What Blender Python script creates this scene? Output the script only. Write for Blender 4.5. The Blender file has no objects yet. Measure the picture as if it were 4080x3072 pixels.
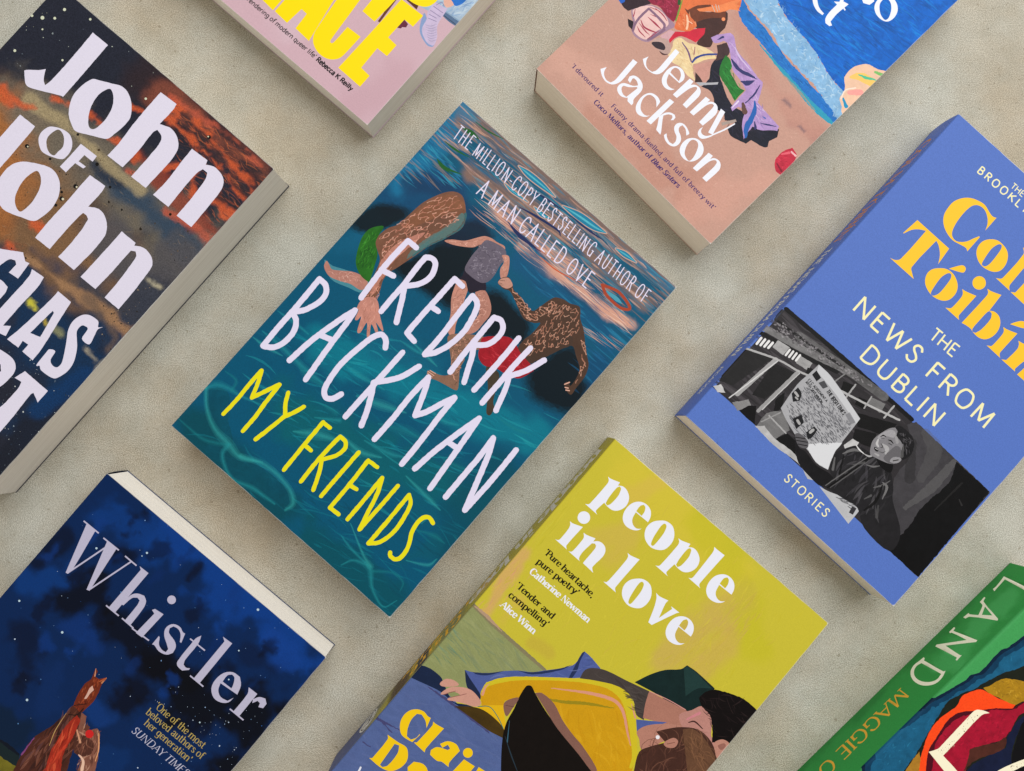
import bpy, math, json, random
import numpy as np
from mathutils import Matrix, Vector
from mathutils.geometry import delaunay_2d_cdt

# ------------------------------------------------------------------ camera, light, exposure
scene = bpy.context.scene
MM = 0.001
CAM_H, CAM_AX, CAM_AY = 408.3966, 0.0405572, -0.0209302
cam_data = bpy.data.cameras.new('camera')
cam_data.sensor_fit = 'HORIZONTAL'
cam_data.sensor_width = 36.0
cam_data.lens = 2833.0 / 4080.0 * 36.0
cam_data.clip_start = 0.01
cam_data.clip_end = 50.0
cam = bpy.data.objects.new('camera', cam_data)
scene.collection.objects.link(cam)
cam.matrix_world = Matrix.Translation((0, 0, CAM_H * MM)) @ Matrix.Rotation(CAM_AX, 4, 'X') @ Matrix.Rotation(CAM_AY, 4, 'Y')
scene.camera = cam

world = bpy.data.worlds.new('World')
scene.world = world
world.use_nodes = True
bg_node = world.node_tree.nodes['Background']
bg_node.inputs['Color'].default_value = (1.0, 0.92, 0.81, 1)
bg_node.inputs['Strength'].default_value = 0.52

def area(name, loc, target, size, energy, color):
    d = bpy.data.lights.new(name, 'AREA')
    d.shape = 'RECTANGLE'; d.size, d.size_y = size
    d.energy = energy; d.color = color
    o = bpy.data.objects.new(name, d)
    scene.collection.objects.link(o)
    o.location = loc
    o.rotation_euler = (Vector(target) - Vector(loc)).to_track_quat('-Z', 'Y').to_euler()
    return o
# a large soft window to the upper right of the table top
area('window_light', (0.75, 1.15, 1.75), (0, 0, 0), (2.2, 1.8), 50.0, (0.95, 0.98, 1.0))

scene.view_settings.view_transform = 'Standard'
scene.view_settings.look = 'None'
scene.view_settings.exposure = 0.0
scene.view_settings.gamma = 1.0
scene.view_settings.use_curve_mapping = False

# ------------------------------------------------------------------ helpers
rng = np.random.default_rng(5)

def lin(c):
    c = np.asarray(c, float)
    return np.where(c <= 0.04045, c / 12.92, ((c + 0.055) / 1.055) ** 2.4)

def hexlin(h):  # h is [r, g, b] in 0..255
    return lin([c / 255 for c in h])

def hash2(ix, iy, s):
    n = (ix.astype(np.int64) * 374761393 + iy.astype(np.int64) * 668265263 + s * 974634777) & 0x7fffffff
    n = ((n ^ (n >> 13)) * 1274126177) & 0x7fffffff
    return ((n ^ (n >> 16)) & 0xffff) / 65535.0

def vnoise(p, f, s=0, octv=3):
    out = 0; amp = 1; tot = 0
    for o in range(octv):
        q = p * f; i = np.floor(q); d = q - i; d = d * d * (3 - 2 * d)
        ix, iy = i[:, 0], i[:, 1]
        a = hash2(ix, iy, s + o); b = hash2(ix + 1, iy, s + o)
        c = hash2(ix, iy + 1, s + o); e = hash2(ix + 1, iy + 1, s + o)
        out = out + amp * ((a * (1 - d[:, 0]) + b * d[:, 0]) * (1 - d[:, 1]) + (c * (1 - d[:, 0]) + e * d[:, 0]) * d[:, 1])
        tot += amp; amp *= 0.5; f = f * 2.03
    return out / tot

def catmull(P, n=4, closed=True):
    P = np.asarray(P, float); m = len(P)
    if m < 3: return P
    out = []
    rngi = range(m) if closed else range(m - 1)
    for i in rngi:
        if closed:
            p0, p1, p2, p3 = P[i - 1], P[i], P[(i + 1) % m], P[(i + 2) % m]
        else:
            p1, p2 = P[i], P[i + 1]
            p0 = P[i - 1] if i > 0 else 2 * p1 - p2
            p3 = P[i + 2] if i + 2 < m else 2 * p2 - p1
        for k in range(n):
            t = k / n
            out.append(0.5 * (2 * p1 + (p2 - p0) * t + (2 * p0 - 5 * p1 + 4 * p2 - p3) * t * t + (3 * p1 - p0 - 3 * p2 + p3) * t ** 3))
    if not closed: out.append(P[-1])
    return np.array(out)

def easy(P, n=3, corner=48):
    """round the gentle turns of an outline, keep its corners"""
    P = np.asarray(P, float); m = len(P)
    if m < 5: return P
    nx = np.roll(P, -1, 0) - P; ln = np.linalg.norm(nx, axis=1) + 1e-9; d = nx / ln[:, None]
    pd = np.roll(d, 1, 0); pl = np.roll(ln, 1)
    turn = np.degrees(np.arccos(np.clip((d * pd).sum(1), -1, 1)))
    tv = d * ln[:, None] + pd * pl[:, None]; tv /= np.linalg.norm(tv, axis=1)[:, None] + 1e-9
    out = []
    for i in range(m):
        j = (i + 1) % m
        t0 = d[i] if turn[i] > corner else tv[i]
        t1 = d[i] if turn[j] > corner else tv[j]
        out.append(P[i])
        if abs((t0 * d[i]).sum()) > .9998 and abs((t1 * d[i]).sum()) > .9998: continue
        for k in range(1, n):
            t = k / n; h = ln[i] * 1.0
            a = 2 * t ** 3 - 3 * t ** 2 + 1; b = t ** 3 - 2 * t ** 2 + t; c = -2 * t ** 3 + 3 * t ** 2; e = t ** 3 - t ** 2
            out.append(a * P[i] + b * h * t0 + c * P[j] + e * h * t1)
    return np.array(out)

def roughen(P, amp, step=1.0, seed=1):
    out = []
    m = len(P)
    for i in range(m):
        a, b = P[i], P[(i + 1) % m]
        k = max(1, int(np.linalg.norm(b - a) / step))
        for j in range(k): out.append(a + (b - a) * j / k)
    out = np.array(out)
    q = np.stack([vnoise(out, 0.9, seed, 2), vnoise(out, 0.9, seed + 50, 2)], 1) - .5
    return out + q * 2 * amp

def ribbon(P, w, cap=1, nc=4):
    """closed outline of a stroke with half widths w"""
    P = np.asarray(P, float)
    t = np.gradient(P, axis=0) if len(P) > 2 else np.repeat((P[1] - P[0])[None], 2, 0)
    t = t / (np.linalg.norm(t, axis=1)[:, None] + 1e-9)
    nrm = np.stack([-t[:, 1], t[:, 0]], 1)
    w = np.asarray(w, float)
    Lf = P + nrm * w[:, None]; R = P - nrm * w[:, None]
    out = list(Lf)
    if cap:
        a0 = math.atan2(nrm[-1, 1], nrm[-1, 0])
        for k in range(1, nc): out.append(P[-1] + w[-1] * np.array([math.cos(a0 - math.pi * k / nc), math.sin(a0 - math.pi * k / nc)]))
    out += list(R[::-1])
    if cap:
        a0 = math.atan2(-nrm[0, 1], -nrm[0, 0])
        for k in range(1, nc): out.append(P[0] + w[0] * np.array([math.cos(a0 - math.pi * k / nc), math.sin(a0 - math.pi * k / nc)]))
    return np.array(out)

# ------------------------------------------------------------------ a small stroke alphabet (cap height 72, x height 50)
# l straight stroke, t hairline stroke, c curved stroke; after | the serifs x,y,left,right
GLYPHS = {
'a': (50, 'c10,40 20,49 32,49 39,40 39,8 44,1 49,3;c39,28 20,25 8,14 14,2 28,2 39,12|'),
'b': (53, 'l10,75 10,0;c10,38 22,49 38,45 45,25 38,5 22,1 10,10|10,75,9,0'),
'c': (46, 'c41,40 28,49 14,45 7,25 14,5 28,1 42,11|'),
'd': (55, 'l43,75 43,0;c43,38 30,49 14,45 8,25 14,5 30,1 43,12|43,75,9,0 43,0,0,9'),
'e': (49, 't8,27 43,27;c43,27 40,43 26,49 12,43 7,25 13,6 28,1 43,11|'),
'f': (32, 'c38,70 30,76 20,73 16,60 16,0;t4,49 32,49|16,0,10,10'),
'g': (53, 'c43,38 30,49 14,44 8,27 14,9 30,6 43,16;c43,50 43,-6 36,-19 22,-21 9,-14|43,49,0,8'),
'h': (56, 'l10,75 10,0;c10,36 22,48 36,48 44,36 44,0|10,75,9,0 10,0,9,9 44,0,9,9'),
'i': (25, 'l12,49 12,0;l12,64 12,71|12,49,9,0 12,0,9,9'),
'k': (53, 'l10,75 10,0;t43,49 12,22;l20,28 46,0|10,75,9,0 10,0,9,9 46,0,7,8'),
'l': (25, 'l12,75 12,0|12,75,9,0 12,0,9,9'),
'm': (86, 'l10,49 10,0;c10,36 20,48 33,48 41,36 41,0;c41,36 52,48 64,48 73,36 73,0|10,49,9,0 10,0,9,9 41,0,9,9 73,0,9,9'),
'n': (56, 'l10,49 10,0;c10,36 22,48 36,48 44,36 44,0|10,49,9,0 10,0,9,9 44,0,9,9'),
'o': (52, 'c26,49 11,42 7,25 11,8 26,1 41,8 45,25 41,42 26,49|'),
'p': (53, 'l10,49 10,-22;c10,38 22,49 38,45 45,25 38,5 22,1 10,10|10,49,9,0 10,-22,9,9'),
'q': (53, 'l43,49 43,-22;c43,38 30,49 14,45 8,25 14,5 30,1 43,12|43,-22,9,9'),
'r': (38, 'l10,49 10,0;c10,34 18,46 28,49 36,44|10,49,9,0 10,0,9,9'),
's': (44, 'c37,39 24,49 12,44 12,34 24,26 37,17 37,7 24,1 8,10|'),
't': (36, 'c16,66 16,12 22,2 34,6;t4,49 33,49|'),
'u': (56, 'c10,49 10,14 18,2 30,2 43,14;l43,49 43,0|10,49,9,0 43,49,9,0 43,0,0,9'),
'v': (50, 'l5,49 25,0;t25,0 45,49|5,49,7,9 45,49,9,7'),
'w': (76, 'l5,49 22,0;t22,0 38,49;l38,49 55,0;t55,0 71,49|5,49,7,9 71,49,9,7'),
'x': (50, 'l6,49 44,0;t44,49 6,0|6,49,6,8 44,0,8,6 44,49,8,6 6,0,6,8'),
'y': (50, 'l6,49 26,2;c46,49 26,2 18,-17 6,-20|6,49,7,9 46,49,9,7'),
'z': (46, 't6,48 40,48;l40,48 6,2;t6,2 42,2|'),
'A': (68, 't4,0 34,72;l34,72 64,0;t15,26 53,26|4,0,8,9 64,0,10,8'),
'B': (60, 'l12,72 12,0;c12,71 34,71 46,63 46,47 34,39 12,39;c12,39 38,39 51,29 51,11 36,1 12,1|12,72,8,0 12,0,8,0'),
'C': (66, 'c60,56 50,69 36,72 18,65 8,36 18,7 36,0 52,4 61,18|'),
'D': (72, 'l12,72 12,0;c12,71 36,71 58,60 64,36 58,12 36,1 12,1|12,72,8,0 12,0,8,0'),
'E': (56, 'l12,72 12,0;t12,71 49,71;t12,38 42,38;t12,1 50,1|'),
'F': (52, 'l12,72 12,0;t12,71 48,71;t12,38 42,38|12,0,9,9'),
'G': (70, 'c60,56 50,69 36,72 18,65 8,36 18,7 36,0 52,4 60,12;l60,0 60,30;t46,31 66,31|'),
'H': (72, 'l12,72 12,0;l60,72 60,0;t12,38 60,38|12,72,9,9 12,0,9,9 60,72,9,9 60,0,9,9'),
'I': (26, 'l13,72 13,0|13,72,9,9 13,0,9,9'),
'J': (44, 'c32,72 32,18 26,2 8,6|32,72,9,9'),
'K': (66, 'l12,72 12,0;t58,72 14,32;l26,42 62,0|12,72,9,9 12,0,9,9 58,72,9,6 62,0,8,8'),
'L': (52, 'l12,72 12,0;t12,1 48,1|12,72,9,9'),
'M': (84, 't12,0 14,72;l14,72 42,8;t42,8 70,72;l70,72 72,0|12,0,9,9 72,0,9,9'),
'N': (74, 't12,0 12,72;l12,72 62,0;t62,0 62,72|12,0,9,9 62,72,9,9'),
'O': (74, 'c37,72 18,66 8,36 18,6 37,0 56,6 66,36 56,66 37,72|'),
'P': (56, 'l12,72 12,0;c12,71 36,71 50,61 50,45 36,34 12,34|12,72,8,0 12,0,9,9'),
'R': (62, 'l12,72 12,0;c12,71 36,71 49,62 49,47 36,37 12,37;l30,37 56,0|12,72,8,0 12,0,9,9 56,0,6,7'),
'S': (54, 'c46,58 36,71 20,70 12,56 20,44 36,34 46,20 38,3 20,1 8,14|'),
'T': (56, 'l28,72 28,0;t4,71 52,71|28,0,9,9'),
'U': (70, 'c12,72 12,22 20,4 35,0 50,4 58,22 58,72|12,72,9,9 58,72,9,9'),
'V': (64, 'l4,72 32,0;t32,0 60,72|4,72,7,9 60,72,9,7'),
'W': (94, 'l4,72 25,0;t25,0 47,72;l47,72 69,0;t69,0 90,72|4,72,7,9 90,72,9,7'),
'Y': (62, 'l4,72 31,34;t58,72 31,34;l31,34 31,0|31,0,9,9 4,72,7,9 58,72,9,7'),
',': (20, 'c11,5 13,-2 8,-12|'), '.': (20, 'l10,2 10,6|'), '-': (34, 'l6,24 28,24|'),
'‘': (18, 'c12,72 7,64 10,56|'), '’': (18, 'c8,72 13,64 8,54|'), ' ': (26, '|'), '&': (64, 'c56,0 16,54 26,70 38,60 10,26 14,4 34,0 54,26|'),
}
for ac, base in (('Ó', 'O'), ('Í', 'I')):
    a, s = GLYPHS[base]
    GLYPHS[ac] = (a, s.replace('|', ';t%d,80 %d,94|' % (a / 2 - 3, a / 2 + 8), 1))

def text_shapes(col, txt, p0, p1, h, w, ct, serif, slant, hand, seed=0):
    p0 = np.asarray(p0, float); p1 = np.asarray(p1, float)
    Ld = np.linalg.norm(p1 - p0); u = (p1 - p0) / Ld; v = np.array([-u[1], u[0]])
    sy = h / 72.0
    adv = [GLYPHS[c][0] for c in txt]
    A = sum(adv); sx = Ld / A; gap = 0.0
    if sx > sy * 1.06:
        sx = sy * 1.06; gap = (Ld - A * sx) / max(1, len(txt) - 1)
    r = random.Random(seed)
    x = 0.0; out = []; W = w * h
    for c, a in zip(txt, adv):
        strokes, sers = GLYPHS[c][1].split('|')
        jx = jy = 0; js = 1
        if hand: jy = r.uniform(-.03, .03) * h; js = r.uniform(.95, 1.06)
        def tr(q):
            q = np.asarray(q, float)
            X = ((q[:, 0] if not hand else a / 2 + (q[:, 0] - a / 2) * .74) + slant * q[:, 1] * sy / sx) * sx + x; Y = q[:, 1] * sy * js + jy
            return p0 + X[:, None] * u + Y[:, None] * v
        for st in filter(None, strokes.split(';')):
            q = [tuple(map(float, k.split(','))) for k in st[1:].split()]
            q = np.array(q)
            closed = len(q) > 4 and np.allclose(q[0], q[-1])
            if st[0] == 'c':
                if closed:
                    q = catmull(q[:-1], 3, True); q = np.vstack([q, q[:1]])
                else: q = catmull(q, 3, False)
            d = np.gradient(q, axis=0) if len(q) > 2 else np.repeat((q[1] - q[0])[None], 2, 0)
            if closed: d[0] = d[-1] = q[1] - q[-2]
            d /= np.linalg.norm(d, axis=1)[:, None] + 1e-9
            ww = W * (ct + (1 - ct) * np.abs(d[:, 1]) ** 1.3)
            if st[0] == 't': ww[:] = W * ct
            if hand: ww = ww * 1.0
            if closed and True:
                P = tr(q[:-1]); n = len(P)
                t = np.roll(P, -1, 0) - np.roll(P, 1, 0); t /= np.linalg.norm(t, axis=1)[:, None]
                nn = np.stack([-t[:, 1], t[:, 0]], 1); hw = ww[:-1, None] / 2
                out.append(([P + nn * hw, P - nn * hw], col, 0, 0, 1))
            else:
                out.append(([ribbon(tr(q), ww / 2, 1 if hand else 0, 3)], col, 0, 1, 1))
        if serif:
            hs = max(W * ct * .8, .035 * h) / sy
            for sq in sers.split():
                X, Y, l, rr = map(float, sq.split(','))
                lw = W / 2 / sx
                l = l * .55 + lw if l else lw; rr = rr * .55 + lw if rr else lw
                s = hs if Y < 1 else -hs
                out.append(([tr(np.array([(X - l, Y), (X + rr, Y), (X + rr, Y + s), (X - l, Y + s)]))], col, 0, 0, 1))
        x += a * sx + gap
    return out

def in_poly(poly, pts):
    x, y = pts[:, 0][:, None], pts[:, 1][:, None]
    a = poly; b = np.roll(poly, -1, 0)
    cond = (a[None, :, 1] > y) != (b[None, :, 1] > y)
    xi = a[None, :, 0] + (y - a[None, :, 1]) * (b[None, :, 0] - a[None, :, 0]) / (b[None, :, 1] - a[None, :, 1] + 1e-12)
    up = np.where(b[:, 1] > a[:, 1], 1, -1)[None]
    hit = cond & (x < xi)
    return (hit * up).sum(1), hit.sum(1)

K = 20.0
def pts(flat): return np.array(flat, float).reshape(-1, 2) / K

def expand(items):
    shapes, soft = [], []
    for n, it in enumerate(items):
        k = it[0]
        if k == 'b': soft.append(it)
        elif k == 'p':
            cs = []
            for c in it[2]:
                q = pts(c)
                q = catmull(q, 4) if it[3] else easy(q)
                if it[4]: q = roughen(q, it[4], 0.9, n)
                cs.append(q)
            shapes.append((cs, hexlin(it[1]), it[5], 0, it[6] if len(it) > 6 else 1))
        elif k == 's':
            q = pts(it[2]); w = it[3]
            m = len(q)
            ws = np.interp(np.linspace(0, 1, m), np.linspace(0, 1, len(w)), w) if len(w) > 1 else np.full(m, w[0])
            q3 = np.column_stack([q, ws])
            if it[4] and m > 2: q3 = catmull(q3, 5, False)
            else:
                q3 = np.vstack([q3[i] + (q3[i + 1] - q3[i]) * t for i in range(m - 1) for t in (0, .33, .66)] + [q3[-1]])
            o = ribbon(q3[:, :2], np.maximum(q3[:, 2], .05) / 2, it[7])
            if it[6]: o = roughen(o, it[6], 0.7, n)
            shapes.append(([o], hexlin(it[1]), it[5], 1, it[8] if len(it) > 8 else 1))
        elif k == 'f':
            poly = pts(it[1]); r = random.Random(it[8])
            lo, hi = poly.min(0), poly.max(0)
            cand = np.array([[r.uniform(lo[0], hi[0]), r.uniform(lo[1], hi[1])] for _ in range(it[2] * 6)])
            ok = cand[in_poly(poly, cand)[1] % 2 == 1][:it[2]]
            for c in ok:
                L = r.uniform(*it[4]); w = r.uniform(*it[5]); a = it[6] + r.gauss(0, it[7])
                d = np.array([math.cos(a), math.sin(a)]); nn = np.array([-d[1], d[0]])
                bend = r.uniform(-1, 1) * it[9] * L
                P = [c + d * L * (t - .5) + nn * bend * (1 - (2 * t - 1) ** 2) for t in (0, .25, .5, .75, 1)]
                ww = np.array([.12, .8, 1, .7, .1]) * w / 2
                shapes.append(([ribbon(P, ww, 0)], hexlin(r.choice(it[3])), .06, 1, it[10]))
        elif k == 'n':
            poly = pts(it[1]); r = random.Random(it[6])
            lo, hi = poly.min(0), poly.max(0)
            cand = np.array([[r.uniform(lo[0], hi[0]), r.uniform(lo[1], hi[1])] for _ in range(it[2] * 8)])
            cand = cand[in_poly(poly, cand)[1] % 2 == 1]
            ca, sa = math.cos(it[5]), math.sin(it[5])
            fr = np.stack([(cand @ [ca, sa]) / it[7], cand @ [-sa, ca]], 1)     # stretched along the flow
            keep = []
            area_ = (fr.max(0) - fr.min(0)).prod() * .6; rad = .62 * math.sqrt(area_ / it[2])
            for i in range(len(fr)):
                if all(np.hypot(*(fr[i] - fr[j])) > rad for j in keep): keep.append(i)
                if len(keep) >= it[2]: break
            C, Fq = cand[keep], fr[keep]; done = set()
            for i in range(len(C)):
                dd = np.hypot(*(Fq - Fq[i]).T); o = np.argsort(dd)[1:4]
                for j in o[:r.choice((2, 3))]:
                    if (j, i) in done or dd[j] > rad * 2.6: continue
                    done.add((i, j))
                    a_, b_ = C[i], C[j]; nn = np.array([-(b_ - a_)[1], (b_ - a_)[0]])
                    mid = (a_ + b_) / 2 + nn * r.uniform(-.18, .18)
                    w = r.uniform(*it[4]) / 2
                    P = catmull([a_, mid, b_], 3, False)
                    shapes.append(([ribbon(P, np.interp(np.linspace(0, 1, len(P)), [0, .5, 1], [w, w * .55, w]), 0)], hexlin(r.choice(it[3])), 0, 1, it[8]))
        elif k == 'd':
            poly = pts(it[1]); r = random.Random(it[5])
            lo, hi = poly.min(0), poly.max(0)
            cand = np.array([[r.uniform(lo[0], hi[0]), r.uniform(lo[1], hi[1])] for _ in range(it[2] * 6)])
            ok = cand[in_poly(poly, cand)[1] % 2 == 1][:it[2]]
            for c in ok:
                R = r.uniform(*it[4]) * (.6 + r.random() ** 3)
                a0 = r.random() * 6
                o = np.array([c + R * r.uniform(.6, 1.2) * np.array([math.cos(a0 + j * math.tau / 6), math.sin(a0 + j * math.tau / 6)]) for j in range(6)])
                shapes.append(([o], hexlin(r.choice(it[3])), 0, 0, 1))
        elif k == 't':
            p = pts(it[3])
            shapes += text_shapes(hexlin(it[1]), it[2], p[0], p[1], *it[4:], seed=n)
    return shapes, soft

def paint_soft(P, soft, seed):
    col = np.zeros((len(P), 3))
    for n, it in enumerate(soft):
        c = hexlin(it[1]); q = pts(it[2]); w, a, nz, f = it[3:7]
        if w > 100:
            col[:] = c; continue
        if len(q) == 1: d = np.linalg.norm(P - q[0], axis=1)
        else:
            d = np.full(len(P), 1e9)
            for s0, s1 in zip(q[:-1], q[1:]):
                e = s1 - s0; t = np.clip(((P - s0) @ e) / (e @ e + 1e-9), 0, 1)
                d = np.minimum(d, np.linalg.norm(P - s0 - t[:, None] * e, axis=1))
        d = d + nz * w * 1.3 * (vnoise(P, f, seed + n * 7, 4) - .5) * 2
        t = np.clip((d / w - .35) / .9, 0, 1)
        al = a * (1 - t * t * (3 - 2 * t))
        col = col * (1 - al[:, None]) + c * al[:, None]
    return col

def print_mesh(name, items, Wd, Hd, place, albedo, grid=1.5, seed=0, worn=False):
    """a flat printed sheet: every printed shape is a patch of one planar mesh, coloured per corner"""
    shapes, soft = expand(items)
    if worn:     # the paper shows along the cut edges of a handled cover
        r0 = random.Random(seed + 77); pale = np.array([.72, .70, .66])
        for (x0, y0), (x1, y1), wd in (((Wd, 0), (Wd, Hd), .34), ((0, 0), (Wd, 0), .26), ((0, Hd), (Wd, Hd), .30)):
            n = 40
            q = [np.array([x0 + (x1 - x0) * i / n, y0 + (y1 - y0) * i / n]) for i in range(n + 1)]
            shapes.append(([ribbon(q, [wd * r0.uniform(.3, 1.15) for _ in q], 0)], pale, 0, 1, .42))
        for cx, cy in ((Wd, 0), (Wd, Hd)):
            shapes.append(([np.array([(cx + .9 * r0.uniform(.5, 1.1) * math.cos(k), cy + .9 * r0.uniform(.5, 1.1) * math.sin(k)) for k in np.linspace(0, 6, 9)])], pale, 0, 0, .7))
    V = []; E = []
    def add_loop(q):
        b = len(V); V.extend(map(tuple, q)); m = len(q)
        E.extend((b + i, b + (i + 1) % m) for i in range(m))
    add_loop(np.array([(0, 0), (Wd, 0), (Wd, Hd), (0, Hd)], float))
    r = random.Random(seed)
    for cs, *_ in shapes:
        for q in cs:
            q = np.round(q, 3)
            keep = np.linalg.norm(q - np.roll(q, 1, 0), axis=1) > 2e-3
            q = q[keep]
            if len(q) > 2: add_loop(q)
    us = [0.0, .15, .35, .6, .9, 1.3]
    for x in us[1:]:
        b = len(V); V.append((x, .02)); V.append((x, Hd - .02)); E.append((b, b + 1))
        for y in np.arange(.8, Hd, 2.0): V.append((x, y))
    for x in np.arange(2.2, Wd - .3, grid):
        for y in np.arange(.6, Hd - .3, grid):
            V.append((x + r.uniform(-.3, .3) * grid, y + r.uniform(-.3, .3) * grid))
    ov, oe, of, _, _, _ = delaunay_2d_cdt([Vector(v) for v in V], E, [], 0, 1e-4, False)
    P = np.array([(v.x, v.y) for v in ov]); T = np.array(of, int)
    cen = P[T].mean(1)
    ok = (cen[:, 0] > 0) & (cen[:, 0] < Wd) & (cen[:, 1] > 0) & (cen[:, 1] < Hd)
    e1 = P[T[:, 1]] - P[T[:, 0]]; e2 = P[T[:, 2]] - P[T[:, 0]]
    ok &= np.abs(e1[:, 0] * e2[:, 1] - e1[:, 1] * e2[:, 0]) > 1e-7
    T = T[ok]; cen = cen[ok]
    used = np.unique(T); remap = np.full(len(P), -1); remap[used] = np.arange(len(used)); P = P[used]; T = remap[T]
    nz = vnoise(P, .35, seed + 3, 3) - .5; nz2 = vnoise(P * np.array([1, .5]), 1.1, seed + 9, 2) - .5
    cols = paint_soft(P, soft, seed)[T]
    order = np.argsort(cen[:, 0]); sx = cen[order, 0]
    for cs, c, v, wind, al in shapes:
        allp = np.vstack(cs); lo, hi = allp.min(0), allp.max(0)
        a, b = np.searchsorted(sx, [lo[0], hi[0]])
        idx = order[a:b]
        idx = idx[(cen[idx, 1] > lo[1]) & (cen[idx, 1] < hi[1])]
        if not len(idx): continue
        wn = 0; eo = 0
        for q in cs:
            k1, k2 = in_poly(q, cen[idx]); wn = wn + k1; eo = eo + k2
        idx = idx[(wn != 0) if wind else (eo % 2 == 1)]
        if v: ink = c * np.clip(1 + v * 2.2 * (nz[T[idx]] + .6 * nz2[T[idx]]), .2, 2)[:, :, None]
        else: ink = c
        cols[idx] = cols[idx] * (1 - al) + ink * al
    lum = cols @ np.array([.2126, .7152, .0722])
    cols = lum[..., None] + (cols - lum[..., None]) * 1.0
    cols = .8 * (np.clip(cols, 0, 2) / .8) ** 1.07
    cols = np.clip(cols * albedo, .0015, .88)
    X = place(P)
    me = bpy.data.meshes.new(name)
    me.vertices.add(len(X)); me.vertices.foreach_set('co', (X * MM).astype(np.float32).ravel())
    me.loops.add(T.size); me.loops.foreach_set('vertex_index', T.astype(np.int32).ravel())
    me.polygons.add(len(T)); me.polygons.foreach_set('loop_start', np.arange(0, T.size, 3, dtype=np.int32))
    at = me.color_attributes.new('print', 'FLOAT_COLOR', 'CORNER')
    at.data.foreach_set('color', np.concatenate([cols.reshape(-1, 3), np.ones((T.size, 1))], 1).astype(np.float32).ravel())
    me.update(calc_edges=True); me.validate()
    return me

# ------------------------------------------------------------------ materials
def new_mat(name):
    m = bpy.data.materials.new(name); m.use_nodes = True
    nt = m.node_tree; return m, nt.nodes, nt.links, nt.nodes['Principled BSDF']

def print_material(name, rough=.42, relief=0.0, grain=.10, coat=0.0):
    m, N, L, B = new_mat(name)
    a = N.new('ShaderNodeAttribute'); a.attribute_name = 'print'
    tc = N.new('ShaderNodeTexCoord')
    n = N.new('ShaderNodeTexNoise'); n.inputs['Scale'].default_value = 1500; n.inputs['Detail'].default_value = 2
    L.new(tc.outputs['Object'], n.inputs['Vector'])
    mr = N.new('ShaderNodeMapRange'); mr.inputs[1].default_value = .25; mr.inputs[2].default_value = .75
    mr.inputs[3].default_value = 1 - grain; mr.inputs[4].default_value = 1 + grain
    L.new(n.outputs['Fac'], mr.inputs[0])
    mx = N.new('ShaderNodeMix'); mx.data_type = 'RGBA'; mx.blend_type = 'MULTIPLY'; mx.inputs[0].default_value = 1
    bw = N.new('ShaderNodeRGBToBW'); L.new(a.outputs['Color'], bw.inputs[0])
    gm_ = N.new('ShaderNodeMapRange'); gm_.inputs[1].default_value = .25; gm_.inputs[2].default_value = .6; gm_.inputs[3].default_value = 1; gm_.inputs[4].default_value = .12
    L.new(bw.outputs[0], gm_.inputs[0]); L.new(gm_.outputs[0], mx.inputs[0])
    L.new(a.outputs['Color'], mx.inputs[6]); L.new(mr.outputs[0], mx.inputs[7]); L.new(mx.outputs[2], B.inputs['Base Color'])
    B.inputs['Roughness'].default_value = rough
    B.inputs['Specular IOR Level'].default_value = .10
    n2 = N.new('ShaderNodeTexNoise'); n2.inputs['Scale'].default_value = 700 if relief else 350; n2.inputs['Detail'].default_value = 4
    L.new(tc.outputs['Object'], n2.inputs['Vector'])
    bp = N.new('ShaderNodeBump'); bp.inputs['Strength'].default_value = relief if relief else .05; bp.inputs['Distance'].default_value = .0006 if relief else .0002
    L.new(n2.outputs['Fac'], bp.inputs['Height']); L.new(bp.outputs['Normal'], B.inputs['Normal'])
    return m

def paper_material(name, col, col2):
    """the cut edges of a stack of pages: fine layered lines"""
    m, N, L, B = new_mat(name)
    tc = N.new('ShaderNodeTexCoord')
    mp = N.new('ShaderNodeMapping'); mp.inputs['Scale'].default_value = (30, 30, 5200)
    L.new(tc.outputs['Object'], mp.inputs['Vector'])
    n = N.new('ShaderNodeTexNoise'); n.inputs['Scale'].default_value = 1; n.inputs['Detail'].default_value = 3
    L.new(mp.outputs[0], n.inputs['Vector'])
    cr = N.new('ShaderNodeValToRGB')
    cr.color_ramp.elements[0].position = .34; cr.color_ramp.elements[0].color = (*col2, 1)
    cr.color_ramp.elements[1].position = .56; cr.color_ramp.elements[1].color = (*col, 1)
    mp2 = N.new('ShaderNodeMapping'); mp2.inputs['Scale'].default_value = (9, 9, 1150)
    L.new(tc.outputs['Object'], mp2.inputs['Vector'])
    n2 = N.new('ShaderNodeTexNoise'); n2.inputs['Scale'].default_value = 1; n2.inputs['Detail'].default_value = 2
    L.new(mp2.outputs[0], n2.inputs['Vector'])
    av = N.new('ShaderNodeMix'); av.data_type = 'FLOAT'; av.inputs[0].default_value = .32
    L.new(n.outputs['Fac'], av.inputs[2]); L.new(n2.outputs['Fac'], av.inputs[3])
    L.new(av.outputs[0], cr.inputs[0]); L.new(cr.outputs[0], B.inputs['Base Color'])
    bp = N.new('ShaderNodeBump'); bp.inputs['Strength'].default_value = .25; bp.inputs['Distance'].default_value = .0002
    L.new(n.outputs['Fac'], bp.inputs['Height']); L.new(bp.outputs['Normal'], B.inputs['Normal'])
    B.inputs['Roughness'].default_value = .8; B.inputs['Specular IOR Level'].default_value = .2
    return m

def card_material(name, col):
    m, N, L, B = new_mat(name)
    n = N.new('ShaderNodeTexNoise'); n.inputs['Scale'].default_value = 900
    mx = N.new('ShaderNodeMix'); mx.data_type = 'RGBA'; mx.inputs[6].default_value = (*[c * .92 for c in col], 1); mx.inputs[7].default_value = (*col, 1)
    L.new(n.outputs['Fac'], mx.inputs[0]); L.new(mx.outputs[2], B.inputs['Base Color'])
    B.inputs['Roughness'].default_value = .55
    return m

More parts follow.
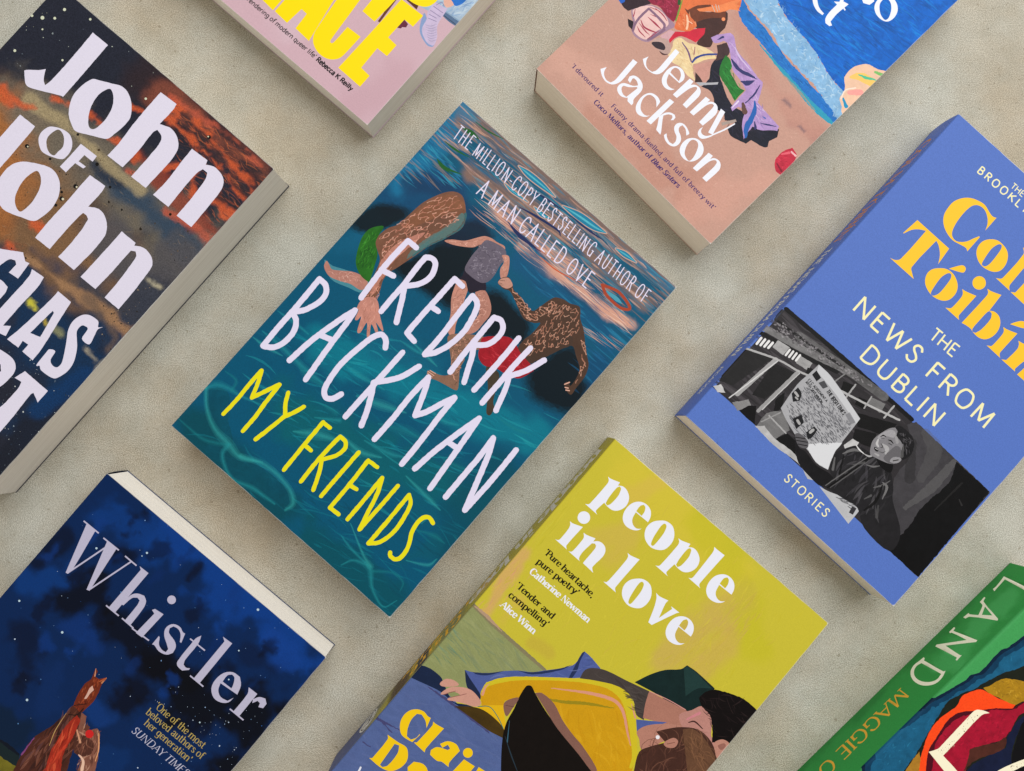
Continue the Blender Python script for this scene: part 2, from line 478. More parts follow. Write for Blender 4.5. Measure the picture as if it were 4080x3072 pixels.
def stone_material():
    m, N, L, B = new_mat('pale_speckled_stone')
    tc = N.new('ShaderNodeTexCoord')
    def noise(scale, detail, rough=.55):
        n = N.new('ShaderNodeTexNoise'); n.inputs['Scale'].default_value = scale; n.inputs['Detail'].default_value = detail
        n.inputs['Roughness'].default_value = rough
        L.new(tc.outputs['Object'], n.inputs['Vector']); return n
    big = noise(9, 5, .62); mid = noise(38, 5, .65); fine = noise(1800, 2, .6); grit = noise(4200, 1, .6); fleck = noise(330, 2, .5)
    cr = N.new('ShaderNodeValToRGB'); E = cr.color_ramp.elements
    E[0].position = .36; E[0].color = (.435, .385, .31, 1); E[1].position = .60; E[1].color = (.485, .485, .45, 1)
    L.new(big.outputs['Fac'], cr.inputs[0])
    cr2 = N.new('ShaderNodeValToRGB'); E = cr2.color_ramp.elements
    E[0].position = .30; E[0].color = (.84, .84, .82, 1); E[1].position = .62; E[1].color = (1.03, 1.03, 1.03, 1)
    L.new(mid.outputs['Fac'], cr2.inputs[0])
    cr3 = N.new('ShaderNodeValToRGB'); E = cr3.color_ramp.elements
    E[0].position = .36; E[0].color = (.62, .60, .56, 1); E[1].position = .64; E[1].color = (1.28, 1.28, 1.26, 1)
    L.new(fine.outputs['Fac'], cr3.inputs[0])
    cr4 = N.new('ShaderNodeValToRGB'); E = cr4.color_ramp.elements
    E[0].position = .36; E[0].color = (.62, .60, .56, 1); E[1].position = .64; E[1].color = (1.3, 1.3, 1.28, 1)
    L.new(grit.outputs['Fac'], cr4.inputs[0])
    cr5 = N.new('ShaderNodeValToRGB'); E = cr5.color_ramp.elements
    E[0].position = .27; E[0].color = (.70, .67, .62, 1); E[1].position = .33; E[1].color = (1, 1, 1, 1)
    L.new(fleck.outputs['Fac'], cr5.inputs[0])
    prev = cr.outputs[0]
    for c in (cr2, cr3, cr4, cr5):
        mx = N.new('ShaderNodeMix'); mx.data_type = 'RGBA'; mx.blend_type = 'MULTIPLY'; mx.inputs[0].default_value = 1
        L.new(prev, mx.inputs[6]); L.new(c.outputs[0], mx.inputs[7]); prev = mx.outputs[2]
    L.new(prev, B.inputs['Base Color'])
    B.inputs['Roughness'].default_value = .62; B.inputs['Specular IOR Level'].default_value = .3
    ad = N.new('ShaderNodeMath'); ad.operation = 'ADD'
    L.new(fine.outputs['Fac'], ad.inputs[0]); L.new(mid.outputs['Fac'], ad.inputs[1])
    bp = N.new('ShaderNodeBump'); bp.inputs['Strength'].default_value = .3; bp.inputs['Distance'].default_value = .0003
    L.new(ad.outputs[0], bp.inputs['Height']); L.new(bp.outputs['Normal'], B.inputs['Normal'])
    return m

# ------------------------------------------------------------------ mesh pieces
def link_mesh(name, me, mat, parent=None, smooth=False):
    o = bpy.data.objects.new(name, me)
    if not me.materials: me.materials.append(mat)
    scene.collection.objects.link(o)
    if parent: o.parent = parent
    if smooth: me.polygons.foreach_set('use_smooth', [True] * len(me.polygons))
    return o

def slab(name, x0, x1, y0, y1, zb, zt, nx=1, ny=1, zf=None, bulge=0.0, taper=0.0):
    """a closed slab in mm; zf(x, y) bends its top and bottom, bulge rounds the spine side, corners are slightly eased"""
    xs = np.linspace(x0, x1, nx + 1); ys = np.linspace(y0, y1, ny + 1)
    V = []; F = []
    def sheet(z, flip):
        b = len(V)
        for y in ys:
            for x in xs:
                V.append((x, y, z + (zf(x, y) if zf else 0)))
        for j in range(ny):
            for i in range(nx):
                q = [b + j * (nx + 1) + i, b + j * (nx + 1) + i + 1, b + (j + 1) * (nx + 1) + i + 1, b + (j + 1) * (nx + 1) + i]
                F.append(q[::-1] if flip else q)
        return b
    a = sheet(zb, True); t = sheet(zt, False)
    ring = [i for i in range(nx + 1)] + [j * (nx + 1) + nx for j in range(1, ny + 1)] + [ny * (nx + 1) + i for i in range(nx - 1, -1, -1)] + [j * (nx + 1) for j in range(ny - 1, 0, -1)]
    for k in range(len(ring)):
        p, q = ring[k], ring[(k + 1) % len(ring)]
        F.append([a + p, a + q, t + q, t + p])
    me = bpy.data.meshes.new(name)
    me.from_pydata([(x * MM, y * MM, z * MM) for x, y, z in V], [], F); me.update()
    return me

ART = json.loads(r'''{"john":[["b",[42,45,58],[1428,4310],247.37,1,0,0.08],
["b",[128,98,72],[596,2915,1412,2740,2163,2513],34.63,1,0.5,0.08],
["b",[176,112,60],[432,3217,844,2909,1026,2515],18.96,0.65,0.6,0.08],
["b",[116,108,96],[762,3460,1621,3408,2446,3416,3126,3389],20.61,0.9,0.6,0.08],
["b",[60,76,94],[1740,3422,2352,3423,3126,3389],9.07,1,0.6,0.08],
["b",[44,52,68],[1599,3433,1905,3433],4.95,0.8,0.6,0.08],
["b",[168,152,118],[609,3483,1061,3542,1379,3530,1838,3508,2133,3521],3.46,0.8,0.8,0.08],
["b",[54,42,46],[1436,4497,2508,4581,3159,4589],17.32,0.8,0.3,0.08],
["b",[128,74,60],[1601,4461,2361,4498,3037,4528],7.83,0.95,0.8,0.08],
["b",[150,66,48],[1830,3811,2134,3765,2612,3671,3051,3720],4.95,0.7,1,0.08],
["b",[206,96,56],[1815,4469,2062,4438,2475,4418,2839,4355,3095,4289],2.8,0.8,1.2,0.2],
["b",[206,96,56],[1783,4307,2162,4301,2551,4283,2867,4224,3066,4198],2.14,0.8,1.2,0.2],
["b",[206,96,56],[1467,4143,1665,4192],1.65,0.8,1.2,0.2],
["b",[206,96,56],[1178,3790,1356,3800],1.65,0.8,1.2,0.2],
["b",[206,96,56],[794,3667,980,3729],1.65,0.8,1.2,0.2],
["b",[206,96,56],[1518,3718,1638,3756],2.14,0.8,1.2,0.2],
["b",[206,96,56],[1774,3874,1874,3761],2.14,0.8,1.2,0.2],
["b",[206,96,56],[2175,3867,2275,3977],2.14,0.8,1.2,0.2],
["b",[206,96,56],[2453,3998,2593,3853],2.8,0.8,1.2,0.2],
["b",[206,96,56],[2818,3982,3003,3922,3123,3959],3.3,0.8,1.2,0.2],
["b",[206,96,56],[308,3354,545,3383,665,3420],3.3,0.8,1.2,0.2],
["b",[206,96,56],[1519,2525,1639,2562],2.31,0.8,1.2,0.2],
["b",[206,96,56],[1514,2170,1620,2173],3.3,0.8,1.2,0.2],
["b",[186,92,70],[1924,4519,2461,4584,2957,4570],1.81,0.8,1.0,0.16],
["b",[186,92,70],[1698,4501,1900,4521],1.48,0.8,1.0,0.16],
["b",[186,92,70],[2810,3621,3114,3599],2.47,0.8,1.0,0.16],
["b",[186,92,70],[2511,3539,2748,3568],1.65,0.8,1.0,0.16],
["b",[186,92,70],[1890,3597,2044,3620],1.81,0.8,1.0,0.16],
["b",[56,46,50],[1932,4436,2297,4397,2556,4377],1.48,0.9,0.8,0.16],
["b",[56,46,50],[2165,4371,2587,4292],1.15,0.9,0.8,0.16],
["b",[56,46,50],[2786,4266,3056,4233],2.47,0.9,0.8,0.16],
["b",[56,46,50],[2609,4045,2785,4020,3047,4070],2.14,0.9,0.8,0.16],
["b",[56,46,50],[2750,4456,3073,4537],1.15,0.9,0.8,0.16],
["b",[56,46,50],[2269,4552,2780,4571],0.99,0.9,0.8,0.16],
["b",[86,84,88],[2205,2953,2727,2857,2986,3300],14.02,0.9,0.6,0.08],
["b",[62,66,78],[2420,2373,2956,2357,2954,2725],11.54,0.9,0.6,0.08],
["b",[26,54,86],[1915,1872,2689,1737,3043,1825,3088,1006],24.74,0.95,0.6,0.08],
["b",[120,92,68],[1630,2258,2061,2216],4.95,0.9,0.8,0.08],
["b",[160,124,92],[1721,2206,2191,2241,2674,2309,3106,2312],2.97,0.9,0.9,0.08],
["b",[110,92,80],[2486,2299,3017,2192,3031,2031],4.12,0.7,1,0.08],
["b",[34,38,50],[2960,789,3068,456,3114,1456],10.72,0.9,0.7,0.08],
["b",[20,60,105],[2919,1074,2995,1397,3035,1689],4.95,0.8,0.8,0.08],
["b",[170,160,140],[2860,1884,3108,1849],1.81,0.8,1,0.08],
["b",[200,190,160],[2839,2866,3010,2882],1.65,0.7,1,0.08],
["b",[200,192,70],[2067,1872,2171,1853],1.48,1,0.8,0.2],
["b",[180,160,70],[2304,1838,2355,1817],1.32,1,0.8,0.2],
["b",[150,150,110],[2414,1825,2554,1837],1.81,0.7,0.9,0.08],
["f",[1,3691,6,4418,300,4631,1371,4620,1191,4328,821,4004],40,[[44,45,60],[29,30,42],[58,60,74]],[1.65,6.6],[0.16,0.41],0.005,0.3,3,0.15,0.4],
["f",[1531,4490,3101,4606,3152,3852,2693,3630,2074,4202],330,[[160,84,64],[192,106,72],[74,60,64],[94,66,62],[200,112,72],[60,52,58]],[1.65,9.07],[0.25,0.91],-0.012,0.28,5,0.15,0.4],
["f",[610,3506,1630,3593,3037,3488,2655,2938,1552,1984,545,3093],160,[[140,122,100],[116,104,92],[160,138,104],[90,86,84]],[1.24,4.95],[0.16,0.58],0.005,0.6,6,0.15,0.3],
["d",[13,3679,6,4418,300,4631,1630,4577,1664,4292,821,4004,329,3574],26,[[185,192,180],[139,148,152],[93,102,114],[216,220,192]],[0.16,0.49],7],
["p",[212,216,192],[[121,4259,125,4253,127,4246,126,4239,122,4233,117,4228,111,4226,104,4226,97,4228,92,4233,88,4239,86,4245,87,4252,90,4258,95,4263,102,4265,109,4265,116,4263]],0,0,0.0,1],
["p",[212,216,192],[[235,4478,238,4473,239,4468,238,4462,236,4457,231,4453,226,4451,220,4451,215,4453,210,4457,207,4462,206,4467,206,4473,209,4478,213,4482,219,4484,225,4484,230,4482]],0,0,0.0,1],
["p",[212,216,192],[[220,4338,222,4334,224,4329,223,4323,220,4319,217,4316,212,4314,207,4314,202,4315,197,4319,195,4323,193,4328,194,4333,196,4338,200,4341,205,4343,210,4343,215,4341]],0,0,0.0,1],
["p",[212,216,192],[[19,4198,21,4194,22,4190,22,4185,20,4181,16,4178,12,4176,7,4176,3,4178,-1,4181,-3,4185,-4,4189,-4,4194,-2,4198,2,4201,6,4203,11,4203,15,4201]],0,0,0.0,1],
["p",[212,216,192],[[140,3794,142,3790,144,3785,143,3780,140,3775,137,3772,132,3770,127,3770,122,3772,117,3775,115,3779,113,3784,114,3789,116,3794,120,3797,125,3799,130,3799,135,3798]],0,0,0.0,1],
["p",[212,216,192],[[510,4577,513,4573,514,4569,513,4564,511,4560,508,4557,503,4556,499,4556,494,4557,491,4560,488,4564,487,4569,488,4573,490,4577,493,4580,497,4582,502,4582,507,4580]],0,0,0.0,1],
["p",[212,216,192],[[471,3631,473,3627,474,3622,474,3618,471,3614,468,3611,464,3609,459,3609,455,3611,451,3613,449,3617,447,3622,448,3626,450,3630,454,3633,458,3635,463,3635,467,3634]],0,0,0.0,1],
["p",[212,216,192],[[199,4158,201,4155,202,4151,201,4148,200,4145,197,4143,194,4141,191,4141,187,4142,184,4145,183,4148,182,4151,182,4154,184,4157,186,4160,190,4161,193,4161,196,4160]],0,0,0.0,1],
["p",[212,216,192],[[588,4047,590,4044,591,4040,590,4036,589,4032,586,4030,582,4028,578,4028,574,4030,571,4032,568,4036,567,4040,568,4044,570,4047,573,4050,577,4051,581,4051,585,4050]],0,0,0.0,1],
["p",[212,216,192],[[1538,4317,1541,4313,1542,4308,1541,4304,1539,4300,1535,4297,1531,4295,1527,4295,1522,4297,1518,4300,1516,4304,1515,4308,1516,4313,1518,4317,1521,4320,1526,4321,1530,4321,1535,4320]],0,0,0.0,1],
["d",[601,3031,1574,3656,2927,3613,3086,3311,1552,1984],150,[[44,38,32],[74,60,44],[30,28,28],[106,90,72]],[0.16,0.58],8],
["p",[28,26,26],[[942,3112,947,3105,948,3097,947,3090,943,3083,938,3077,930,3075,922,3075,914,3077,908,3082,903,3089,902,3097,903,3105,907,3112,913,3117,920,3120,928,3120,936,3117]],0,0,0.0,1],
["p",[28,26,26],[[1631,3450,1635,3444,1636,3437,1635,3431,1632,3425,1627,3420,1621,3418,1614,3418,1607,3420,1602,3424,1598,3430,1597,3437,1597,3444,1601,3450,1606,3454,1612,3456,1619,3457,1626,3454]],0,0,0.0,1],
["p",[28,26,26],[[1623,3126,1627,3118,1629,3110,1628,3102,1624,3094,1617,3089,1609,3086,1601,3085,1593,3088,1586,3094,1581,3101,1579,3109,1580,3118,1584,3125,1591,3131,1599,3134,1607,3134,1616,3131]],0,0,0.0,1],
["p",[28,26,26],[[1600,2932,1605,2925,1607,2916,1605,2908,1601,2900,1595,2895,1587,2892,1578,2892,1570,2895,1563,2900,1559,2907,1557,2916,1558,2924,1562,2931,1569,2937,1576,2940,1585,2940,1593,2937]],0,0,0.0,1],
["p",[28,26,26],[[1595,2833,1598,2828,1600,2822,1599,2817,1596,2812,1592,2808,1587,2806,1581,2806,1575,2808,1571,2812,1568,2816,1567,2822,1567,2828,1570,2833,1574,2836,1580,2838,1585,2838,1591,2836]],0,0,0.0,1],
["p",[28,26,26],[[1546,2977,1549,2973,1550,2968,1549,2963,1547,2959,1543,2955,1538,2953,1533,2953,1528,2955,1524,2958,1521,2963,1520,2968,1521,2973,1523,2977,1527,2980,1532,2982,1537,2982,1542,2981]],0,0,0.0,1],
["p",[28,26,26],[[1257,3553,1260,3549,1261,3544,1261,3539,1258,3534,1254,3531,1249,3529,1244,3529,1239,3531,1235,3534,1232,3539,1231,3544,1232,3549,1234,3553,1238,3556,1243,3558,1248,3558,1253,3557]],0,0,0.0,1],
["p",[28,26,26],[[2333,4450,2337,4444,2338,4437,2337,4429,2334,4423,2328,4418,2321,4415,2314,4415,2306,4418,2301,4422,2297,4429,2295,4436,2296,4443,2300,4450,2305,4455,2312,4458,2320,4458,2327,4455]],0,0,0.0,1],
["p",[28,26,26],[[2575,3551,2578,3546,2579,3541,2578,3536,2576,3532,2572,3528,2567,3526,2562,3526,2557,3528,2553,3531,2550,3536,2549,3541,2550,3546,2552,3550,2556,3554,2561,3555,2566,3556,2571,3554]],0,0,0.0,1],
["p",[28,26,26],[[2151,3249,2153,3245,2154,3242,2154,3238,2152,3234,2149,3232,2145,3230,2141,3230,2137,3231,2134,3234,2132,3237,2131,3241,2131,3245,2133,3249,2136,3251,2140,3253,2144,3253,2148,3251]],0,0,0.0,1],
["p",[28,26,26],[[2487,3795,2490,3791,2491,3786,2490,3782,2488,3778,2484,3775,2480,3773,2475,3773,2471,3775,2467,3778,2465,3782,2464,3786,2465,3791,2467,3795,2470,3798,2474,3799,2479,3799,2483,3798]],0,0,0.0,1],
["p",[28,26,26],[[1213,3164,1216,3160,1217,3155,1217,3149,1214,3145,1210,3142,1205,3140,1200,3140,1195,3142,1191,3145,1188,3149,1187,3154,1188,3159,1190,3164,1194,3167,1199,3169,1204,3169,1209,3167]],0,0,0.0,1],
["p",[28,26,26],[[1896,3352,1899,3348,1900,3343,1899,3338,1897,3333,1893,3330,1888,3328,1883,3328,1878,3330,1874,3333,1871,3338,1870,3343,1871,3348,1873,3352,1877,3356,1882,3357,1887,3357,1892,3356]],0,0,0.0,1],
["p",[216,210,184],[[1605,2929,1607,2925,1608,2921,1608,2916,1605,2912,1602,2909,1598,2908,1593,2908,1589,2909,1585,2912,1583,2916,1582,2921,1582,2925,1584,2929,1588,2932,1592,2934,1597,2934,1601,2932]],0,0,0.0,1],
["p",[216,210,184],[[1625,3119,1626,3116,1627,3112,1627,3109,1625,3106,1623,3104,1619,3103,1616,3103,1613,3104,1610,3106,1608,3109,1607,3112,1608,3115,1609,3118,1612,3121,1615,3122,1619,3122,1622,3121]],0,0,0.0,1],
["p",[216,210,184],[[941,3104,942,3102,943,3099,942,3096,941,3094,939,3092,936,3091,933,3091,931,3092,928,3093,927,3096,926,3099,927,3101,928,3104,930,3106,933,3107,936,3107,938,3106]],0,0,0.0,1],
["p",[216,210,184],[[2312,4441,2314,4439,2314,4436,2314,4433,2313,4431,2310,4429,2308,4428,2305,4428,2302,4429,2300,4431,2298,4433,2298,4436,2298,4439,2299,4441,2302,4443,2304,4444,2307,4444,2310,4443]],0,0,0.0,1],
["d",[2066,1417,2652,1489,3114,1456,3158,215],120,[[92,108,124],[140,152,164],[44,60,80],[192,196,196]],[0.16,0.41],9],
["d",[2524,2354,2905,2901,3106,2312,3141,1909],60,[[44,38,32],[58,52,48],[138,122,104]],[0.16,0.49],10],
["p",[224,219,236],[[616,4478,832,4482,840,4228,847,3975,852,3745,827,3741,684,3667,522,3591,471,3586,408,3632,352,3688,363,3711,462,3791,511,3852,537,3801,583,3740,625,3714,638,3804,638,4035,630,4265,620,4448]],0,0.12,0.0,1],
["p",[224,219,236],[[970,4108,1046,4145,1138,4191,1247,4242,1359,4227,1458,4158,1540,4049,1551,3926,1534,3799,1512,3713,1433,3666,1312,3605,1203,3555,1112,3587,1024,3644,957,3742,920,3845,920,3967,942,4065],[1162,4134,1218,4126,1280,4069,1324,3995,1354,3876,1355,3777,1336,3700,1292,3681,1237,3718,1168,3814,1131,3928,1124,4034]],1,0.12,0.0,1],
["p",[224,219,236],[[1600,4467,1815,4480,1829,4403,1824,4197,1881,4222,1940,4242,2028,4229,2117,4173,2158,4108,2180,3960,2175,3584,1977,3573,1977,3695,1972,3947,1960,4059,1923,4115,1848,4135,1831,4080,1849,3839,1842,3589,1635,3580,1638,3756,1614,4003,1603,4262]],0,0.12,0.0,1],
["p",[224,219,236],[[2264,4223,2472,4237,2491,4191,2566,4230,2654,4229,2741,4193,2790,4113,2807,3995,2824,3585,2624,3575,2619,3787,2605,3975,2593,4075,2561,4136,2498,4133,2480,4066,2478,3909,2495,3587,2284,3580,2294,3782,2273,4053]],0,0.12,0.0,1],
["p",[224,219,236],[[979,3426,1075,3477,1176,3487,1255,3444,1306,3367,1313,3262,1276,3218,1174,3174,1090,3157,1021,3185,964,3236,938,3302,947,3376],[1047,3441,1098,3452,1161,3419,1215,3343,1213,3264,1208,3208,1151,3199,1085,3230,1035,3286,1023,3353]],1,0.06,0.0,1],
["p",[224,219,236],[[1338,3490,1555,3501,1561,3426,1448,3424,1446,3334,1543,3340,1536,3307,1432,3294,1425,3155,1336,3160,1339,3307]],0,0.06,0.0,1],
["p",[224,219,236],[[639,3304,846,3311,854,3224,866,2884,873,2514,661,2507,652,2830,646,2981]],0,0.12,0.0,1],
["p",[224,219,236],[[1007,2946,1132,3026,1258,3081,1358,3079,1459,3023,1538,2916,1573,2780,1561,2649,1523,2545,1383,2483,1233,2431,1140,2438,1071,2466,960,2612,929,2718,941,2850],[1178,2963,1248,2951,1308,2892,1350,2797,1373,2662,1356,2537,1314,2523,1249,2554,1195,2618,1159,2718,1147,2840]],1,0.12,0.0,1],
["p",[224,219,236],[[1637,3300,1837,3319,1854,3245,1852,3034,1952,3088,2052,3074,2147,3003,2196,2914,2209,2705,2194,2430,1975,2426,1979,2572,1967,2803,1941,2935,1899,2953,1857,2950,1848,2876,1845,2697,1851,2429,1653,2421,1643,2654,1644,2919,1638,3145]],0,0.12,0.0,1],
["p",[224,219,236],[[2298,3068,2492,3071,2501,3041,2587,3087,2692,3079,2760,3040,2793,2991,2809,2863,2826,2648,2831,2424,2636,2423,2632,2622,2610,2866,2592,2971,2553,3003,2510,2977,2510,2856,2512,2683,2502,2427,2297,2420,2300,2652,2301,2894]],0,0.12,0.0,1],
["p",[224,219,236],[[1398,2057,1663,2221,1748,2164,1792,2180,1813,1979,1695,1965,1697,2076,1660,2105,1603,2071,1575,1959,1554,1886]],0,0.12,0.0,1],
["p",[224,219,236],[[1585,1804,1692,1853,1791,1841,1816,1765,1806,1561]],0,0.12,0.0,1],
["p",[224,219,236],[[1854,2150,2008,2166,2029,2058,2025,1750,2030,1505,2096,1557,2126,1442,1960,1391,1896,1509,1886,1760,1884,2074]],0,0.12,0.0,1],
["p",[224,219,236],[[2221,2154,2402,2155,2433,1971,2501,1596,2513,1434,2367,1434,2367,1529,2294,1520,2309,1436,2158,1427,2186,1596,2218,1970,2225,2106],[2319,1959,2342,1953,2373,1822,2408,1668,2298,1634,2308,1798]],0,0.12,0.0,1],
["p",[224,219,236],[[2833,2175,2809,2122,2830,2042,2848,1945,2750,1941,2729,2053,2689,2062,2653,2041,2655,1967,2721,1894,2786,1821,2850,1702,2866,1588,2837,1476,2800,1433,2717,1416,2642,1416,2606,1439,2576,1424,2564,1586,2567,1636,2629,1659,2650,1563,2701,1531,2754,1544,2763,1606,2726,1683,2657,1796,2576,1921,2553,2031,2579,2123,2631,2174,2702,2192,2760,2188,2796,2143]],1,0.06,0.0,1],
["p",[224,219,236],[[2059,1282,2174,1298,2311,1315,2397,1292,2449,1229,2458,1129,2440,1006,2378,931],[2205,1169,2287,1186,2340,1135,2314,1049]],0,0.12,0.0,1],
["p",[224,219,236],[[2529,1297,2850,1298,2852,1139,2799,1164,2749,1186,2738,1155,2757,871,2762,651,2749,523,2585,703,2596,905,2597,1119,2577,1189,2494,1177]],0,0.12,0.0,1]],"friends":[["b",[8,88,118],[1546,2425],329.3,1,0,0.08],
["b",[18,74,112],[55,3367,552,3806],13.17,0.9,0.5,0.08],
["b",[26,116,156],[13,4572,77,3994,52,3521],7.41,0.9,0.8,0.08],
["b",[20,98,130],[103,2717,154,3007],9.88,0.7,0.6,0.08],
["b",[22,62,98],[126,3587,386,3794,989,3811],5.76,0.8,0.7,0.08],
["b",[124,104,98],[130,4539,728,4617,1382,4630,2269,4626,2967,4636],5.1,1,0.5,0.08],
["b",[140,110,96],[605,4124,1168,4239,1871,4320,2649,4312,2907,4294],5.76,0.85,0.6,0.08],
["b",[70,116,148],[14,4596,167,4573],4.12,0.9,0.7,0.08],
["b",[210,160,140],[990,4013,1581,4019,2091,4066],3.62,0.9,0.8,0.08],
["b",[212,160,140],[1506,3852,2159,3936,2642,3938,2965,4022],3.46,0.95,0.8,0.08],
["b",[16,86,124],[1653,3758,2183,3757,2784,3774,2933,3728],7.41,0.9,0.5,0.08],
["b",[14,74,112],[2960,3443,3114,3138],6.59,0.8,0.5,0.08],
["b",[28,112,150],[2510,4602,3005,4591],3.29,0.8,0.7,0.08],
["b",[12,122,142],[639,1719,1873,2054,2541,2288,2948,2447],12.35,0.9,0.6,0.08],
["b",[10,98,110],[875,965,1991,1180,2999,1517],16.46,0.9,0.5,0.08],
["b",[16,100,128],[943,2116,1606,2258],9.88,0.8,0.6,0.08],
["b",[8,80,98],[2908,1869,3073,937],14.0,0.8,0.5,0.08],
["b",[8,84,98],[1933,24,2928,120],14.0,0.9,0.5,0.08],
["b",[12,92,110],[2774,539,2913,873],4.94,0.6,0.8,0.08],
["b",[10,78,92],[154,163,806,43,1442,59],14.0,0.95,0.5,0.08],
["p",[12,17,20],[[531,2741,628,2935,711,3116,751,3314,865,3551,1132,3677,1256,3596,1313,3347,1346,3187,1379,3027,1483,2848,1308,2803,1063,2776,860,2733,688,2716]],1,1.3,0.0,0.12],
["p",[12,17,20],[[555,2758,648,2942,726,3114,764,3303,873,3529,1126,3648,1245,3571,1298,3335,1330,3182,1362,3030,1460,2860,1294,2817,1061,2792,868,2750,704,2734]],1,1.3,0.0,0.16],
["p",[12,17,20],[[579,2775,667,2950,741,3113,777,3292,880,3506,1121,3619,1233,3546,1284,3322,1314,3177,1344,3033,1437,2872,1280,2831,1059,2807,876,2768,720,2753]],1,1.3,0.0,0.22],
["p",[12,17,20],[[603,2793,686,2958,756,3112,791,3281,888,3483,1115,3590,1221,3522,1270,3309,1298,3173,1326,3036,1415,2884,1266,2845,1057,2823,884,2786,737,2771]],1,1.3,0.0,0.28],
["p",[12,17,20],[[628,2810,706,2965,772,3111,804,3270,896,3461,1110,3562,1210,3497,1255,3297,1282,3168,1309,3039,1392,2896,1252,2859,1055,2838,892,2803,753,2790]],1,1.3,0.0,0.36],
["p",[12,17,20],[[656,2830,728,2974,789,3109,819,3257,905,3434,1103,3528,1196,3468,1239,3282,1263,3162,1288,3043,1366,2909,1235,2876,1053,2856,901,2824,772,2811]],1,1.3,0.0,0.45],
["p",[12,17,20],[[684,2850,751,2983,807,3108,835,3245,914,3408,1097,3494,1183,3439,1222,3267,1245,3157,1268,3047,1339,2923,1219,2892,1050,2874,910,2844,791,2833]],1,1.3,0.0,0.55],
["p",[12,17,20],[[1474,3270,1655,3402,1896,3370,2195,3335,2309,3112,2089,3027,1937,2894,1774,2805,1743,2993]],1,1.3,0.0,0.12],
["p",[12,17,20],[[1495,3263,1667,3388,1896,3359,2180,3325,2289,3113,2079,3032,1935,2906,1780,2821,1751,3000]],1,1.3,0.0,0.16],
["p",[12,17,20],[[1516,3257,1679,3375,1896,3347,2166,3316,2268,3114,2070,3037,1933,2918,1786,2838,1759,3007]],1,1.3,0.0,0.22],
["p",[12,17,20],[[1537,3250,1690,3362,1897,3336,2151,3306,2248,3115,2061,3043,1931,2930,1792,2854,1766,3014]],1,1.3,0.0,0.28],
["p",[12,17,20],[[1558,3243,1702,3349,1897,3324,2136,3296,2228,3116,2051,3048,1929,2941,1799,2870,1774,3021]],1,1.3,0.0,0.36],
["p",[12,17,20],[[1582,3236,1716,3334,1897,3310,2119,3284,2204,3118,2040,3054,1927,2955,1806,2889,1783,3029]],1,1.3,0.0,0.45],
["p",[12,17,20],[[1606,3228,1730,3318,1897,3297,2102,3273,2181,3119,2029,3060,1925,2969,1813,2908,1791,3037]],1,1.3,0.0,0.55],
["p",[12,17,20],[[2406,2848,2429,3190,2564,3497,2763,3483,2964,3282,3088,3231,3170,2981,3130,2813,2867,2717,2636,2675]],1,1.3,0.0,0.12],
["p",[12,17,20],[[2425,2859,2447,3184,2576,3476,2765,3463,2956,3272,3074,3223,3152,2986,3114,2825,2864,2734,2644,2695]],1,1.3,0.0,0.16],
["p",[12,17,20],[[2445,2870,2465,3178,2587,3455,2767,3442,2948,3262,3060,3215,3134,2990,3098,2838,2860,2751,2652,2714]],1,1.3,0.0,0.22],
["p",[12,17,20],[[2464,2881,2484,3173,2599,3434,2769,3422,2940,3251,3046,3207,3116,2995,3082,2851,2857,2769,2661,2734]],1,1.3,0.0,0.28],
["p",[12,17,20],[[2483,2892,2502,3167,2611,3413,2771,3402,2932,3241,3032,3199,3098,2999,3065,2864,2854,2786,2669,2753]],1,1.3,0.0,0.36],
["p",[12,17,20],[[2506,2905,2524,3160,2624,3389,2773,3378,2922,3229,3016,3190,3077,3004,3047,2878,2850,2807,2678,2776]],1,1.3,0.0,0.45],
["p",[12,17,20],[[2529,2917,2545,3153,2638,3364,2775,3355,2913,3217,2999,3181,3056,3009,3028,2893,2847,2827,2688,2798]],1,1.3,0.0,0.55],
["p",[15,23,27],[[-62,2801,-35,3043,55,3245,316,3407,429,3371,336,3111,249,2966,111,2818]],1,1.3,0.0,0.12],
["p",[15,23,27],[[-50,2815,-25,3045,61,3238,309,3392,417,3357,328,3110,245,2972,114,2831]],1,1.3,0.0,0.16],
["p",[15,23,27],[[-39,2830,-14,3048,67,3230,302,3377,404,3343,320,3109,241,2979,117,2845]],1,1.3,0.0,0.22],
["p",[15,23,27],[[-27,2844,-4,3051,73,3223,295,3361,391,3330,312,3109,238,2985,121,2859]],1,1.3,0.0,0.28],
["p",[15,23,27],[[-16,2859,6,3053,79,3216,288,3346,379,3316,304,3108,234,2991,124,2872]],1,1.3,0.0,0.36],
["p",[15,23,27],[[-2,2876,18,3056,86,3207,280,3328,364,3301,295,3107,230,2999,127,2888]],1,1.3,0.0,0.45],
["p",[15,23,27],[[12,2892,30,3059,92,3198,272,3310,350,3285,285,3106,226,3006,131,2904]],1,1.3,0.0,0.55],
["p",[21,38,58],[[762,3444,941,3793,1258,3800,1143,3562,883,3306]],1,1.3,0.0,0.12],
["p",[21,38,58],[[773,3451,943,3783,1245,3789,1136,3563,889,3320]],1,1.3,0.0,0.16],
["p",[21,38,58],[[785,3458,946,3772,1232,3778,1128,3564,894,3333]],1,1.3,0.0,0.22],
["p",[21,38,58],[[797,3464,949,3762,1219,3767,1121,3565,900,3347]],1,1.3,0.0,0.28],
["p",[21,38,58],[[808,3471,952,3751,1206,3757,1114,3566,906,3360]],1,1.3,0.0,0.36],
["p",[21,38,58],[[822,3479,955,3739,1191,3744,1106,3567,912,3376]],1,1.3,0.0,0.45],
["p",[21,38,58],[[835,3487,958,3727,1177,3732,1097,3568,919,3392]],1,1.3,0.0,0.55],
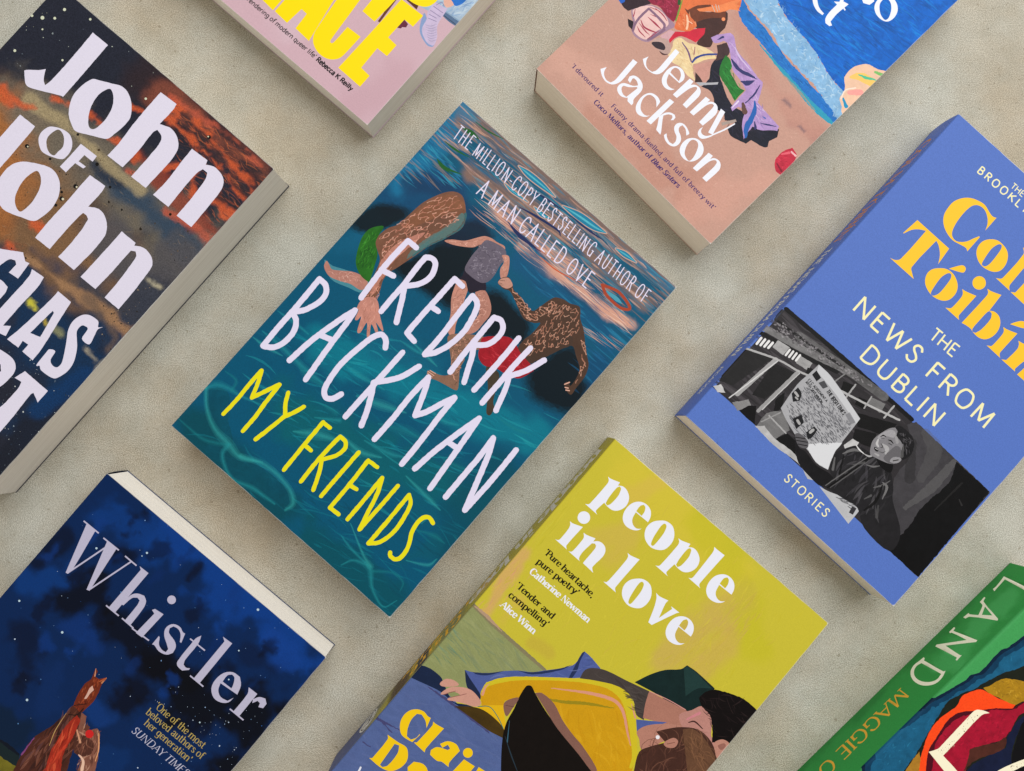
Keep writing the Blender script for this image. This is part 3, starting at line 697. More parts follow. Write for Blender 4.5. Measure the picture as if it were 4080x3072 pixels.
["f",[-37,4527,160,4657,3062,4653,3110,4161,2157,3990,1037,4010,651,4097,87,4184],560,[[138,112,104],[169,136,120],[216,172,152],[95,112,128],[45,127,156],[63,147,172],[106,90,88],[199,154,134],[31,95,134],[125,106,102]],[4.94,21.4],[0.25,1.32],0.01,0.05,11,0.06,0.5],
["f",[723,4115,2047,4117,2984,4051,2903,3891,1852,3834,942,3815],220,[[224,184,164],[210,160,138],[185,132,112],[47,134,160],[240,208,188],[28,79,128]],[4.94,21.4],[0.16,0.74],0.028,0.05,12,0.06,0.55],
["f",[5,4429,87,4184,621,3980,101,3565,-56,3493],110,[[43,134,176],[27,95,146],[58,160,184],[154,132,116],[22,80,124]],[4.94,16.46],[0.33,1.15],-0.045,0.07,13,0.06,0.45],
["s",[201,164,147],[919,4525,1061,4527,1245,4532,1435,4530],[1.32,4.28,3.95,1.32],1,0,0,1,1],
["s",[28,127,160],[919,4525,1061,4527,1245,4532,1435,4530],[0.33,3.29,2.96,0.33],1,0,0,1,1],
["s",[88,180,196],[919,4525,1061,4527,1245,4532,1435,4530],[0.08,0.82,0.74,0.08],1,0,0,1,1],
["s",[201,164,147],[1564,4509,1767,4542,1969,4564,2107,4596],[1.48,5.1,4.61,1.48],1,0,0,1,1],
["s",[28,127,160],[1564,4509,1767,4542,1969,4564,2107,4596],[0.49,4.12,3.62,0.49],1,0,0,1,1],
["s",[88,180,196],[1564,4509,1767,4542,1969,4564,2107,4596],[0.12,1.03,0.91,0.12],1,0,0,1,1],
["s",[201,164,147],[2301,4538,2418,4556,2561,4569],[1.48,3.79,1.32],1,0,0,1,1],
["s",[28,127,160],[2301,4538,2418,4556,2561,4569],[0.49,2.8,0.33],1,0,0,1,1],
["s",[88,180,196],[2301,4538,2418,4556,2561,4569],[0.12,0.7,0.08],1,0,0,1,1],
["s",[201,164,147],[1338,4298,1455,4290,1564,4318],[1.32,3.46,1.32],1,0,0,1,1],
["s",[28,127,160],[1338,4298,1455,4290,1564,4318],[0.33,2.47,0.33],1,0,0,1,1],
["s",[88,180,196],[1338,4298,1455,4290,1564,4318],[0.08,0.62,0.08],1,0,0,1,1],
["s",[201,164,147],[934,4279,1052,4271,1255,4292],[1.32,2.63,1.32],1,0,0,1,1],
["s",[28,127,160],[934,4279,1052,4271,1255,4292],[0.33,1.65,0.33],1,0,0,1,1],
["s",[88,180,196],[934,4279,1052,4271,1255,4292],[0.08,0.41,0.08],1,0,0,1,1],
["s",[34,48,94],[1213,4188,1417,4233,1691,4273,1760,4244],[0.33,1.32,1.15,0.33],1,0,0,1,1],
["s",[34,48,94],[1236,3984,1435,3958,1708,3975],[0.33,2.14,0.33],1,0,0,1,1],
["s",[34,48,94],[1227,4425,1382,4450,1621,4481],[0.25,1.15,0.25],1,0,0,1,1],
["s",[34,48,94],[1681,4489,1941,4494,2144,4515],[0.25,1.15,0.25],1,0,0,1,1],
["s",[35,96,44],[207,3997,349,3987,518,4046],[0.33,1.48,0.33],1,0,0,1,1],
["s",[35,96,44],[207,3997,301,3966,443,3980],[0.33,1.15,0.25],1,0,0,1,1],
["s",[35,96,44],[196,4439,292,4456,399,4460],[0.66,2.8,0.49],1,0,0,1,1],
["s",[35,96,44],[141,4198,290,4205,458,4241],[0.33,1.15,0.25],1,0,0,1,1],
["s",[35,96,44],[251,4579,418,4591,599,4638],[0.25,0.82,0.25],1,0,0,1,1],
["s",[168,72,46],[2444,4142,2636,4200,2833,4150,2758,4084,2558,4086,2444,4142],[1.65],1,0,0,1,1],
["s",[79,156,176],[2525,4124,2655,4127,2732,4127],[0.49,2.31,0.49],1,0,0,1,1],
["s",[200,96,60],[1747,3930,1983,3937,2270,4012],[0.25,0.74,0.25],1,0,0,1,1],
["s",[158,60,60],[1643,3973,1881,4003],[0.25,0.66,0.25],1,0,0,1,1],
["f",[1678,3780,3056,3968,2989,3029,2746,3564,1916,3633],90,[[30,108,152],[18,80,120],[43,136,172],[15,68,104]],[4.94,19.76],[0.41,1.48],0.013,0.06,14,0.06,0.35],
["f",[2238,3516,3058,3838,3061,3707,2534,3555],40,[[216,172,152],[63,156,184],[168,136,120]],[4.94,16.46],[0.16,0.49],0.074,0.05,15,0.05,0.5],
["f",[82,1362,1437,2549,3100,2775,3031,1977,2367,754,399,767],230,[[15,108,132],[23,136,156],[11,86,110],[28,152,168],[13,96,120],[42,164,172]],[4.94,21.4],[0.33,1.65],0.238,0.18,16,0.1,0.3],
["f",[14,-14,3069,1436,3059,21],150,[[11,84,104],[15,108,128],[10,72,92],[20,128,144]],[4.94,19.76],[0.33,1.48],0.164,0.2,17,0.1,0.3],
["p",[10,80,98],[[35,536,134,644,261,624,412,432,580,319,604,243,470,223,312,301,138,409]],1,0.3,0.15,0.75],
["p",[10,80,98],[[403,57,489,154,587,153,657,63,540,25]],1,0.3,0.15,0.75],
["p",[10,80,98],[[682,85,760,239,1018,291,1308,306,1477,239,1460,160,1250,128,993,76,816,8]],1,0.3,0.15,0.75],
["s",[42,152,160],[6,532,61,628,183,687,335,711,572,788],[2.37,5.22,3.79,2.37,0.95],1,0,0.15,1,0.14],
["s",[42,152,160],[6,532,61,628,183,687,335,711,572,788],[1.38,3.04,2.21,1.38,0.55],1,0,0.15,1,0.18],
["s",[42,152,160],[6,532,61,628,183,687,335,711,572,788],[0.59,1.3,0.95,0.59,0.24],1,0,0.15,1,0.24],
["s",[58,168,168],[6,532,154,380,357,276,576,250,771,227,974,339],[2.85,2.85,3.79,5.69,3.79,0.95],1,0,0.15,1,0.14],
["s",[58,168,168],[6,532,154,380,357,276,576,250,771,227,974,339],[1.66,1.66,2.21,3.32,2.21,0.55],1,0,0.15,1,0.18],
["s",[58,168,168],[6,532,154,380,357,276,576,250,771,227,974,339],[0.71,0.71,0.95,1.42,0.95,0.24],1,0,0.15,1,0.24],
["s",[28,128,136],[12,104,313,108,473,172,581,244],[0.95,2.37,3.32,2.37],1,0,0.15,1,0.14],
["s",[28,128,136],[12,104,313,108,473,172,581,244],[0.55,1.38,1.94,1.38],1,0,0.15,1,0.18],
["s",[28,128,136],[12,104,313,108,473,172,581,244],[0.24,0.59,0.83,0.59],1,0,0.15,1,0.24],
["s",[42,152,160],[581,244,614,112,839,6,1085,70,1364,98],[3.32,2.85,2.37,3.32,1.42],1,0,0.15,1,0.14],
["s",[42,152,160],[581,244,614,112,839,6,1085,70,1364,98],[1.94,1.66,1.38,1.94,0.83],1,0,0.15,1,0.18],
["s",[42,152,160],[581,244,614,112,839,6,1085,70,1364,98],[0.83,0.71,0.59,0.83,0.36],1,0,0.15,1,0.24],
["s",[58,168,168],[760,239,1020,336,1332,328,1500,237,1493,124],[3.32,3.79,3.32,3.79,1.9],1,0,0.15,1,0.14],
["s",[58,168,168],[760,239,1020,336,1332,328,1500,237,1493,124],[1.94,2.21,1.94,2.21,1.11],1,0,0.15,1,0.18],
["s",[58,168,168],[760,239,1020,336,1332,328,1500,237,1493,124],[0.83,0.95,0.83,0.95,0.47],1,0,0.15,1,0.24],
["s",[28,128,136],[229,684,189,801,38,799],[2.37,2.37,0.71],1,0,0.15,1,0.14],
["s",[28,128,136],[229,684,189,801,38,799],[1.38,1.38,0.41],1,0,0.15,1,0.18],
["s",[28,128,136],[229,684,189,801,38,799],[0.59,0.59,0.18],1,0,0.15,1,0.24],
["s",[42,152,160],[46,1374,256,1383,594,1372,979,1382],[0.95,3.32,4.27,1.42],1,0,0.15,1,0.14],
["s",[42,152,160],[46,1374,256,1383,594,1372,979,1382],[0.55,1.94,2.49,0.83],1,0,0.15,1,0.18],
["s",[42,152,160],[46,1374,256,1383,594,1372,979,1382],[0.24,0.83,1.07,0.36],1,0,0.15,1,0.24],
["s",[58,168,168],[16,1260,180,1273,381,1317],[0.71,2.85,0.71],1,0,0.15,1,0.14],
["s",[58,168,168],[16,1260,180,1273,381,1317],[0.41,1.66,0.41],1,0,0.15,1,0.18],
["s",[58,168,168],[16,1260,180,1273,381,1317],[0.18,0.71,0.18],1,0,0.15,1,0.24],
["s",[28,128,136],[558,1363,743,1328,1073,1399],[1.42,4.27,0.95],1,0,0.15,1,0.14],
["s",[28,128,136],[558,1363,743,1328,1073,1399],[0.83,2.49,0.55],1,0,0.15,1,0.18],
["s",[28,128,136],[558,1363,743,1328,1073,1399],[0.36,1.07,0.24],1,0,0.15,1,0.24],
["s",[42,152,160],[25,1641,225,1663,436,1672],[0.71,2.85,0.95],1,0,0.15,1,0.14],
["s",[42,152,160],[25,1641,225,1663,436,1672],[0.41,1.66,0.55],1,0,0.15,1,0.18],
["s",[42,152,160],[25,1641,225,1663,436,1672],[0.18,0.71,0.24],1,0,0.15,1,0.24],
["s",[58,168,168],[1002,794,1207,930,1434,1041],[0.95,6.16,1.42],1,0,0.15,1,0.14],
["s",[58,168,168],[1002,794,1207,930,1434,1041],[0.55,3.6,0.83],1,0,0.15,1,0.18],
["s",[58,168,168],[1002,794,1207,930,1434,1041],[0.24,1.54,0.36],1,0,0.15,1,0.24],
["s",[28,128,136],[1026,1206,1214,1240],[0.95,3.79],1,0,0.15,1,0.14],
["s",[28,128,136],[1026,1206,1214,1240],[0.55,2.21],1,0,0.15,1,0.18],
["s",[28,128,136],[1026,1206,1214,1240],[0.24,0.95],1,0,0.15,1,0.24],
["s",[42,152,160],[1075,1053,1293,1200],[0.95,3.32],1,0,0.15,1,0.14],
["s",[42,152,160],[1075,1053,1293,1200],[0.55,1.94],1,0,0.15,1,0.18],
["s",[42,152,160],[1075,1053,1293,1200],[0.24,0.83],1,0,0.15,1,0.24],
["s",[42,152,160],[894,1679,1175,1706,1435,1759],[0.95,3.32,0.95],1,0,0.15,1,0.14],
["s",[42,152,160],[894,1679,1175,1706,1435,1759],[0.55,1.94,0.55],1,0,0.15,1,0.18],
["s",[42,152,160],[894,1679,1175,1706,1435,1759],[0.24,0.83,0.24],1,0,0.15,1,0.24],
["s",[58,168,168],[1257,1516,1519,1614,1770,1725],[1.42,6.16,0.95],1,0,0.15,1,0.14],
["s",[58,168,168],[1257,1516,1519,1614,1770,1725],[0.83,3.6,0.55],1,0,0.15,1,0.18],
["s",[58,168,168],[1257,1516,1519,1614,1770,1725],[0.36,1.54,0.24],1,0,0.15,1,0.24],
["s",[28,128,136],[1625,1446,1900,1577,2149,1642],[0.95,7.11,1.42],1,0,0.15,1,0.14],
["s",[28,128,136],[1625,1446,1900,1577,2149,1642],[0.55,4.15,0.83],1,0,0.15,1,0.18],
["s",[28,128,136],[1625,1446,1900,1577,2149,1642],[0.24,1.78,0.36],1,0,0.15,1,0.24],
["s",[42,152,160],[1864,1915,2121,1922,2277,1992],[0.95,3.79,0.95],1,0,0.15,1,0.14],
["s",[42,152,160],[1864,1915,2121,1922,2277,1992],[0.55,2.21,0.55],1,0,0.15,1,0.18],
["s",[42,152,160],[1864,1915,2121,1922,2277,1992],[0.24,0.95,0.24],1,0,0.15,1,0.24],
["s",[58,168,168],[1342,2334,1551,2320,1691,2311],[0.95,2.37,0.71],1,0,0.15,1,0.14],
["s",[58,168,168],[1342,2334,1551,2320,1691,2311],[0.55,1.38,0.41],1,0,0.15,1,0.18],
["s",[58,168,168],[1342,2334,1551,2320,1691,2311],[0.24,0.59,0.18],1,0,0.15,1,0.24],
["s",[28,128,136],[2309,1608,2568,1660,2784,1762],[0.95,2.85,0.95],1,0,0.15,1,0.14],
["s",[28,128,136],[2309,1608,2568,1660,2784,1762],[0.55,1.66,0.55],1,0,0.15,1,0.18],
["s",[28,128,136],[2309,1608,2568,1660,2784,1762],[0.24,0.71,0.24],1,0,0.15,1,0.24],
["s",[42,152,160],[1633,1215,1904,1278,2084,1369],[0.95,3.79,0.95],1,0,0.15,1,0.14],
["s",[42,152,160],[1633,1215,1904,1278,2084,1369],[0.55,2.21,0.55],1,0,0.15,1,0.18],
["s",[42,152,160],[1633,1215,1904,1278,2084,1369],[0.24,0.95,0.24],1,0,0.15,1,0.24],
["s",[58,168,168],[2214,1223,2537,1202,2721,1190],[0.95,3.32,0.95],1,0,0.15,1,0.14],
["s",[58,168,168],[2214,1223,2537,1202,2721,1190],[0.55,1.94,0.55],1,0,0.15,1,0.18],
["s",[58,168,168],[2214,1223,2537,1202,2721,1190],[0.24,0.83,0.24],1,0,0.15,1,0.24],
["s",[28,128,136],[2509,2325,2744,2356,2924,2425],[0.71,2.85,0.71],1,0,0.15,1,0.14],
["s",[28,128,136],[2509,2325,2744,2356,2924,2425],[0.41,1.66,0.41],1,0,0.15,1,0.18],
["s",[28,128,136],[2509,2325,2744,2356,2924,2425],[0.18,0.71,0.18],1,0,0.15,1,0.24],
["s",[42,152,160],[1209,2261,1386,2285,1516,2311],[0.71,2.85,0.71],1,0,0.15,1,0.14],
["s",[42,152,160],[1209,2261,1386,2285,1516,2311],[0.41,1.66,0.41],1,0,0.15,1,0.18],
["s",[42,152,160],[1209,2261,1386,2285,1516,2311],[0.18,0.71,0.18],1,0,0.15,1,0.24],
["s",[58,168,168],[1406,1103,1672,1097,1887,1198],[0.95,4.27,1.19],1,0,0.15,1,0.14],
["s",[58,168,168],[1406,1103,1672,1097,1887,1198],[0.55,2.49,0.69],1,0,0.15,1,0.18],
["s",[58,168,168],[1406,1103,1672,1097,1887,1198],[0.24,1.07,0.3],1,0,0.15,1,0.24],
["s",[42,152,160],[2316,79,2382,200,2558,246,2721,111,2934,40,3002,183],[0.95,1.9,3.79,2.37,1.42,0.71],1,0,0.15,1,0.14],
["s",[42,152,160],[2316,79,2382,200,2558,246,2721,111,2934,40,3002,183],[0.55,1.11,2.21,1.38,0.83,0.41],1,0,0.15,1,0.18],
["s",[42,152,160],[2316,79,2382,200,2558,246,2721,111,2934,40,3002,183],[0.24,0.47,0.95,0.59,0.36,0.18],1,0,0.15,1,0.24],
["s",[58,168,168],[2100,468,2413,312,2559,268],[0.71,1.9,3.79],1,0,0.15,1,0.14],
["s",[58,168,168],[2100,468,2413,312,2559,268],[0.41,1.11,2.21],1,0,0.15,1,0.18],
["s",[58,168,168],[2100,468,2413,312,2559,268],[0.18,0.47,0.95],1,0,0.15,1,0.24],
["s",[28,128,136],[2658,866,2849,946,2988,959],[0.95,3.32,0.71],1,0,0.15,1,0.14],
["s",[28,128,136],[2658,866,2849,946,2988,959],[0.55,1.94,0.41],1,0,0.15,1,0.18],
["s",[28,128,136],[2658,866,2849,946,2988,959],[0.24,0.83,0.18],1,0,0.15,1,0.24],
["s",[42,152,160],[2113,308,2272,275,2524,259],[0.71,1.9,1.42],1,0,0.15,1,0.14],
["s",[42,152,160],[2113,308,2272,275,2524,259],[0.41,1.11,0.83],1,0,0.15,1,0.18],
["s",[42,152,160],[2113,308,2272,275,2524,259],[0.18,0.47,0.36],1,0,0.15,1,0.24],
["s",[58,168,168],[2799,560,3002,673,3033,785],[0.71,2.37,0.71],1,0,0.15,1,0.14],
["s",[58,168,168],[2799,560,3002,673,3033,785],[0.41,1.38,0.41],1,0,0.15,1,0.18],
["s",[58,168,168],[2799,560,3002,673,3033,785],[0.18,0.59,0.18],1,0,0.15,1,0.24],
["s",[28,128,136],[2604,243,2773,368,2923,370,2963,277],[2.37,1.9,1.42,0.71],1,0,0.15,1,0.14],
["s",[28,128,136],[2604,243,2773,368,2923,370,2963,277],[1.38,1.11,0.83,0.41],1,0,0.15,1,0.18],
["s",[28,128,136],[2604,243,2773,368,2923,370,2963,277],[0.59,0.47,0.36,0.18],1,0,0.15,1,0.24],
["s",[42,152,160],[2665,958,2683,1059],[1.42,0.71],1,0,0.15,1,0.14],
["s",[42,152,160],[2665,958,2683,1059],[0.83,0.41],1,0,0.15,1,0.18],
["s",[42,152,160],[2665,958,2683,1059],[0.36,0.18],1,0,0.15,1,0.24],
["p",[76,138,152],[[32,2376,132,2386,228,2427,439,2512,566,2491,560,2375,428,2326,214,2270]],1,0,0.0,1],
["p",[180,128,116],[[56,2386,105,2373,160,2355,243,2410,337,2478,439,2512,543,2498,543,2394,413,2367,320,2323,203,2282,127,2293,68,2330]],1,0,0.12,1],
["f",[122,2299,251,2402,437,2488,540,2446,311,2333],30,[[232,192,180],[216,168,154]],[0.99,3.29],[0.16,0.33],-0.31,0.7,21,0.5,0.6],
["p",[124,86,68],[[602,3863,697,3868,819,3774,886,3685,905,3581,856,3435,808,3315,760,3194,728,3055,698,2940,668,2824,639,2732,645,2626,697,2518,710,2441,806,2370,756,2327,658,2240,615,2313,582,2461,528,2634,476,2767,391,2825,320,2874,291,2951,310,3079,369,3187,383,3321,405,3521,455,3665,521,3791]],1,0,0.12,1],
["p",[63,106,112],[[826,3766,886,3685,905,3581,856,3435,808,3315,753,3177,714,3021,698,3139,747,3384,802,3522,821,3651]],1,0.4,0.1,1],
["p",[148,96,63],[[486,3680,594,3809,726,3835,805,3770,799,3676,689,3601,584,3419,492,3248,419,3206,418,3406]],1,0.6,0.15,0.4],
["p",[94,68,56],[[584,3419,691,3648,781,3772,848,3696,780,3547,672,3318,578,3101,494,3071]],1,0.5,0.0,0.35],
["p",[90,92,88],[[739,3243,772,3406,819,3603,802,3723,871,3694,888,3575,844,3424,788,3286]],1,0.4,0.0,1],
["p",[185,128,112],[[489,2778,488,2977,558,3173,637,3309,642,3202,607,2993,596,2806,621,2628,671,2473,634,2440,551,2633]],1,0.3,0.15,1],
["p",[92,124,122],[[838,3732,878,3611,845,3448,755,3224,705,3057,676,2965,662,3130,722,3362,780,3547,789,3712]],1,0.6,0.0,0.75],
["n",[644,3853,811,3776,832,3638,695,3293,623,3074,582,2771,376,2856,304,2949,389,3314,462,3658],190,[[232,168,148],[216,146,126],[240,188,168],[176,112,94]],[0.33,0.66],1.269,22,2.2,0.52],
["n",[529,2658,620,2804,632,2616,782,2372,648,2276,589,2467],60,[[232,168,148],[216,146,126],[192,124,104]],[0.33,0.66],1.838,23,2,0.52],
["p",[196,138,124],[[614,2290,632,2368,700,2427,773,2407,873,2319,999,2231,994,2212,892,2236,968,2182,980,2144,865,2191,940,2075,913,2064,818,2171,837,2050,801,2036,730,2183,726,2128,697,2116,664,2213,638,2212]],1,0,0.15,1],
["f",[626,2301,749,2409,870,2273,896,2119,800,2079],26,[[232,176,160],[154,100,84]],[1.23,4.12],[0.16,0.41],2.103,0.35,24,0.3,0.6],
["p",[44,106,36],[[168,2940,220,3031,269,3063,291,2951,320,2874,414,2800,477,2679,535,2552,538,2511,444,2506,346,2541,263,2623,173,2811]],1,0,0.2,1],
["f",[185,2822,241,2982,395,2784,500,2566,325,2590],60,[[63,138,44],[28,74,28],[31,86,32],[74,154,56]],[1.65,5.76],[0.25,0.66],1.921,0.4,25,0.3,0.6],
["p",[192,138,122],[[856,3380,911,3447,1020,3525,1097,3638,1148,3705,1221,3736,1292,3743,1388,3760,1418,3675,1263,3650,1172,3603,1141,3538,1064,3475,948,3406]],1,0,0.12,1],
["n",[883,3404,1029,3515,1159,3693,1375,3749,1263,3650,1062,3477],40,[[232,180,164],[168,112,96]],[0.33,0.66],0.832,26,2.5,0.52],
["p",[192,138,122],[[1246,3167,1279,3229,1371,3187,1433,3054,1495,2909,1547,2778,1601,2693,1564,2654,1494,2709,1429,2829,1324,2958,1265,3083]],1,0,0.12,1],
["p",[180,128,114],[[1471,3180,1534,3264,1675,3199,1748,3108,1757,2984,1755,2861,1699,2775,1651,2781,1669,2885,1654,3027,1578,3114]],1,0,0.12,1],
["n",[1275,3159,1370,3176,1535,2812,1523,2713,1323,2979],55,[[232,184,168],[208,156,140],[150,104,92]],[0.33,0.66],1.192,27,1.6,0.52],
["n",[1489,3191,1551,3246,1709,3141,1713,2835],55,[[232,184,168],[208,156,140],[138,92,80]],[0.33,0.66],1.192,28,1.6,0.52],
["p",[42,36,51],[[1245,3343,1224,3292,1250,3225,1245,3172,1318,3197,1429,3134,1498,3230,1541,3277,1463,3346,1393,3351]],1,0,0.15,1],
["p",[108,100,114],[[1179,3608,1189,3684,1286,3725,1405,3740,1466,3683,1482,3563,1505,3449,1499,3355,1442,3294,1303,3277,1219,3298,1186,3436,1181,3543]],1,0,0.15,1],
["n",[1185,3613,1403,3717,1506,3473,1426,3313,1238,3326],110,[[140,132,148],[74,68,82],[160,152,164],[90,82,98]],[0.33,0.66],0.522,29,1.5,0.52],
["p",[192,138,122],[[1424,3668,1485,3711,1561,3632,1615,3524,1583,3473,1510,3543,1487,3634]],1,0,0.12,1],
["f",[1441,3661,1485,3699,1604,3537,1578,3491],16,[[232,184,168],[150,104,92]],[0.82,2.47],[0.16,0.33],1.838,0.6,30,0.5,0.6],
["p",[74,64,52],[[2082,2663,2230,2694,2305,2584,2382,2433,2442,2376,2460,2294,2413,2285,2332,2390,2230,2519]],1,0,0.2,1],
["p",[82,60,48],[[1585,3420,1583,3485,1636,3538,1720,3505,1768,3470,1864,3466,1974,3440,2068,3434,2097,3526,2121,3625,2152,3703,2235,3747,2313,3760,2409,3800,2465,3761,2507,3708,2610,3644,2721,3542,2823,3455,2900,3390,2944,3297,2956,3219,2960,3113,2968,3028,2912,3023,2840,3063,2853,3111,2900,3094,2891,3206,2848,3301,2733,3376,2631,3430,2565,3317,2508,3180,2455,3089,2413,2986,2227,2999,2200,3130,2219,3235,2217,3388,2165,3347,2056,3308,1945,3348,1831,3403,1739,3433,1673,3408]],1,0,0.12,1],
["p",[76,58,48],[[2621,3454,2565,3317,2508,3180,2413,2986,2284,2984,2414,3163,2474,3370,2531,3508]],1,0.4,0.0,1],
["n",[2222,3105,2228,3376,2138,3606,2323,3747,2431,3775,2584,3599,2596,3433,2437,3161,2356,3002],210,[[216,158,134],[192,132,108],[232,180,156],[78,58,48]],[0.33,0.66],1.692,31,2.4,0.52],
["n",[1718,3482,1812,3475,2068,3434,2155,3688,2245,3634,2169,3368,2060,3316,1831,3403],90,[[216,158,134],[192,132,108],[232,180,156]],[0.33,0.66],0.177,32,1.6,0.52],
["n",[2590,3604,2721,3542,2881,3395,2931,3197,2955,3043,2897,3212,2814,3359],55,[[216,158,134],[176,120,96],[232,180,156]],[0.33,0.66],-0.649,33,2,0.52],
["p",[140,106,88],[[1566,2652,1683,2769,1765,2826,1864,2875,1906,2740,1820,2687,1785,2590,1859,2568,1888,2461,1965,2353,2016,2277,1999,2247,1917,2228,1789,2199,1708,2167,1654,2191,1663,2231,1776,2264,1845,2335,1794,2423,1698,2514,1614,2572]],1,0,0.15,1],
["n",[1584,2656,1842,2838,1794,2642,1900,2471,1981,2279,1845,2335,1695,2555],80,[[216,160,136],[184,128,112],[78,58,48]],[0.33,0.66],0.922,34,1.6,0.52],
["p",[160,31,44],[[1856,2872,2024,3031,2131,3059,2263,3008,2477,2976,2485,2917,2442,2803,2374,2755,2267,2727,2173,2710,2070,2653,1983,2664,1925,2713,1892,2793]],1,0,0.18,1],
["f",[1890,2858,2112,3031,2399,2952,2340,2769,2030,2673],60,[[192,52,64],[128,24,36],[208,72,80],[176,40,52]],[1.65,6.59],[0.25,0.74],0.13,0.6,35,0.4,0.6],
["p",[192,144,128],[[1585,3420,1587,3481,1636,3531,1697,3519,1728,3490,1704,3436,1655,3415,1622,3415]],1,0,0.0,1],
["s",[106,74,60],[1590,3417,1626,3441],[0.25],1,0,0,1,1],
["s",[106,74,60],[1610,3409,1647,3437],[0.25],1,0,0,1,1],
["s",[106,74,60],[1589,3453,1630,3482],[0.25],1,0,0,1,1],
["s",[216,170,152],[2842,3065,2867,3115],[0.66],1,0,0,1,1],
["s",[216,170,152],[2868,3043,2898,3059],[0.66],1,0,0,1,1],
["s",[216,170,152],[2892,3027,2925,3047],[0.66],1,0,0,1,1],
["s",[216,170,152],[1650,2209,1730,2217],[0.41],1,0,0,1,1],
["s",[216,170,152],[1663,2231,1728,2244],[0.41],1,0,0,1,1],
["s",[216,170,152],[1660,2192,1728,2194],[0.41],1,0,0,1,1],
["s",[224,218,240],[596,2329,575,2532,558,2750,557,2949,563,3122],[3.05],1,0,0.17,1,1],
["s",[224,218,240],[562,3123,680,3124],[3.05],1,0,0.17,1,1],
["s",[224,218,240],[555,2698,698,2735],[3.05],1,0,0.17,1,1],
["s",[224,218,240],[852,2362,845,2549,844,2724,827,2942,822,3111],[3.05],1,0,0.17,1,1],
["s",[224,218,240],[822,3111,886,3150,958,3119,1001,2995,966,2860,862,2729],[3.05],1,0,0.17,1,1],
["s",[224,218,240],[862,2724,910,2649,963,2552,1053,2378],[3.05],1,0,0.17,1,1],
["s",[224,218,240],[1212,2370,1207,2612,1210,2858,1210,3145],[3.05],1,0,0.17,1,1],
["s",[224,218,240],[1212,3143,1328,3139],[3.05],1,0,0.17,1,1],
["s",[224,218,240],[1213,2754,1310,2764],[3.05],1,0,0.17,1,1],
["s",[224,218,240],[1212,2370,1328,2355],[3.05],1,0,0.17,1,1],
["s",[224,218,240],[1505,2323,1508,2568,1490,2838,1473,3133],[3.05],1,0,0.17,1,1],
["s",[224,218,240],[1475,3131,1552,3114,1608,3030,1658,2798,1637,2571,1578,2414,1507,2321],[3.05],1,0,0.17,1,1],
["s",[224,218,240],[1834,2359,1816,2617,1809,2875,1800,3111],[3.05],1,0,0.17,1,1],
["s",[224,218,240],[1803,3108,1880,3132,1948,3085,1974,2987,1942,2849,1844,2748],[3.05],1,0,0.17,1,1],
["s",[224,218,240],[1841,2738,1904,2629,1960,2502,2019,2374],[3.05],1,0,0.17,1,1],
["s",[224,218,240],[2153,2382,2156,2629,2155,2881,2147,3116],[3.05],1,0,0.17,1,1],
["s",[224,218,240],[2308,2335,2306,2607,2302,2889,2312,3118],[3.05],1,0,0.17,1,1],
["s",[224,218,240],[2508,3117,2437,2909,2334,2731],[3.05],1,0,0.17,1,1],
["s",[224,218,240],[2338,2734,2395,2619,2438,2482,2473,2371],[3.05],1,0,0.17,1,1],
["s",[224,218,240],[156,1263,146,1506,142,1854,127,2189],[3.05],1,0,0.17,1,1],
["s",[224,218,240],[127,2189,216,2184,283,2121,291,2006,235,1847,144,1728],[3.05],1,0,0.17,1,1],
["s",[224,218,240],[144,1728,231,1700,297,1594,300,1444,253,1326,163,1262],[3.05],1,0,0.17,1,1],
["s",[224,218,240],[469,1329,508,1669,587,2024,637,2189],[3.05],1,0,0.17,1,1],
["s",[224,218,240],[637,2189,658,2042,686,1716,735,1288],[3.05],1,0,0.17,1,1],
["s",[224,218,240],[520,1742,651,1784],[3.05],1,0,0.17,1,1],
["s",[224,218,240],[1144,2099,1095,2162,1017,2177,964,2080,929,1885,905,1666,922,1474,955,1340,1022,1289,1086,1328,1121,1423],[3.05],1,0,0.17,1,1],
["s",[224,218,240],[1312,1270,1313,1576,1315,1894,1315,2183],[3.05],1,0,0.17,1,1],
["s",[224,218,240],[1547,2189,1485,1999,1394,1854,1296,1742],[3.05],1,0,0.17,1,1],
["s",[224,218,240],[1297,1736,1363,1630,1446,1463,1502,1313],[3.05],1,0,0.17,1,1],
["s",[224,218,240],[1704,1294,1703,1579,1688,1892,1697,2167],[3.05],1,0,0.17,1,1],
["s",[224,218,240],[1699,2165,1766,2026,1861,1765],[3.05],1,0,0.17,1,1],
["s",[224,218,240],[1861,1765,1932,1888,1989,2046,2051,2187],[3.05],1,0,0.17,1,1],
["s",[224,218,240],[2053,2185,2062,1914,2086,1565,2095,1288],[3.05],1,0,0.17,1,1],
["s",[224,218,240],[2230,1340,2265,1609,2322,1891,2393,2191],[3.05],1,0,0.17,1,1],
["s",[224,218,240],[2393,2191,2423,1925,2459,1587,2491,1291],[3.05],1,0,0.17,1,1],
["s",[224,218,240],[2309,1782,2408,1798],[3.05],1,0,0.17,1,1],
["s",[224,218,240],[2673,1331,2668,1596,2664,1874,2644,2134],[3.05],1,0,0.17,1,1],
["s",[224,218,240],[2647,2130,2727,1951,2833,1631,2918,1361],[3.05],1,0,0.17,1,1],
["s",[224,218,240],[2918,1361,2924,1602,2922,1903,2911,2197],[3.05],1,0,0.17,1,1],
["s",[232,222,30],[325,449,331,643,321,872,320,1056],[2.22],1,0,0.17,1,1],
["s",[232,222,30],[322,1054,382,926,436,773],[2.22],1,0,0.17,1,1],
["s",[232,222,30],[436,773,498,918,559,1070],[2.22],1,0,0.17,1,1],
["s",[232,222,30],[564,1069,576,856,598,637,600,448],[2.22],1,0,0.17,1,1],
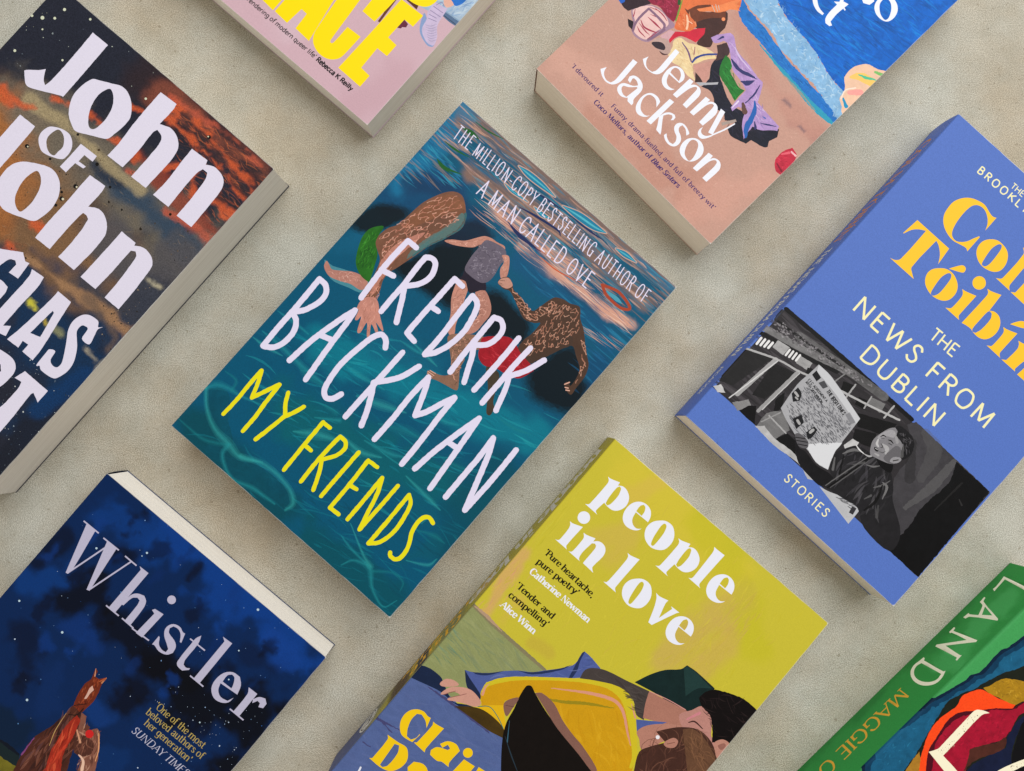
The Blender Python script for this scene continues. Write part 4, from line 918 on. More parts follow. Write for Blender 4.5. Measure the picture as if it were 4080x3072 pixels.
["s",[232,222,30],[690,1065,744,960,818,873],[2.22],1,0,0.17,1,1],
["s",[232,222,30],[913,1064,871,940,832,862],[2.22],1,0,0.17,1,1],
["s",[232,222,30],[829,860,798,681,760,469],[2.22],1,0,0.17,1,1],
["s",[232,222,30],[1199,427,1189,633,1180,863,1175,1076],[2.22],1,0,0.17,1,1],
["s",[232,222,30],[1177,1073,1268,1076],[2.22],1,0,0.17,1,1],
["s",[232,222,30],[1191,765,1276,767],[2.22],1,0,0.17,1,1],
["s",[232,222,30],[1415,453,1401,688,1401,883,1411,1080],[2.22],1,0,0.17,1,1],
["s",[232,222,30],[1411,1080,1486,1076,1531,1018,1513,904,1429,774],[2.22],1,0,0.17,1,1],
["s",[232,222,30],[1429,767,1500,645,1572,472],[2.22],1,0,0.17,1,1],
["s",[232,222,30],[1677,477,1672,774,1670,1082],[2.22],1,0,0.17,1,1],
["s",[232,222,30],[1828,453,1822,753,1802,1085],[2.22],1,0,0.17,1,1],
["s",[232,222,30],[1805,1083,1921,1094],[2.22],1,0,0.17,1,1],
["s",[232,222,30],[1825,761,1910,776],[2.22],1,0,0.17,1,1],
["s",[232,222,30],[1827,449,1944,456],[2.22],1,0,0.17,1,1],
["s",[232,222,30],[2048,478,2044,752,2034,1045],[2.22],1,0,0.17,1,1],
["s",[232,222,30],[2036,1043,2109,874,2165,664,2214,482],[2.22],1,0,0.17,1,1],
["s",[232,222,30],[2214,482,2218,775,2216,1092],[2.22],1,0,0.17,1,1],
["s",[232,222,30],[2382,432,2378,742,2367,1098],[2.22],1,0,0.17,1,1],
["s",[232,222,30],[2370,1095,2442,1033,2481,896,2503,711,2467,531,2382,432],[2.22],1,0,0.17,1,1],
["s",[232,222,30],[2757,1037,2691,1056,2643,1020,2628,926,2654,809,2706,715,2734,622,2733,536,2698,490,2641,488,2618,515],[2.22],1,0,0.17,1,1],
["t",[224,218,240],"THE MILLION-COPY BESTSELLING AUTHOR OF",[164,4288,2923,4281],7.9,0.068,1,0,-0.14,1],
["t",[224,218,240],"A MAN CALLED OVE",[754,3994,2357,3993],9.22,0.072,1,0,-0.14,1]],"jenny":[["b",[200,157,142],[1668,605],331.22,1,0,0.08],
["b",[190,136,118],[958,116,2031,241],16.56,0.5,0.8,0.08],
["b",[216,170,154],[-247,355,1193,360],12.42,0.6,0.8,0.08],
["b",[178,128,120],[2377,1585,2712,1733],4.97,0.6,0.8,0.08],
["b",[196,146,132],[1107,2017,2015,1708,2592,1733],5.8,0.7,0.7,0.08],
["b",[214,164,148],[2269,242,2622,851],11.59,0.6,0.8,0.08],
["f",[-119,-9,332,1460,1840,1278,2556,1647,2723,26],420,[[201,150,132],[220,176,160],[190,138,120],[214,166,148],[226,188,171],[196,144,124]],[0.66,2.82],[0.25,0.75],0.18,1.2,41,0.3,0.35],
["p",[6,104,198],[[1197,2513,1404,2426,1634,2389,1839,2376,2027,2345,2202,2302,2317,2271,2504,2264,2612,2227,3333,2326,3616,5039]],0,0.5,0.25,1],
["f",[1342,2513,2661,3889,2669,2761,2552,2264,2250,2326,1524,2451],300,[[10,120,212],[6,86,164],[16,136,220],[8,96,176],[4,74,140],[24,144,224]],[3.31,14.9],[0.33,1.32],0.153,0.15,42,0.1,0.4],
["p",[36,120,200],[[924,2153,1143,2029,1301,1992,1446,1992,1603,1980,1820,1955,2073,1943,2290,1918,2482,1918,2626,1918,2770,1918,2806,2029,2553,2042,2397,2054,2204,2054,2048,2066,1855,2066,1649,2103,1444,2141,1262,2153,1129,2165,971,2228]],0,0.6,0.2,1],
["s",[52,160,188],[1519,1967,1832,1943,2085,1930,2302,1906,2542,1906,2722,1918],[0.5,1.82,2.15,2.82,3.31,1.66],1,0,0.4,1,1],
["s",[138,156,152],[1905,1918,2206,1906,2470,1881],[0.33,1.32,0.66],1,0,0.5,1,1],
["f",[1119,2029,1421,2017,2253,1955,2662,1931,2421,2029,1347,2141],80,[[15,108,192],[60,152,216],[44,132,204],[20,88,160]],[1.66,6.62],[0.25,0.75],-0.038,0.2,43,0.15,0.6],
["p",[140,184,220],[[946,2252,1165,2178,1371,2165,1498,2172,1674,2103,1879,2091,2084,2079,2228,2079,2397,2054,2565,2029,2746,1968,2817,2240,2504,2264,2317,2271,2202,2302,2027,2345,1839,2376,1634,2389,1404,2426,1197,2513]],0,0.9,0.15,1],
["f",[995,2252,1233,2501,1900,2364,2516,2252,2710,1980,2240,2091,1455,2178],260,[[180,212,236],[108,164,212],[200,224,240],[76,144,204],[156,196,228],[216,236,248]],[0.99,4.14],[0.33,0.99],0.001,0.9,44,0.3,0.45],
["p",[240,200,172],[[2562,2175,2527,2289,2430,2388,2417,2525,2496,2667,2627,2718,2741,2761,2815,2488,2721,2091,2637,2128]],1,0.3,0.08,1],
["s",[246,204,112],[2478,2438,2562,2525,2754,2574],[1.66,4.97,4.14],1,0,0.4,1,1],
["s",[92,196,156],[2520,2519,2604,2556,2694,2612],[0.5,1.66,0.83],1,0,0.4,1,1],
["s",[132,192,112],[2633,2674,2717,2711],[1.66,1.99],1,0,0.3,1,1],
["s",[244,168,160],[2588,2302,2671,2388],[2.48,3.64],1,0,0.4,1,1],
["s",[42,152,196],[2588,2203,2673,2165],[1.16,2.15],1,0,0.4,1,1],
["s",[248,228,212],[2570,2184,2539,2289,2599,2388],[0.75],1,0,0,1,1],
["p",[196,48,72],[[2566,1138,2536,1205,2541,1322,2580,1404,2666,1389,2703,1304,2716,1096,2638,1089]],0,0.3,0.15,1],
["s",[232,104,120],[2547,1267,2595,1340],[0.66,1.49],1,0,0,1,1],
["s",[240,184,188],[2606,1365,2666,1365],[0.83,1.32],1,0,0.3,1,1],
["s",[140,28,52],[2584,1156,2680,1132],[0.66,1.16],1,0,0,1,1],
["f",[2536,1205,2642,1389,2704,1108],22,[[224,72,96],[168,32,56],[208,56,80]],[1.24,3.31],[0.33,0.75],0.605,0.8,45,0.15,0.6],
["b",[120,100,110],[2147,1721,2220,1721],1.32,0.7,0.8,0.2],
["b",[120,100,110],[2472,1635,2544,1635],0.83,0.7,0.8,0.2],
["p",[31,32,48],[[1291,1488,1327,1380,1396,1290,1401,1164,1506,1201,1598,1165,1648,1100,1788,1129,1845,1086,1942,1173,1930,1043,2007,1008,2126,1044,2189,1065,2202,1137,2356,1181,2381,1213,2348,1274,2383,1367,2333,1446,2130,1353,1948,1309,1765,1266,1532,1359,1411,1438,1345,1604]],0,0.25,0.25,1],
["f",[1291,1488,1392,1301,1598,1165,1852,1094,2014,1015,2209,1130,2348,1274,1948,1309,1765,1266,1532,1359],50,[[50,48,74],[44,36,52],[20,20,32],[62,52,70]],[1.46,5.82],[0.39,1.07],-0.246,0.5,52,0.1,0.5],
["p",[76,48,44],[[674,1625,806,1733,986,1965,1105,1853,1117,1734,1126,1640,1152,1542,1023,1473,992,1632,879,1589]],1,0.2,0.2,1],
["p",[74,52,54],[[1190,1618,1245,1719,1337,1683,1359,1618,1305,1474,1254,1568]],0,0.2,0.2,1],
["p",[184,152,204],[[1084,1632,1114,1708,1197,1824,1250,1828,1336,1770,1414,1734,1598,1720,1753,1691,1838,1691,1870,1651,1931,1539,1953,1489,2072,1482,2192,1475,2310,1466,2333,1418,2263,1360,2194,1288,2110,1259,2118,1151,2140,1087,2026,1173,1955,1273,1940,1345,1842,1302,1829,1216,1790,1233,1779,1323,1770,1489,1664,1525,1515,1546,1444,1589,1366,1654,1259,1719,1210,1712,1175,1632,1147,1618]],0,0.2,0.15,1],
["f",[1208,1784,1407,1727,1810,1676,1938,1518,2291,1446,2082,1259,1912,1345,1777,1496,1458,1604],90,[[200,172,216],[164,136,188],[216,192,228],[144,120,176],[176,144,200]],[1.21,5.34],[0.24,0.78],-0.175,0.4,46,0.15,0.6],
["p",[44,122,52],[[1340,1610,1387,1618,1473,1575,1502,1517,1587,1489,1686,1460,1763,1482,1764,1381,1772,1316,1616,1359,1440,1409,1368,1510]],0,0.3,0.2,1],
["f",[1352,1597,1473,1561,1742,1460,1758,1330,1439,1438],40,[[56,160,72],[30,92,40],[44,136,56]],[1.21,4.37],[0.29,0.78],-0.246,0.3,47,0.15,0.6],
["s",[58,60,112],[1408,1625,1465,1611,1571,1604,1676,1640,1775,1669],[0.39,1.65,1.94,1.65,0.29],1,0,0.3,1,1],
["s",[58,60,112],[1664,1525,1727,1561,1761,1640],[0.68,2.91,0.39],1,0,0.3,1,1],
["s",[58,60,112],[1838,1648,1868,1532,1869,1388],[0.29,1.07,0.49],1,0,0.3,1,1],
["s",[58,60,112],[2137,1345,2207,1389,2291,1446],[0.19,0.87,0.29],1,0,0.3,1,1],
["s",[58,60,112],[2088,1309,2145,1266],[0.68,1.46],1,0,0.3,1,1],
["s",[58,60,112],[1154,1669,1174,1734],[0.29,1.26],1,0,0.3,1,1],
["s",[44,104,180],[1925,1475,1996,1403,2039,1302],[0.78,2.43,2.91],1,0,0.3,1,1],
["s",[44,104,180],[2039,1302,2075,1194,2139,1116],[2.91,2.91,0.97],1,0,0.3,1,1],
["s",[44,104,180],[2108,1417,2143,1424],[0.49,0.78],1,0,0.3,1,1],
["s",[106,76,68],[1856,1359,1934,1309],[1.75,2.91],1,0,0.3,1,1],
["s",[212,192,228],[1343,1748,1471,1705,1655,1691],[0.39,0.97,0.29],1,0,0.2,1,1],
["s",[232,216,240],[1801,1244,1800,1345],[0.49,0.97],1,0,0.2,1,1],
["p",[234,210,164],[[830,1354,862,1394,946,1408,1016,1452,1128,1510,1240,1539,1283,1510,1221,1416,1180,1315,1160,1279,1224,1214,1309,1164,1211,1143,1084,1157,986,1128,887,1156,864,1250,828,1300]],0,0.15,0.1,1],
["f",[841,1343,1002,1423,1248,1517,1153,1286,1274,1179,957,1157],70,[[244,228,188],[216,184,140],[232,200,152],[200,164,128]],[1.21,4.37],[0.29,0.78],-0.246,0.6,48,0.15,0.6],
["s",[60,76,144],[1138,1286,1134,1362,1182,1456,1261,1546],[0.97,1.26,1.07,0.97],1,0,0.15,1,1],
["s",[240,216,160],[1153,1286,1214,1423,1283,1510],[0.49,1.07,0.68],1,0,0.2,1,1],
["s",[124,92,128],[904,1365,1011,1344,1124,1286],[0.49,0.87,0.78],1,0,0.2,1,1],
["s",[168,108,116],[1037,1430,1088,1365],[0.39,0.68],1,0,0,1,1],
["p",[204,152,140],[[1167,1272,1243,1394,1270,1467,1349,1344,1400,1251,1379,1215,1224,1243]],0,0.2,0.12,1],
["p",[68,48,47],[[1241,1233,1308,1229,1374,1213,1318,1149]],0,0.2,0.0,1],
["p",[180,180,186],[[1324,1157,1438,1269,1496,1339,1508,1312,1421,1215,1380,1157]],0,0.15,0.0,1],
["p",[172,156,148],[[1835,1040,1921,1180,1946,1169,1867,1022]],0,0.15,0.0,1],
["p",[168,136,156],[[261,1209,266,1281,314,1361,387,1429,510,1462,631,1455,719,1437,700,1358,687,1300,660,1199,642,1104,578,1055,483,1037,414,1061,376,1123]],1,0.15,0.0,1],
["p",[234,196,192],[[278,1213,277,1271,322,1354,391,1419,511,1448,614,1430,657,1372,610,1235,612,1120,571,1077,472,1062,415,1091,386,1148]],1,0.15,0.06,1],
["s",[168,60,84],[406,1213,491,1184,596,1221,631,1242],[0.29,0.97,0.78,0.29],1,0,0.12,1,1],
["s",[168,60,84],[439,1292,545,1300,630,1300],[0.29,1.07,0.39],1,0,0.12,1,1],
["s",[168,60,84],[439,1336,530,1372,608,1365],[0.19,0.78,0.29],1,0,0.12,1,1],
["s",[168,60,84],[423,1422,529,1430,614,1415],[0.29,0.68,0.29],1,0,0.12,1,1],
["s",[168,60,84],[428,1134,492,1113,577,1113],[0.19,0.68,0.29],1,0,0.12,1,1],
["s",[168,60,84],[278,1256,321,1184],[0.29,0.68],1,0,0.12,1,1],
["s",[168,60,84],[413,1177,513,1163,597,1163],[0.19,0.68,0.19],1,0,0.12,1,1],
["s",[168,60,84],[374,1386,451,1422],[0.29,0.49],1,0,0.12,1,1],
["s",[168,60,84],[631,1271,612,1120],[0.29,0.68],1,0,0.12,1,1],
["s",[140,108,132],[378,1368,377,1242,393,1141,433,1066],[1.26,1.46,1.26],1,0,0.15,1,1],
["s",[140,108,132],[378,1368,487,1372,622,1365,658,1314],[1.26,1.46,1.26],1,0,0.15,1,1],
["s",[140,108,132],[665,1322,646,1199,619,1113],[1.26,1.46,1.26],1,0,0.15,1,1],
["p",[44,32,40],[[294,1119,365,1141,419,1066,363,1066]],0,0.15,0.0,1],
["p",[56,36,46],[[30,1234,162,1371,295,1437,359,1429,328,1375,277,1271,237,1184,159,1177]],0,0.15,0.2,1],
["p",[44,100,192],[[10,1212,100,1306,137,1227,124,1184]],0,0.1,0.0,1],
["p",[150,40,68],[[148,1357,495,1719,617,1639,669,1516,673,1455,564,1451,436,1466,363,1426,302,1429]],0,0.2,0.25,1],
["f",[274,1458,496,1690,655,1502,457,1473],60,[[184,56,88],[112,28,52],[140,36,64],[200,80,112]],[0.97,3.88],[0.29,0.78],-0.246,0.6,49,0.15,0.6],
["p",[212,170,176],[[681,1235,707,1365,763,1394,802,1361,807,1293,765,1250]],0,0.15,0.12,1],
["p",[208,44,68],[[763,1394,832,1466,894,1574,966,1665,1006,1603,1008,1473,924,1445,847,1408,813,1343,814,1257,779,1279]],0,0.15,0.15,1],
["p",[224,120,72],[[495,1719,982,2227,1047,2147,1084,2067,1014,2023,980,1944,785,1755,749,1762,701,1654,807,1661,886,1611,870,1513,762,1423,720,1423,646,1567]],0,0.15,0.1,1],
["p",[116,64,44],[[648,1657,687,1668,727,1784,818,1893,839,1886,756,1755,788,1751,886,1838,990,1962,1044,1907,933,1791,864,1676,850,1632,716,1639]],0,0.15,0.25,1],
["p",[236,140,88],[[749,1748,818,1849,887,1951,963,2103,1018,2191,1020,2103,1069,2125,1045,2078,1105,2082,1017,2020,976,1947,945,1893,872,1838,788,1751]],0,0.1,0.1,1],
["f",[646,1567,716,1654,858,1625,769,1444],40,[[240,152,104],[216,100,56],[244,172,128],[200,84,48]],[1.21,3.88],[0.29,0.78],-0.323,0.4,50,0.15,0.6],
["s",[244,200,168],[723,1618,781,1574,831,1509],[0.68,1.07,1.16],1,0,0.2,1,1],
["s",[244,208,184],[773,1582,830,1596],[0.39],1,0,0,1,1],
["s",[44,92,48],[509,1719,571,1650],[1.46,1.75],1,0,0.1,1,1],
["s",[124,156,64],[566,1704,632,1581,683,1488],[0.68,0.97,0.68],1,0,0.15,1,1],
["s",[200,188,180],[839,1900,910,1871],[0.39],1,0,0,1,1],
["s",[200,188,180],[859,1936,927,1896],[0.39],1,0,0,1,1],
["s",[200,188,180],[887,1951,930,1922],[0.39],1,0,0,1,1],
["p",[192,162,154],[[669,1120,674,1199,751,1264,836,1250,893,1178,859,1113,796,1120,711,1106]],1,0.15,0.1,1],
["p",[60,48,56],[[669,1120,734,1196,801,1199,823,1156,736,1109]],1,0.15,0.0,1],
["s",[90,60,60],[803,1113,852,1120,887,1156],[0.39,0.97,0.29],1,0,0.1,1,1],
["p",[240,152,104],[[1049,1895,1053,1889,1055,1882,1055,1875,1052,1869,1047,1864,1041,1861,1034,1860,1027,1862,1021,1866,1017,1872,1015,1879,1016,1886,1019,1892,1023,1897,1030,1900,1037,1901,1043,1899]],0,0,0.0,1],
["p",[240,242,252],[[903,1259,959,1264,974,1134,988,992,977,933,944,895,881,874,807,877,747,909,733,921,757,986,770,940,807,898,853,881,906,892,926,935,925,1014]],0,0,0.0,1],
["p",[240,242,252],[[1204,1019,1211,1077,1184,1122,1127,1150,1071,1143,1027,1109,1007,1045,1017,956,1048,900,1103,870,1156,874,1197,899,1215,935,1185,915,1128,911,1082,944,1051,1009],[1050,1032,1041,1066,1047,1104,1072,1121,1106,1122,1142,1104,1164,1079,1186,1029]],0,0,0.0,1],
["p",[240,242,252],[[1247,1136,1299,1144,1306,1095,1324,1120,1357,1139,1400,1142,1433,1123,1451,1094,1459,1058,1457,876,1399,875,1392,1040,1389,1099,1381,1122,1364,1124,1347,1106,1322,1047,1301,881,1244,877]],0,0,0.0,1],
["p",[240,242,252],[[1514,1122,1571,1130,1571,1087,1585,1115,1613,1137,1655,1144,1697,1123,1730,1062,1718,868,1662,868,1656,1044,1652,1097,1642,1117,1626,1119,1606,1101,1584,1046,1568,875,1512,870]],0,0,0.0,1],
["p",[240,242,252],[[1725,1147,1783,1153,1864,874,1813,858]],0,0,0.0,1],
["p",[240,242,252],[[1944,1143,1956,1136,1923,1001,1872,869,1858,876,1906,1005]],0,0,0.0,1],
["p",[240,242,252],[[1730,859,1744,816,1775,797,1819,809,1850,849,1865,883,1872,862,1845,797,1814,758,1778,749,1740,768,1722,815]],0,0,0.0,1],
["p",[240,242,252],[[660,841,718,850,731,714,742,583,729,519,694,470,632,447,565,458,506,491,488,506,521,569,534,520,564,486,621,465,672,478,687,526,682,608]],0,0,0.0,1],
["p",[240,242,252],[[785,635,769,676,796,719,850,736,914,725,955,695,977,645,982,527,1008,496,1012,465,950,465,923,495,902,473,853,452,795,464,763,496,759,545,788,587,871,630,906,673,860,698,817,698,810,680,818,655,824,628],[797,556,854,591,908,650,924,648,912,534,907,489,863,484,819,503,796,530]],0,0,0.0,1],
["p",[240,242,252],[[1219,649,1209,704,1204,720,1151,738,1084,727,1043,691,1023,620,1038,527,1073,469,1127,445,1187,463,1219,494,1231,531,1207,499,1151,492,1099,518,1055,588,1050,656,1074,695,1127,706,1169,692,1214,651]],0,0,0.0,1],
["p",[240,242,252],[[1254,819,1313,827,1311,466,1250,460]],0,0,0.0,1],
["p",[240,242,252],[[1311,599,1327,667,1365,714,1418,732,1445,716,1450,678,1429,657,1422,692,1401,707,1366,685,1335,631,1321,596]],0,0,0.0,1],
["p",[240,242,252],[[1306,601,1338,635,1367,592,1449,489,1464,461,1393,467,1365,517]],0,0,0.0,1],
["p",[240,242,252],[[1670,659,1678,689,1671,704,1586,732,1530,718,1503,675,1514,628,1553,596,1602,575,1634,529,1635,486,1590,475,1537,493,1501,521,1495,486,1544,457,1607,450,1660,475,1680,525,1665,582,1626,614,1577,636,1552,668,1558,711,1615,704]],0,0,0.0,1],
["p",[240,242,252],[[1717,665,1762,711,1832,726,1902,697,1941,637,1942,558,1910,492,1845,458,1775,465,1726,501,1701,561,1700,618],[1752,679,1797,697,1839,676,1875,611,1897,533,1891,483,1849,483,1799,504,1760,565,1742,633]],1,0,0.0,1],
["p",[240,242,252],[[1976,701,2033,710,2037,660,2049,690,2077,712,2126,719,2167,696,2193,644,2186,454,2124,453,2127,626,2120,676,2109,694,2091,698,2068,678,2048,628,2032,461,1975,455]],0,0,0.0,1],
["p",[240,242,252],[[1520,2800,1599,2731,1690,2700,1767,2709,1766,2734,1684,2744,1607,2790,1561,2844]],0,0,0.0,1],
["p",[240,242,252],[[1884,3008,1870,2837,1881,2722,1924,2703,1908,2675,1854,2669,1817,2706,1798,2787,1797,2912,1748,2912,1793,2953,1765,3031,1808,3024,1818,2989]],0,0,0.0,1],
["p",[240,242,252],[[1845,2937,1906,2924,1906,2939,1851,2956]],0,0,0.0,1],
["p",[240,242,252],[[1891,3187,1988,3137,2051,3172,2060,3237,1999,3300]],0,0,0.0,1],
["p",[240,242,252],[[2083,3337,2155,3412,2246,3406,2316,3352,2344,3268,2327,3186,2267,3149,2182,3149,2111,3189,2078,3256],[2119,3350,2162,3368,2216,3349,2265,3299,2302,3224,2291,3174,2224,3180,2163,3218,2120,3274]],1,0,0.0,1],
["t",[72,44,110],"‘I devoured it . . . Funny, drama-fuelled, and full of breezy wit’",[243,290,2454,286],2.62,0.19,0.55,1,0,0],
["t",[72,44,110],"Coco Mellors, author of",[699,182,1572,181],2.81,0.24,0.35,0,0,0],
["t",[72,44,110],"Blue Sisters",[1592,178,2013,178],2.81,0.26,0.35,0,0.25,0]],"grace":[["b",[206,174,184],[1910,284],288.76,1,0,0.08],
["b",[198,162,172],[2840,106,2974,619],10.83,0.6,0.6,0.08],
["b",[214,190,200],[1603,413],14.44,0.5,0.6,0.08],
["p",[168,188,208],[[2536,1392,2705,1420,2866,1482,3046,1499,3093,1601,3098,2047,2545,1561]],0,0.2,0.1,1],
["f",[2659,1541,3047,1881,3028,1564,2829,1569],50,[[140,172,208],[184,204,220],[124,152,192],[200,212,220]],[2.17,8.66],[0.43,1.16],1.114,0.4,51,0.15,0.6],
["s",[92,116,148],[2863,1519,2973,1515,3079,1528],[3.18,3.32,3.32],1,0,0,1,1],
["s",[140,164,188],[2870,1545,3092,1569],[0.72],1,0,0,1,1],
["s",[60,76,100],[2890,1499,3067,1508],[0.51],1,0,0,1,1],
["p",[108,64,48],[[2278,1286,2366,1363,2371,1267,2399,967,2373,964,2352,1110]],0,0,0.15,1],
["p",[92,52,40],[[2410,1402,2590,1419,2612,1349,2450,1356]],0,0,0.15,1],
["p",[108,48,68],[[2566,1178,2649,1161,2657,1118,2621,1092,2621,1070,2574,1045]],0,0,0.15,1],
["p",[140,160,200],[[2703,1378,2720,1313,2771,1218,2839,1158,2955,1120,3005,1130,3026,1162,2989,1249,2885,1258,2774,1341]],1,0,0.0,1],
["p",[200,184,212],[[2711,1526,2723,1557,2829,1569,2865,1577,2902,1373,2986,1267,3022,1178,2999,1148,2936,1143,2844,1182,2793,1238,2769,1336,2721,1414]],1,0,0.08,1],
["s",[164,152,184],[2797,1281,2856,1313,2891,1374],[0.14,0.36,0.14],1,0,0,1,1],
["s",[164,152,184],[2818,1263,2875,1291,2910,1350],[0.14,0.36,0.14],1,0,0,1,1],
["s",[164,152,184],[2839,1246,2894,1270,2929,1326],[0.14,0.36,0.14],1,0,0,1,1],
["s",[164,152,184],[2860,1228,2913,1248,2947,1303],[0.14,0.36,0.14],1,0,0,1,1],
["s",[164,152,184],[2881,1211,2931,1227,2966,1279],[0.14,0.36,0.14],1,0,0,1,1],
["s",[164,152,184],[2902,1193,2950,1205,2984,1255],[0.14,0.36,0.14],1,0,0,1,1],
["s",[164,152,184],[2923,1175,2969,1183,3003,1231],[0.14,0.36,0.14],1,0,0,1,1],
["s",[140,128,164],[2751,1401,2842,1420],[0.36],1,0,0,1,1],
["s",[140,128,164],[2733,1445,2865,1461],[0.36],1,0,0,1,1],
["s",[140,128,164],[2731,1503,2857,1514],[0.36],1,0,0,1,1],
["s",[140,128,164],[2743,1534,2768,1596,2819,1581],[0.36],1,0,0,1,1],
["s",[140,128,164],[2775,1362,2866,1392],[0.36],1,0,0,1,1],
["p",[224,176,160],[[2750,1661,2811,1714,2888,1681,2862,1599,2809,1592]],1,0,0.0,1],
["p",[44,116,200],[[2780,1727,2930,1859,2956,1761,2917,1671,2862,1678]],1,0,0.15,1],
["p",[250,222,4],[[1180,320,1252,304,1415,291,1410,522]],0,0,0.0,1],
["p",[250,222,4],[[1432,562,1437,297,1627,286,1645,509,1723,508,1739,302,1946,291,1836,878,1795,881]],0,0,0.0,1],
["p",[250,222,4],[[1859,918,1919,450,1946,365,2000,303,2082,265,2165,258,2237,276,2291,313,2333,376,2343,454,2346,705,2162,694,2162,461,2152,439,2135,437,2121,459,2085,816,2057,1092]],0,0,0.0,1],
["p",[250,222,4],[[2406,1328,2713,1344,2709,1174,2584,1174,2582,902,2710,895,2711,731,2572,728,2583,445,2713,436,2714,273,2391,277]],0,0,0.0,1],
["p",[250,222,4],[[2179,1198,2168,939,2348,937,2361,1279,2344,1344]],0,0,0.0,1],
["p",[250,222,4],[[2394,1387,2472,1376,2575,1391,2657,1431,2701,1493,2715,1589,2686,1645]],0,0,0.0,1],
["t",[58,52,56],"e rendering of modern queer life’",[1062,185,2122,179],2.67,0.17,1,0,0,0],
["t",[44,38,42],"Rebecca K Reilly",[2145,175,2671,171],2.74,0.25,1,0,0,0]],"dublin":[["b",[92,122,196],[714,1179],499.91,1,0,0.08],
["p",[252,200,52],[[1080,3969,1081,3776,1050,3849,995,3908,910,3948,822,3925,782,3848,778,3688,800,3560,838,3486,903,3463,955,3485,1010,3545,1043,3621,1073,3682,1085,3675,1086,3463,1051,3482,973,3465,883,3445,776,3465,689,3513,630,3586,608,3677,609,3779,653,3872,721,3938,813,3977,893,3988,990,3959,1042,3951]],0,0,0.0,1],
["p",[252,200,52],[[447,3346,917,3348,941,3133,890,3222,809,3294,754,3316,746,2907,795,2861,850,2825,502,2822,560,2844,596,2895,597,3321,527,3279,472,3219,434,3129,425,3129]],0,0,0.0,1],
["p",[252,200,52],[[970,3100,1045,3157,1144,3166,1246,3115,1296,3034,1295,2933,1247,2865,1154,2829,1060,2834,971,2878,922,2960,926,3037],[1133,3138,1154,3084,1163,2920,1140,2844,1104,2828,1081,2871,1062,3035,1083,3124,1109,3149]],1,0,0.0,1],
["p",[252,200,52],[[1066,3185,1120,3276,1157,3315,1199,3308,1212,3262,1176,3232,1087,3190]],1,0,0.0,1],
["p",[252,200,52],[[1469,3340,1483,3318,1488,3292,1484,3266,1472,3242,1453,3224,1429,3214,1403,3213,1379,3221,1359,3238,1345,3260,1340,3286,1344,3312,1356,3336,1375,3354,1399,3364,1425,3365,1449,3356]],0,0,0.0,1],
["p",[252,200,52],[[1319,3109,1366,3117,1486,3159,1483,2880,1491,2851,1521,2827,1317,2826,1361,2857,1372,2886,1371,3039,1355,3079]],0,0,0.0,1],
["p",[252,200,52],[[1523,3302,1572,3311,1684,3357,1699,3134,1752,3165,1831,3156,1899,3083,1918,2974,1882,2873,1812,2830,1723,2830,1677,2842,1612,2835,1561,2822,1569,3232,1558,3276],[1708,3134,1741,3127,1770,3073,1770,2919,1747,2843,1714,2830,1692,2855,1689,2971,1693,3110]],0,0,0.0,1],
["p",[252,200,52],[[1970,3185,2018,3269,2062,3307,2107,3311,2120,3255,1997,3192]],1,0,0.0,1],
["p",[252,200,52],[[1931,3103,1978,3111,2095,3156,2090,2879,2097,2850,2130,2822,1928,2824,1972,2851,1978,2885,1978,3029,1966,3073]],0,0,0.0,1],
["p",[252,200,52],[[2155,3102,2207,3114,2349,3155,2362,3058,2330,2848,2350,2821,2151,2819,2195,2850,2206,3022,2186,3076]],0,0,0.0,1],
["p",[252,200,52],[[2388,2812,2401,2931,2401,3094,2644,2814]],0,0,0.0,1],
["p",[252,200,52],[[1183,3737,1263,3789,1376,3784,1448,3741,1495,3656,1499,3559,1451,3491,1357,3455,1264,3460,1180,3510,1139,3582,1139,3665],[1335,3764,1352,3707,1362,3552,1346,3478,1306,3462,1285,3507,1266,3663,1286,3752,1313,3777]],1,0,0.0,1],
["p",[252,200,52],[[1515,3922,1553,3930,1669,3982,1679,3516,1691,3482,1722,3456,1516,3457,1560,3488,1571,3517,1568,3871]],0,0,0.0,1],
["p",[252,200,52],[[1738,3452,1780,3482,1790,3801,2096,3447,1933,3450]],0,0,0.0,1],
["t",[244,238,186],"BROOKLYN",[571,4208,1410,4227],4.33,0.17,1,0,0,0],
["t",[244,238,186],"THE BESTSELLING",[965,4334,1759,4368],3.33,0.15,1,0,0,0],
["t",[244,238,186],"THE",[1391,2449,1743,2469],7.17,0.13,1,0,0,0],
["t",[244,238,186],"NEWS FROM",[551,2108,2528,2116],10.16,0.13,1,0,0,0],
["t",[244,238,186],"DUBLIN",[955,1769,2109,1759],9.83,0.13,1,0,0,0],
["t",[244,238,186],"STORIES",[1240,207,1858,210],4.58,0.14,1,0,0,0],
["p",[52,49,52],[[24,439,23,1628,3013,1632,3018,425]],0,0,0.0,1],
["f",[28,439,17,1610,1850,1578,1584,1199,1131,584],160,[[74,70,74],[58,55,58],[86,82,86],[44,42,44]],[7.34,31.83],[0.73,2.45],0.079,0.06,61,0.08,0.6],
["s",[23,22,23],[29,1615,859,1642,1854,1649],[2.45],1,0.3,0.2,1,1],
["s",[129,128,129],[-7,1299,462,1411,1047,1580],[3.67],1,0.3,0.2,1,0.9],
["s",[111,110,111],[326,1489,924,1568,1469,1631],[4.9],1,0.3,0.2,1,0.7],
["s",[30,29,30],[-25,1225,458,1340,902,1480],[2.2],1,0.3,0.2,1,1],
["s",[25,24,25],[26,1449,572,1513,924,1568],[1.47],1,0.3,0.2,1,0.9],
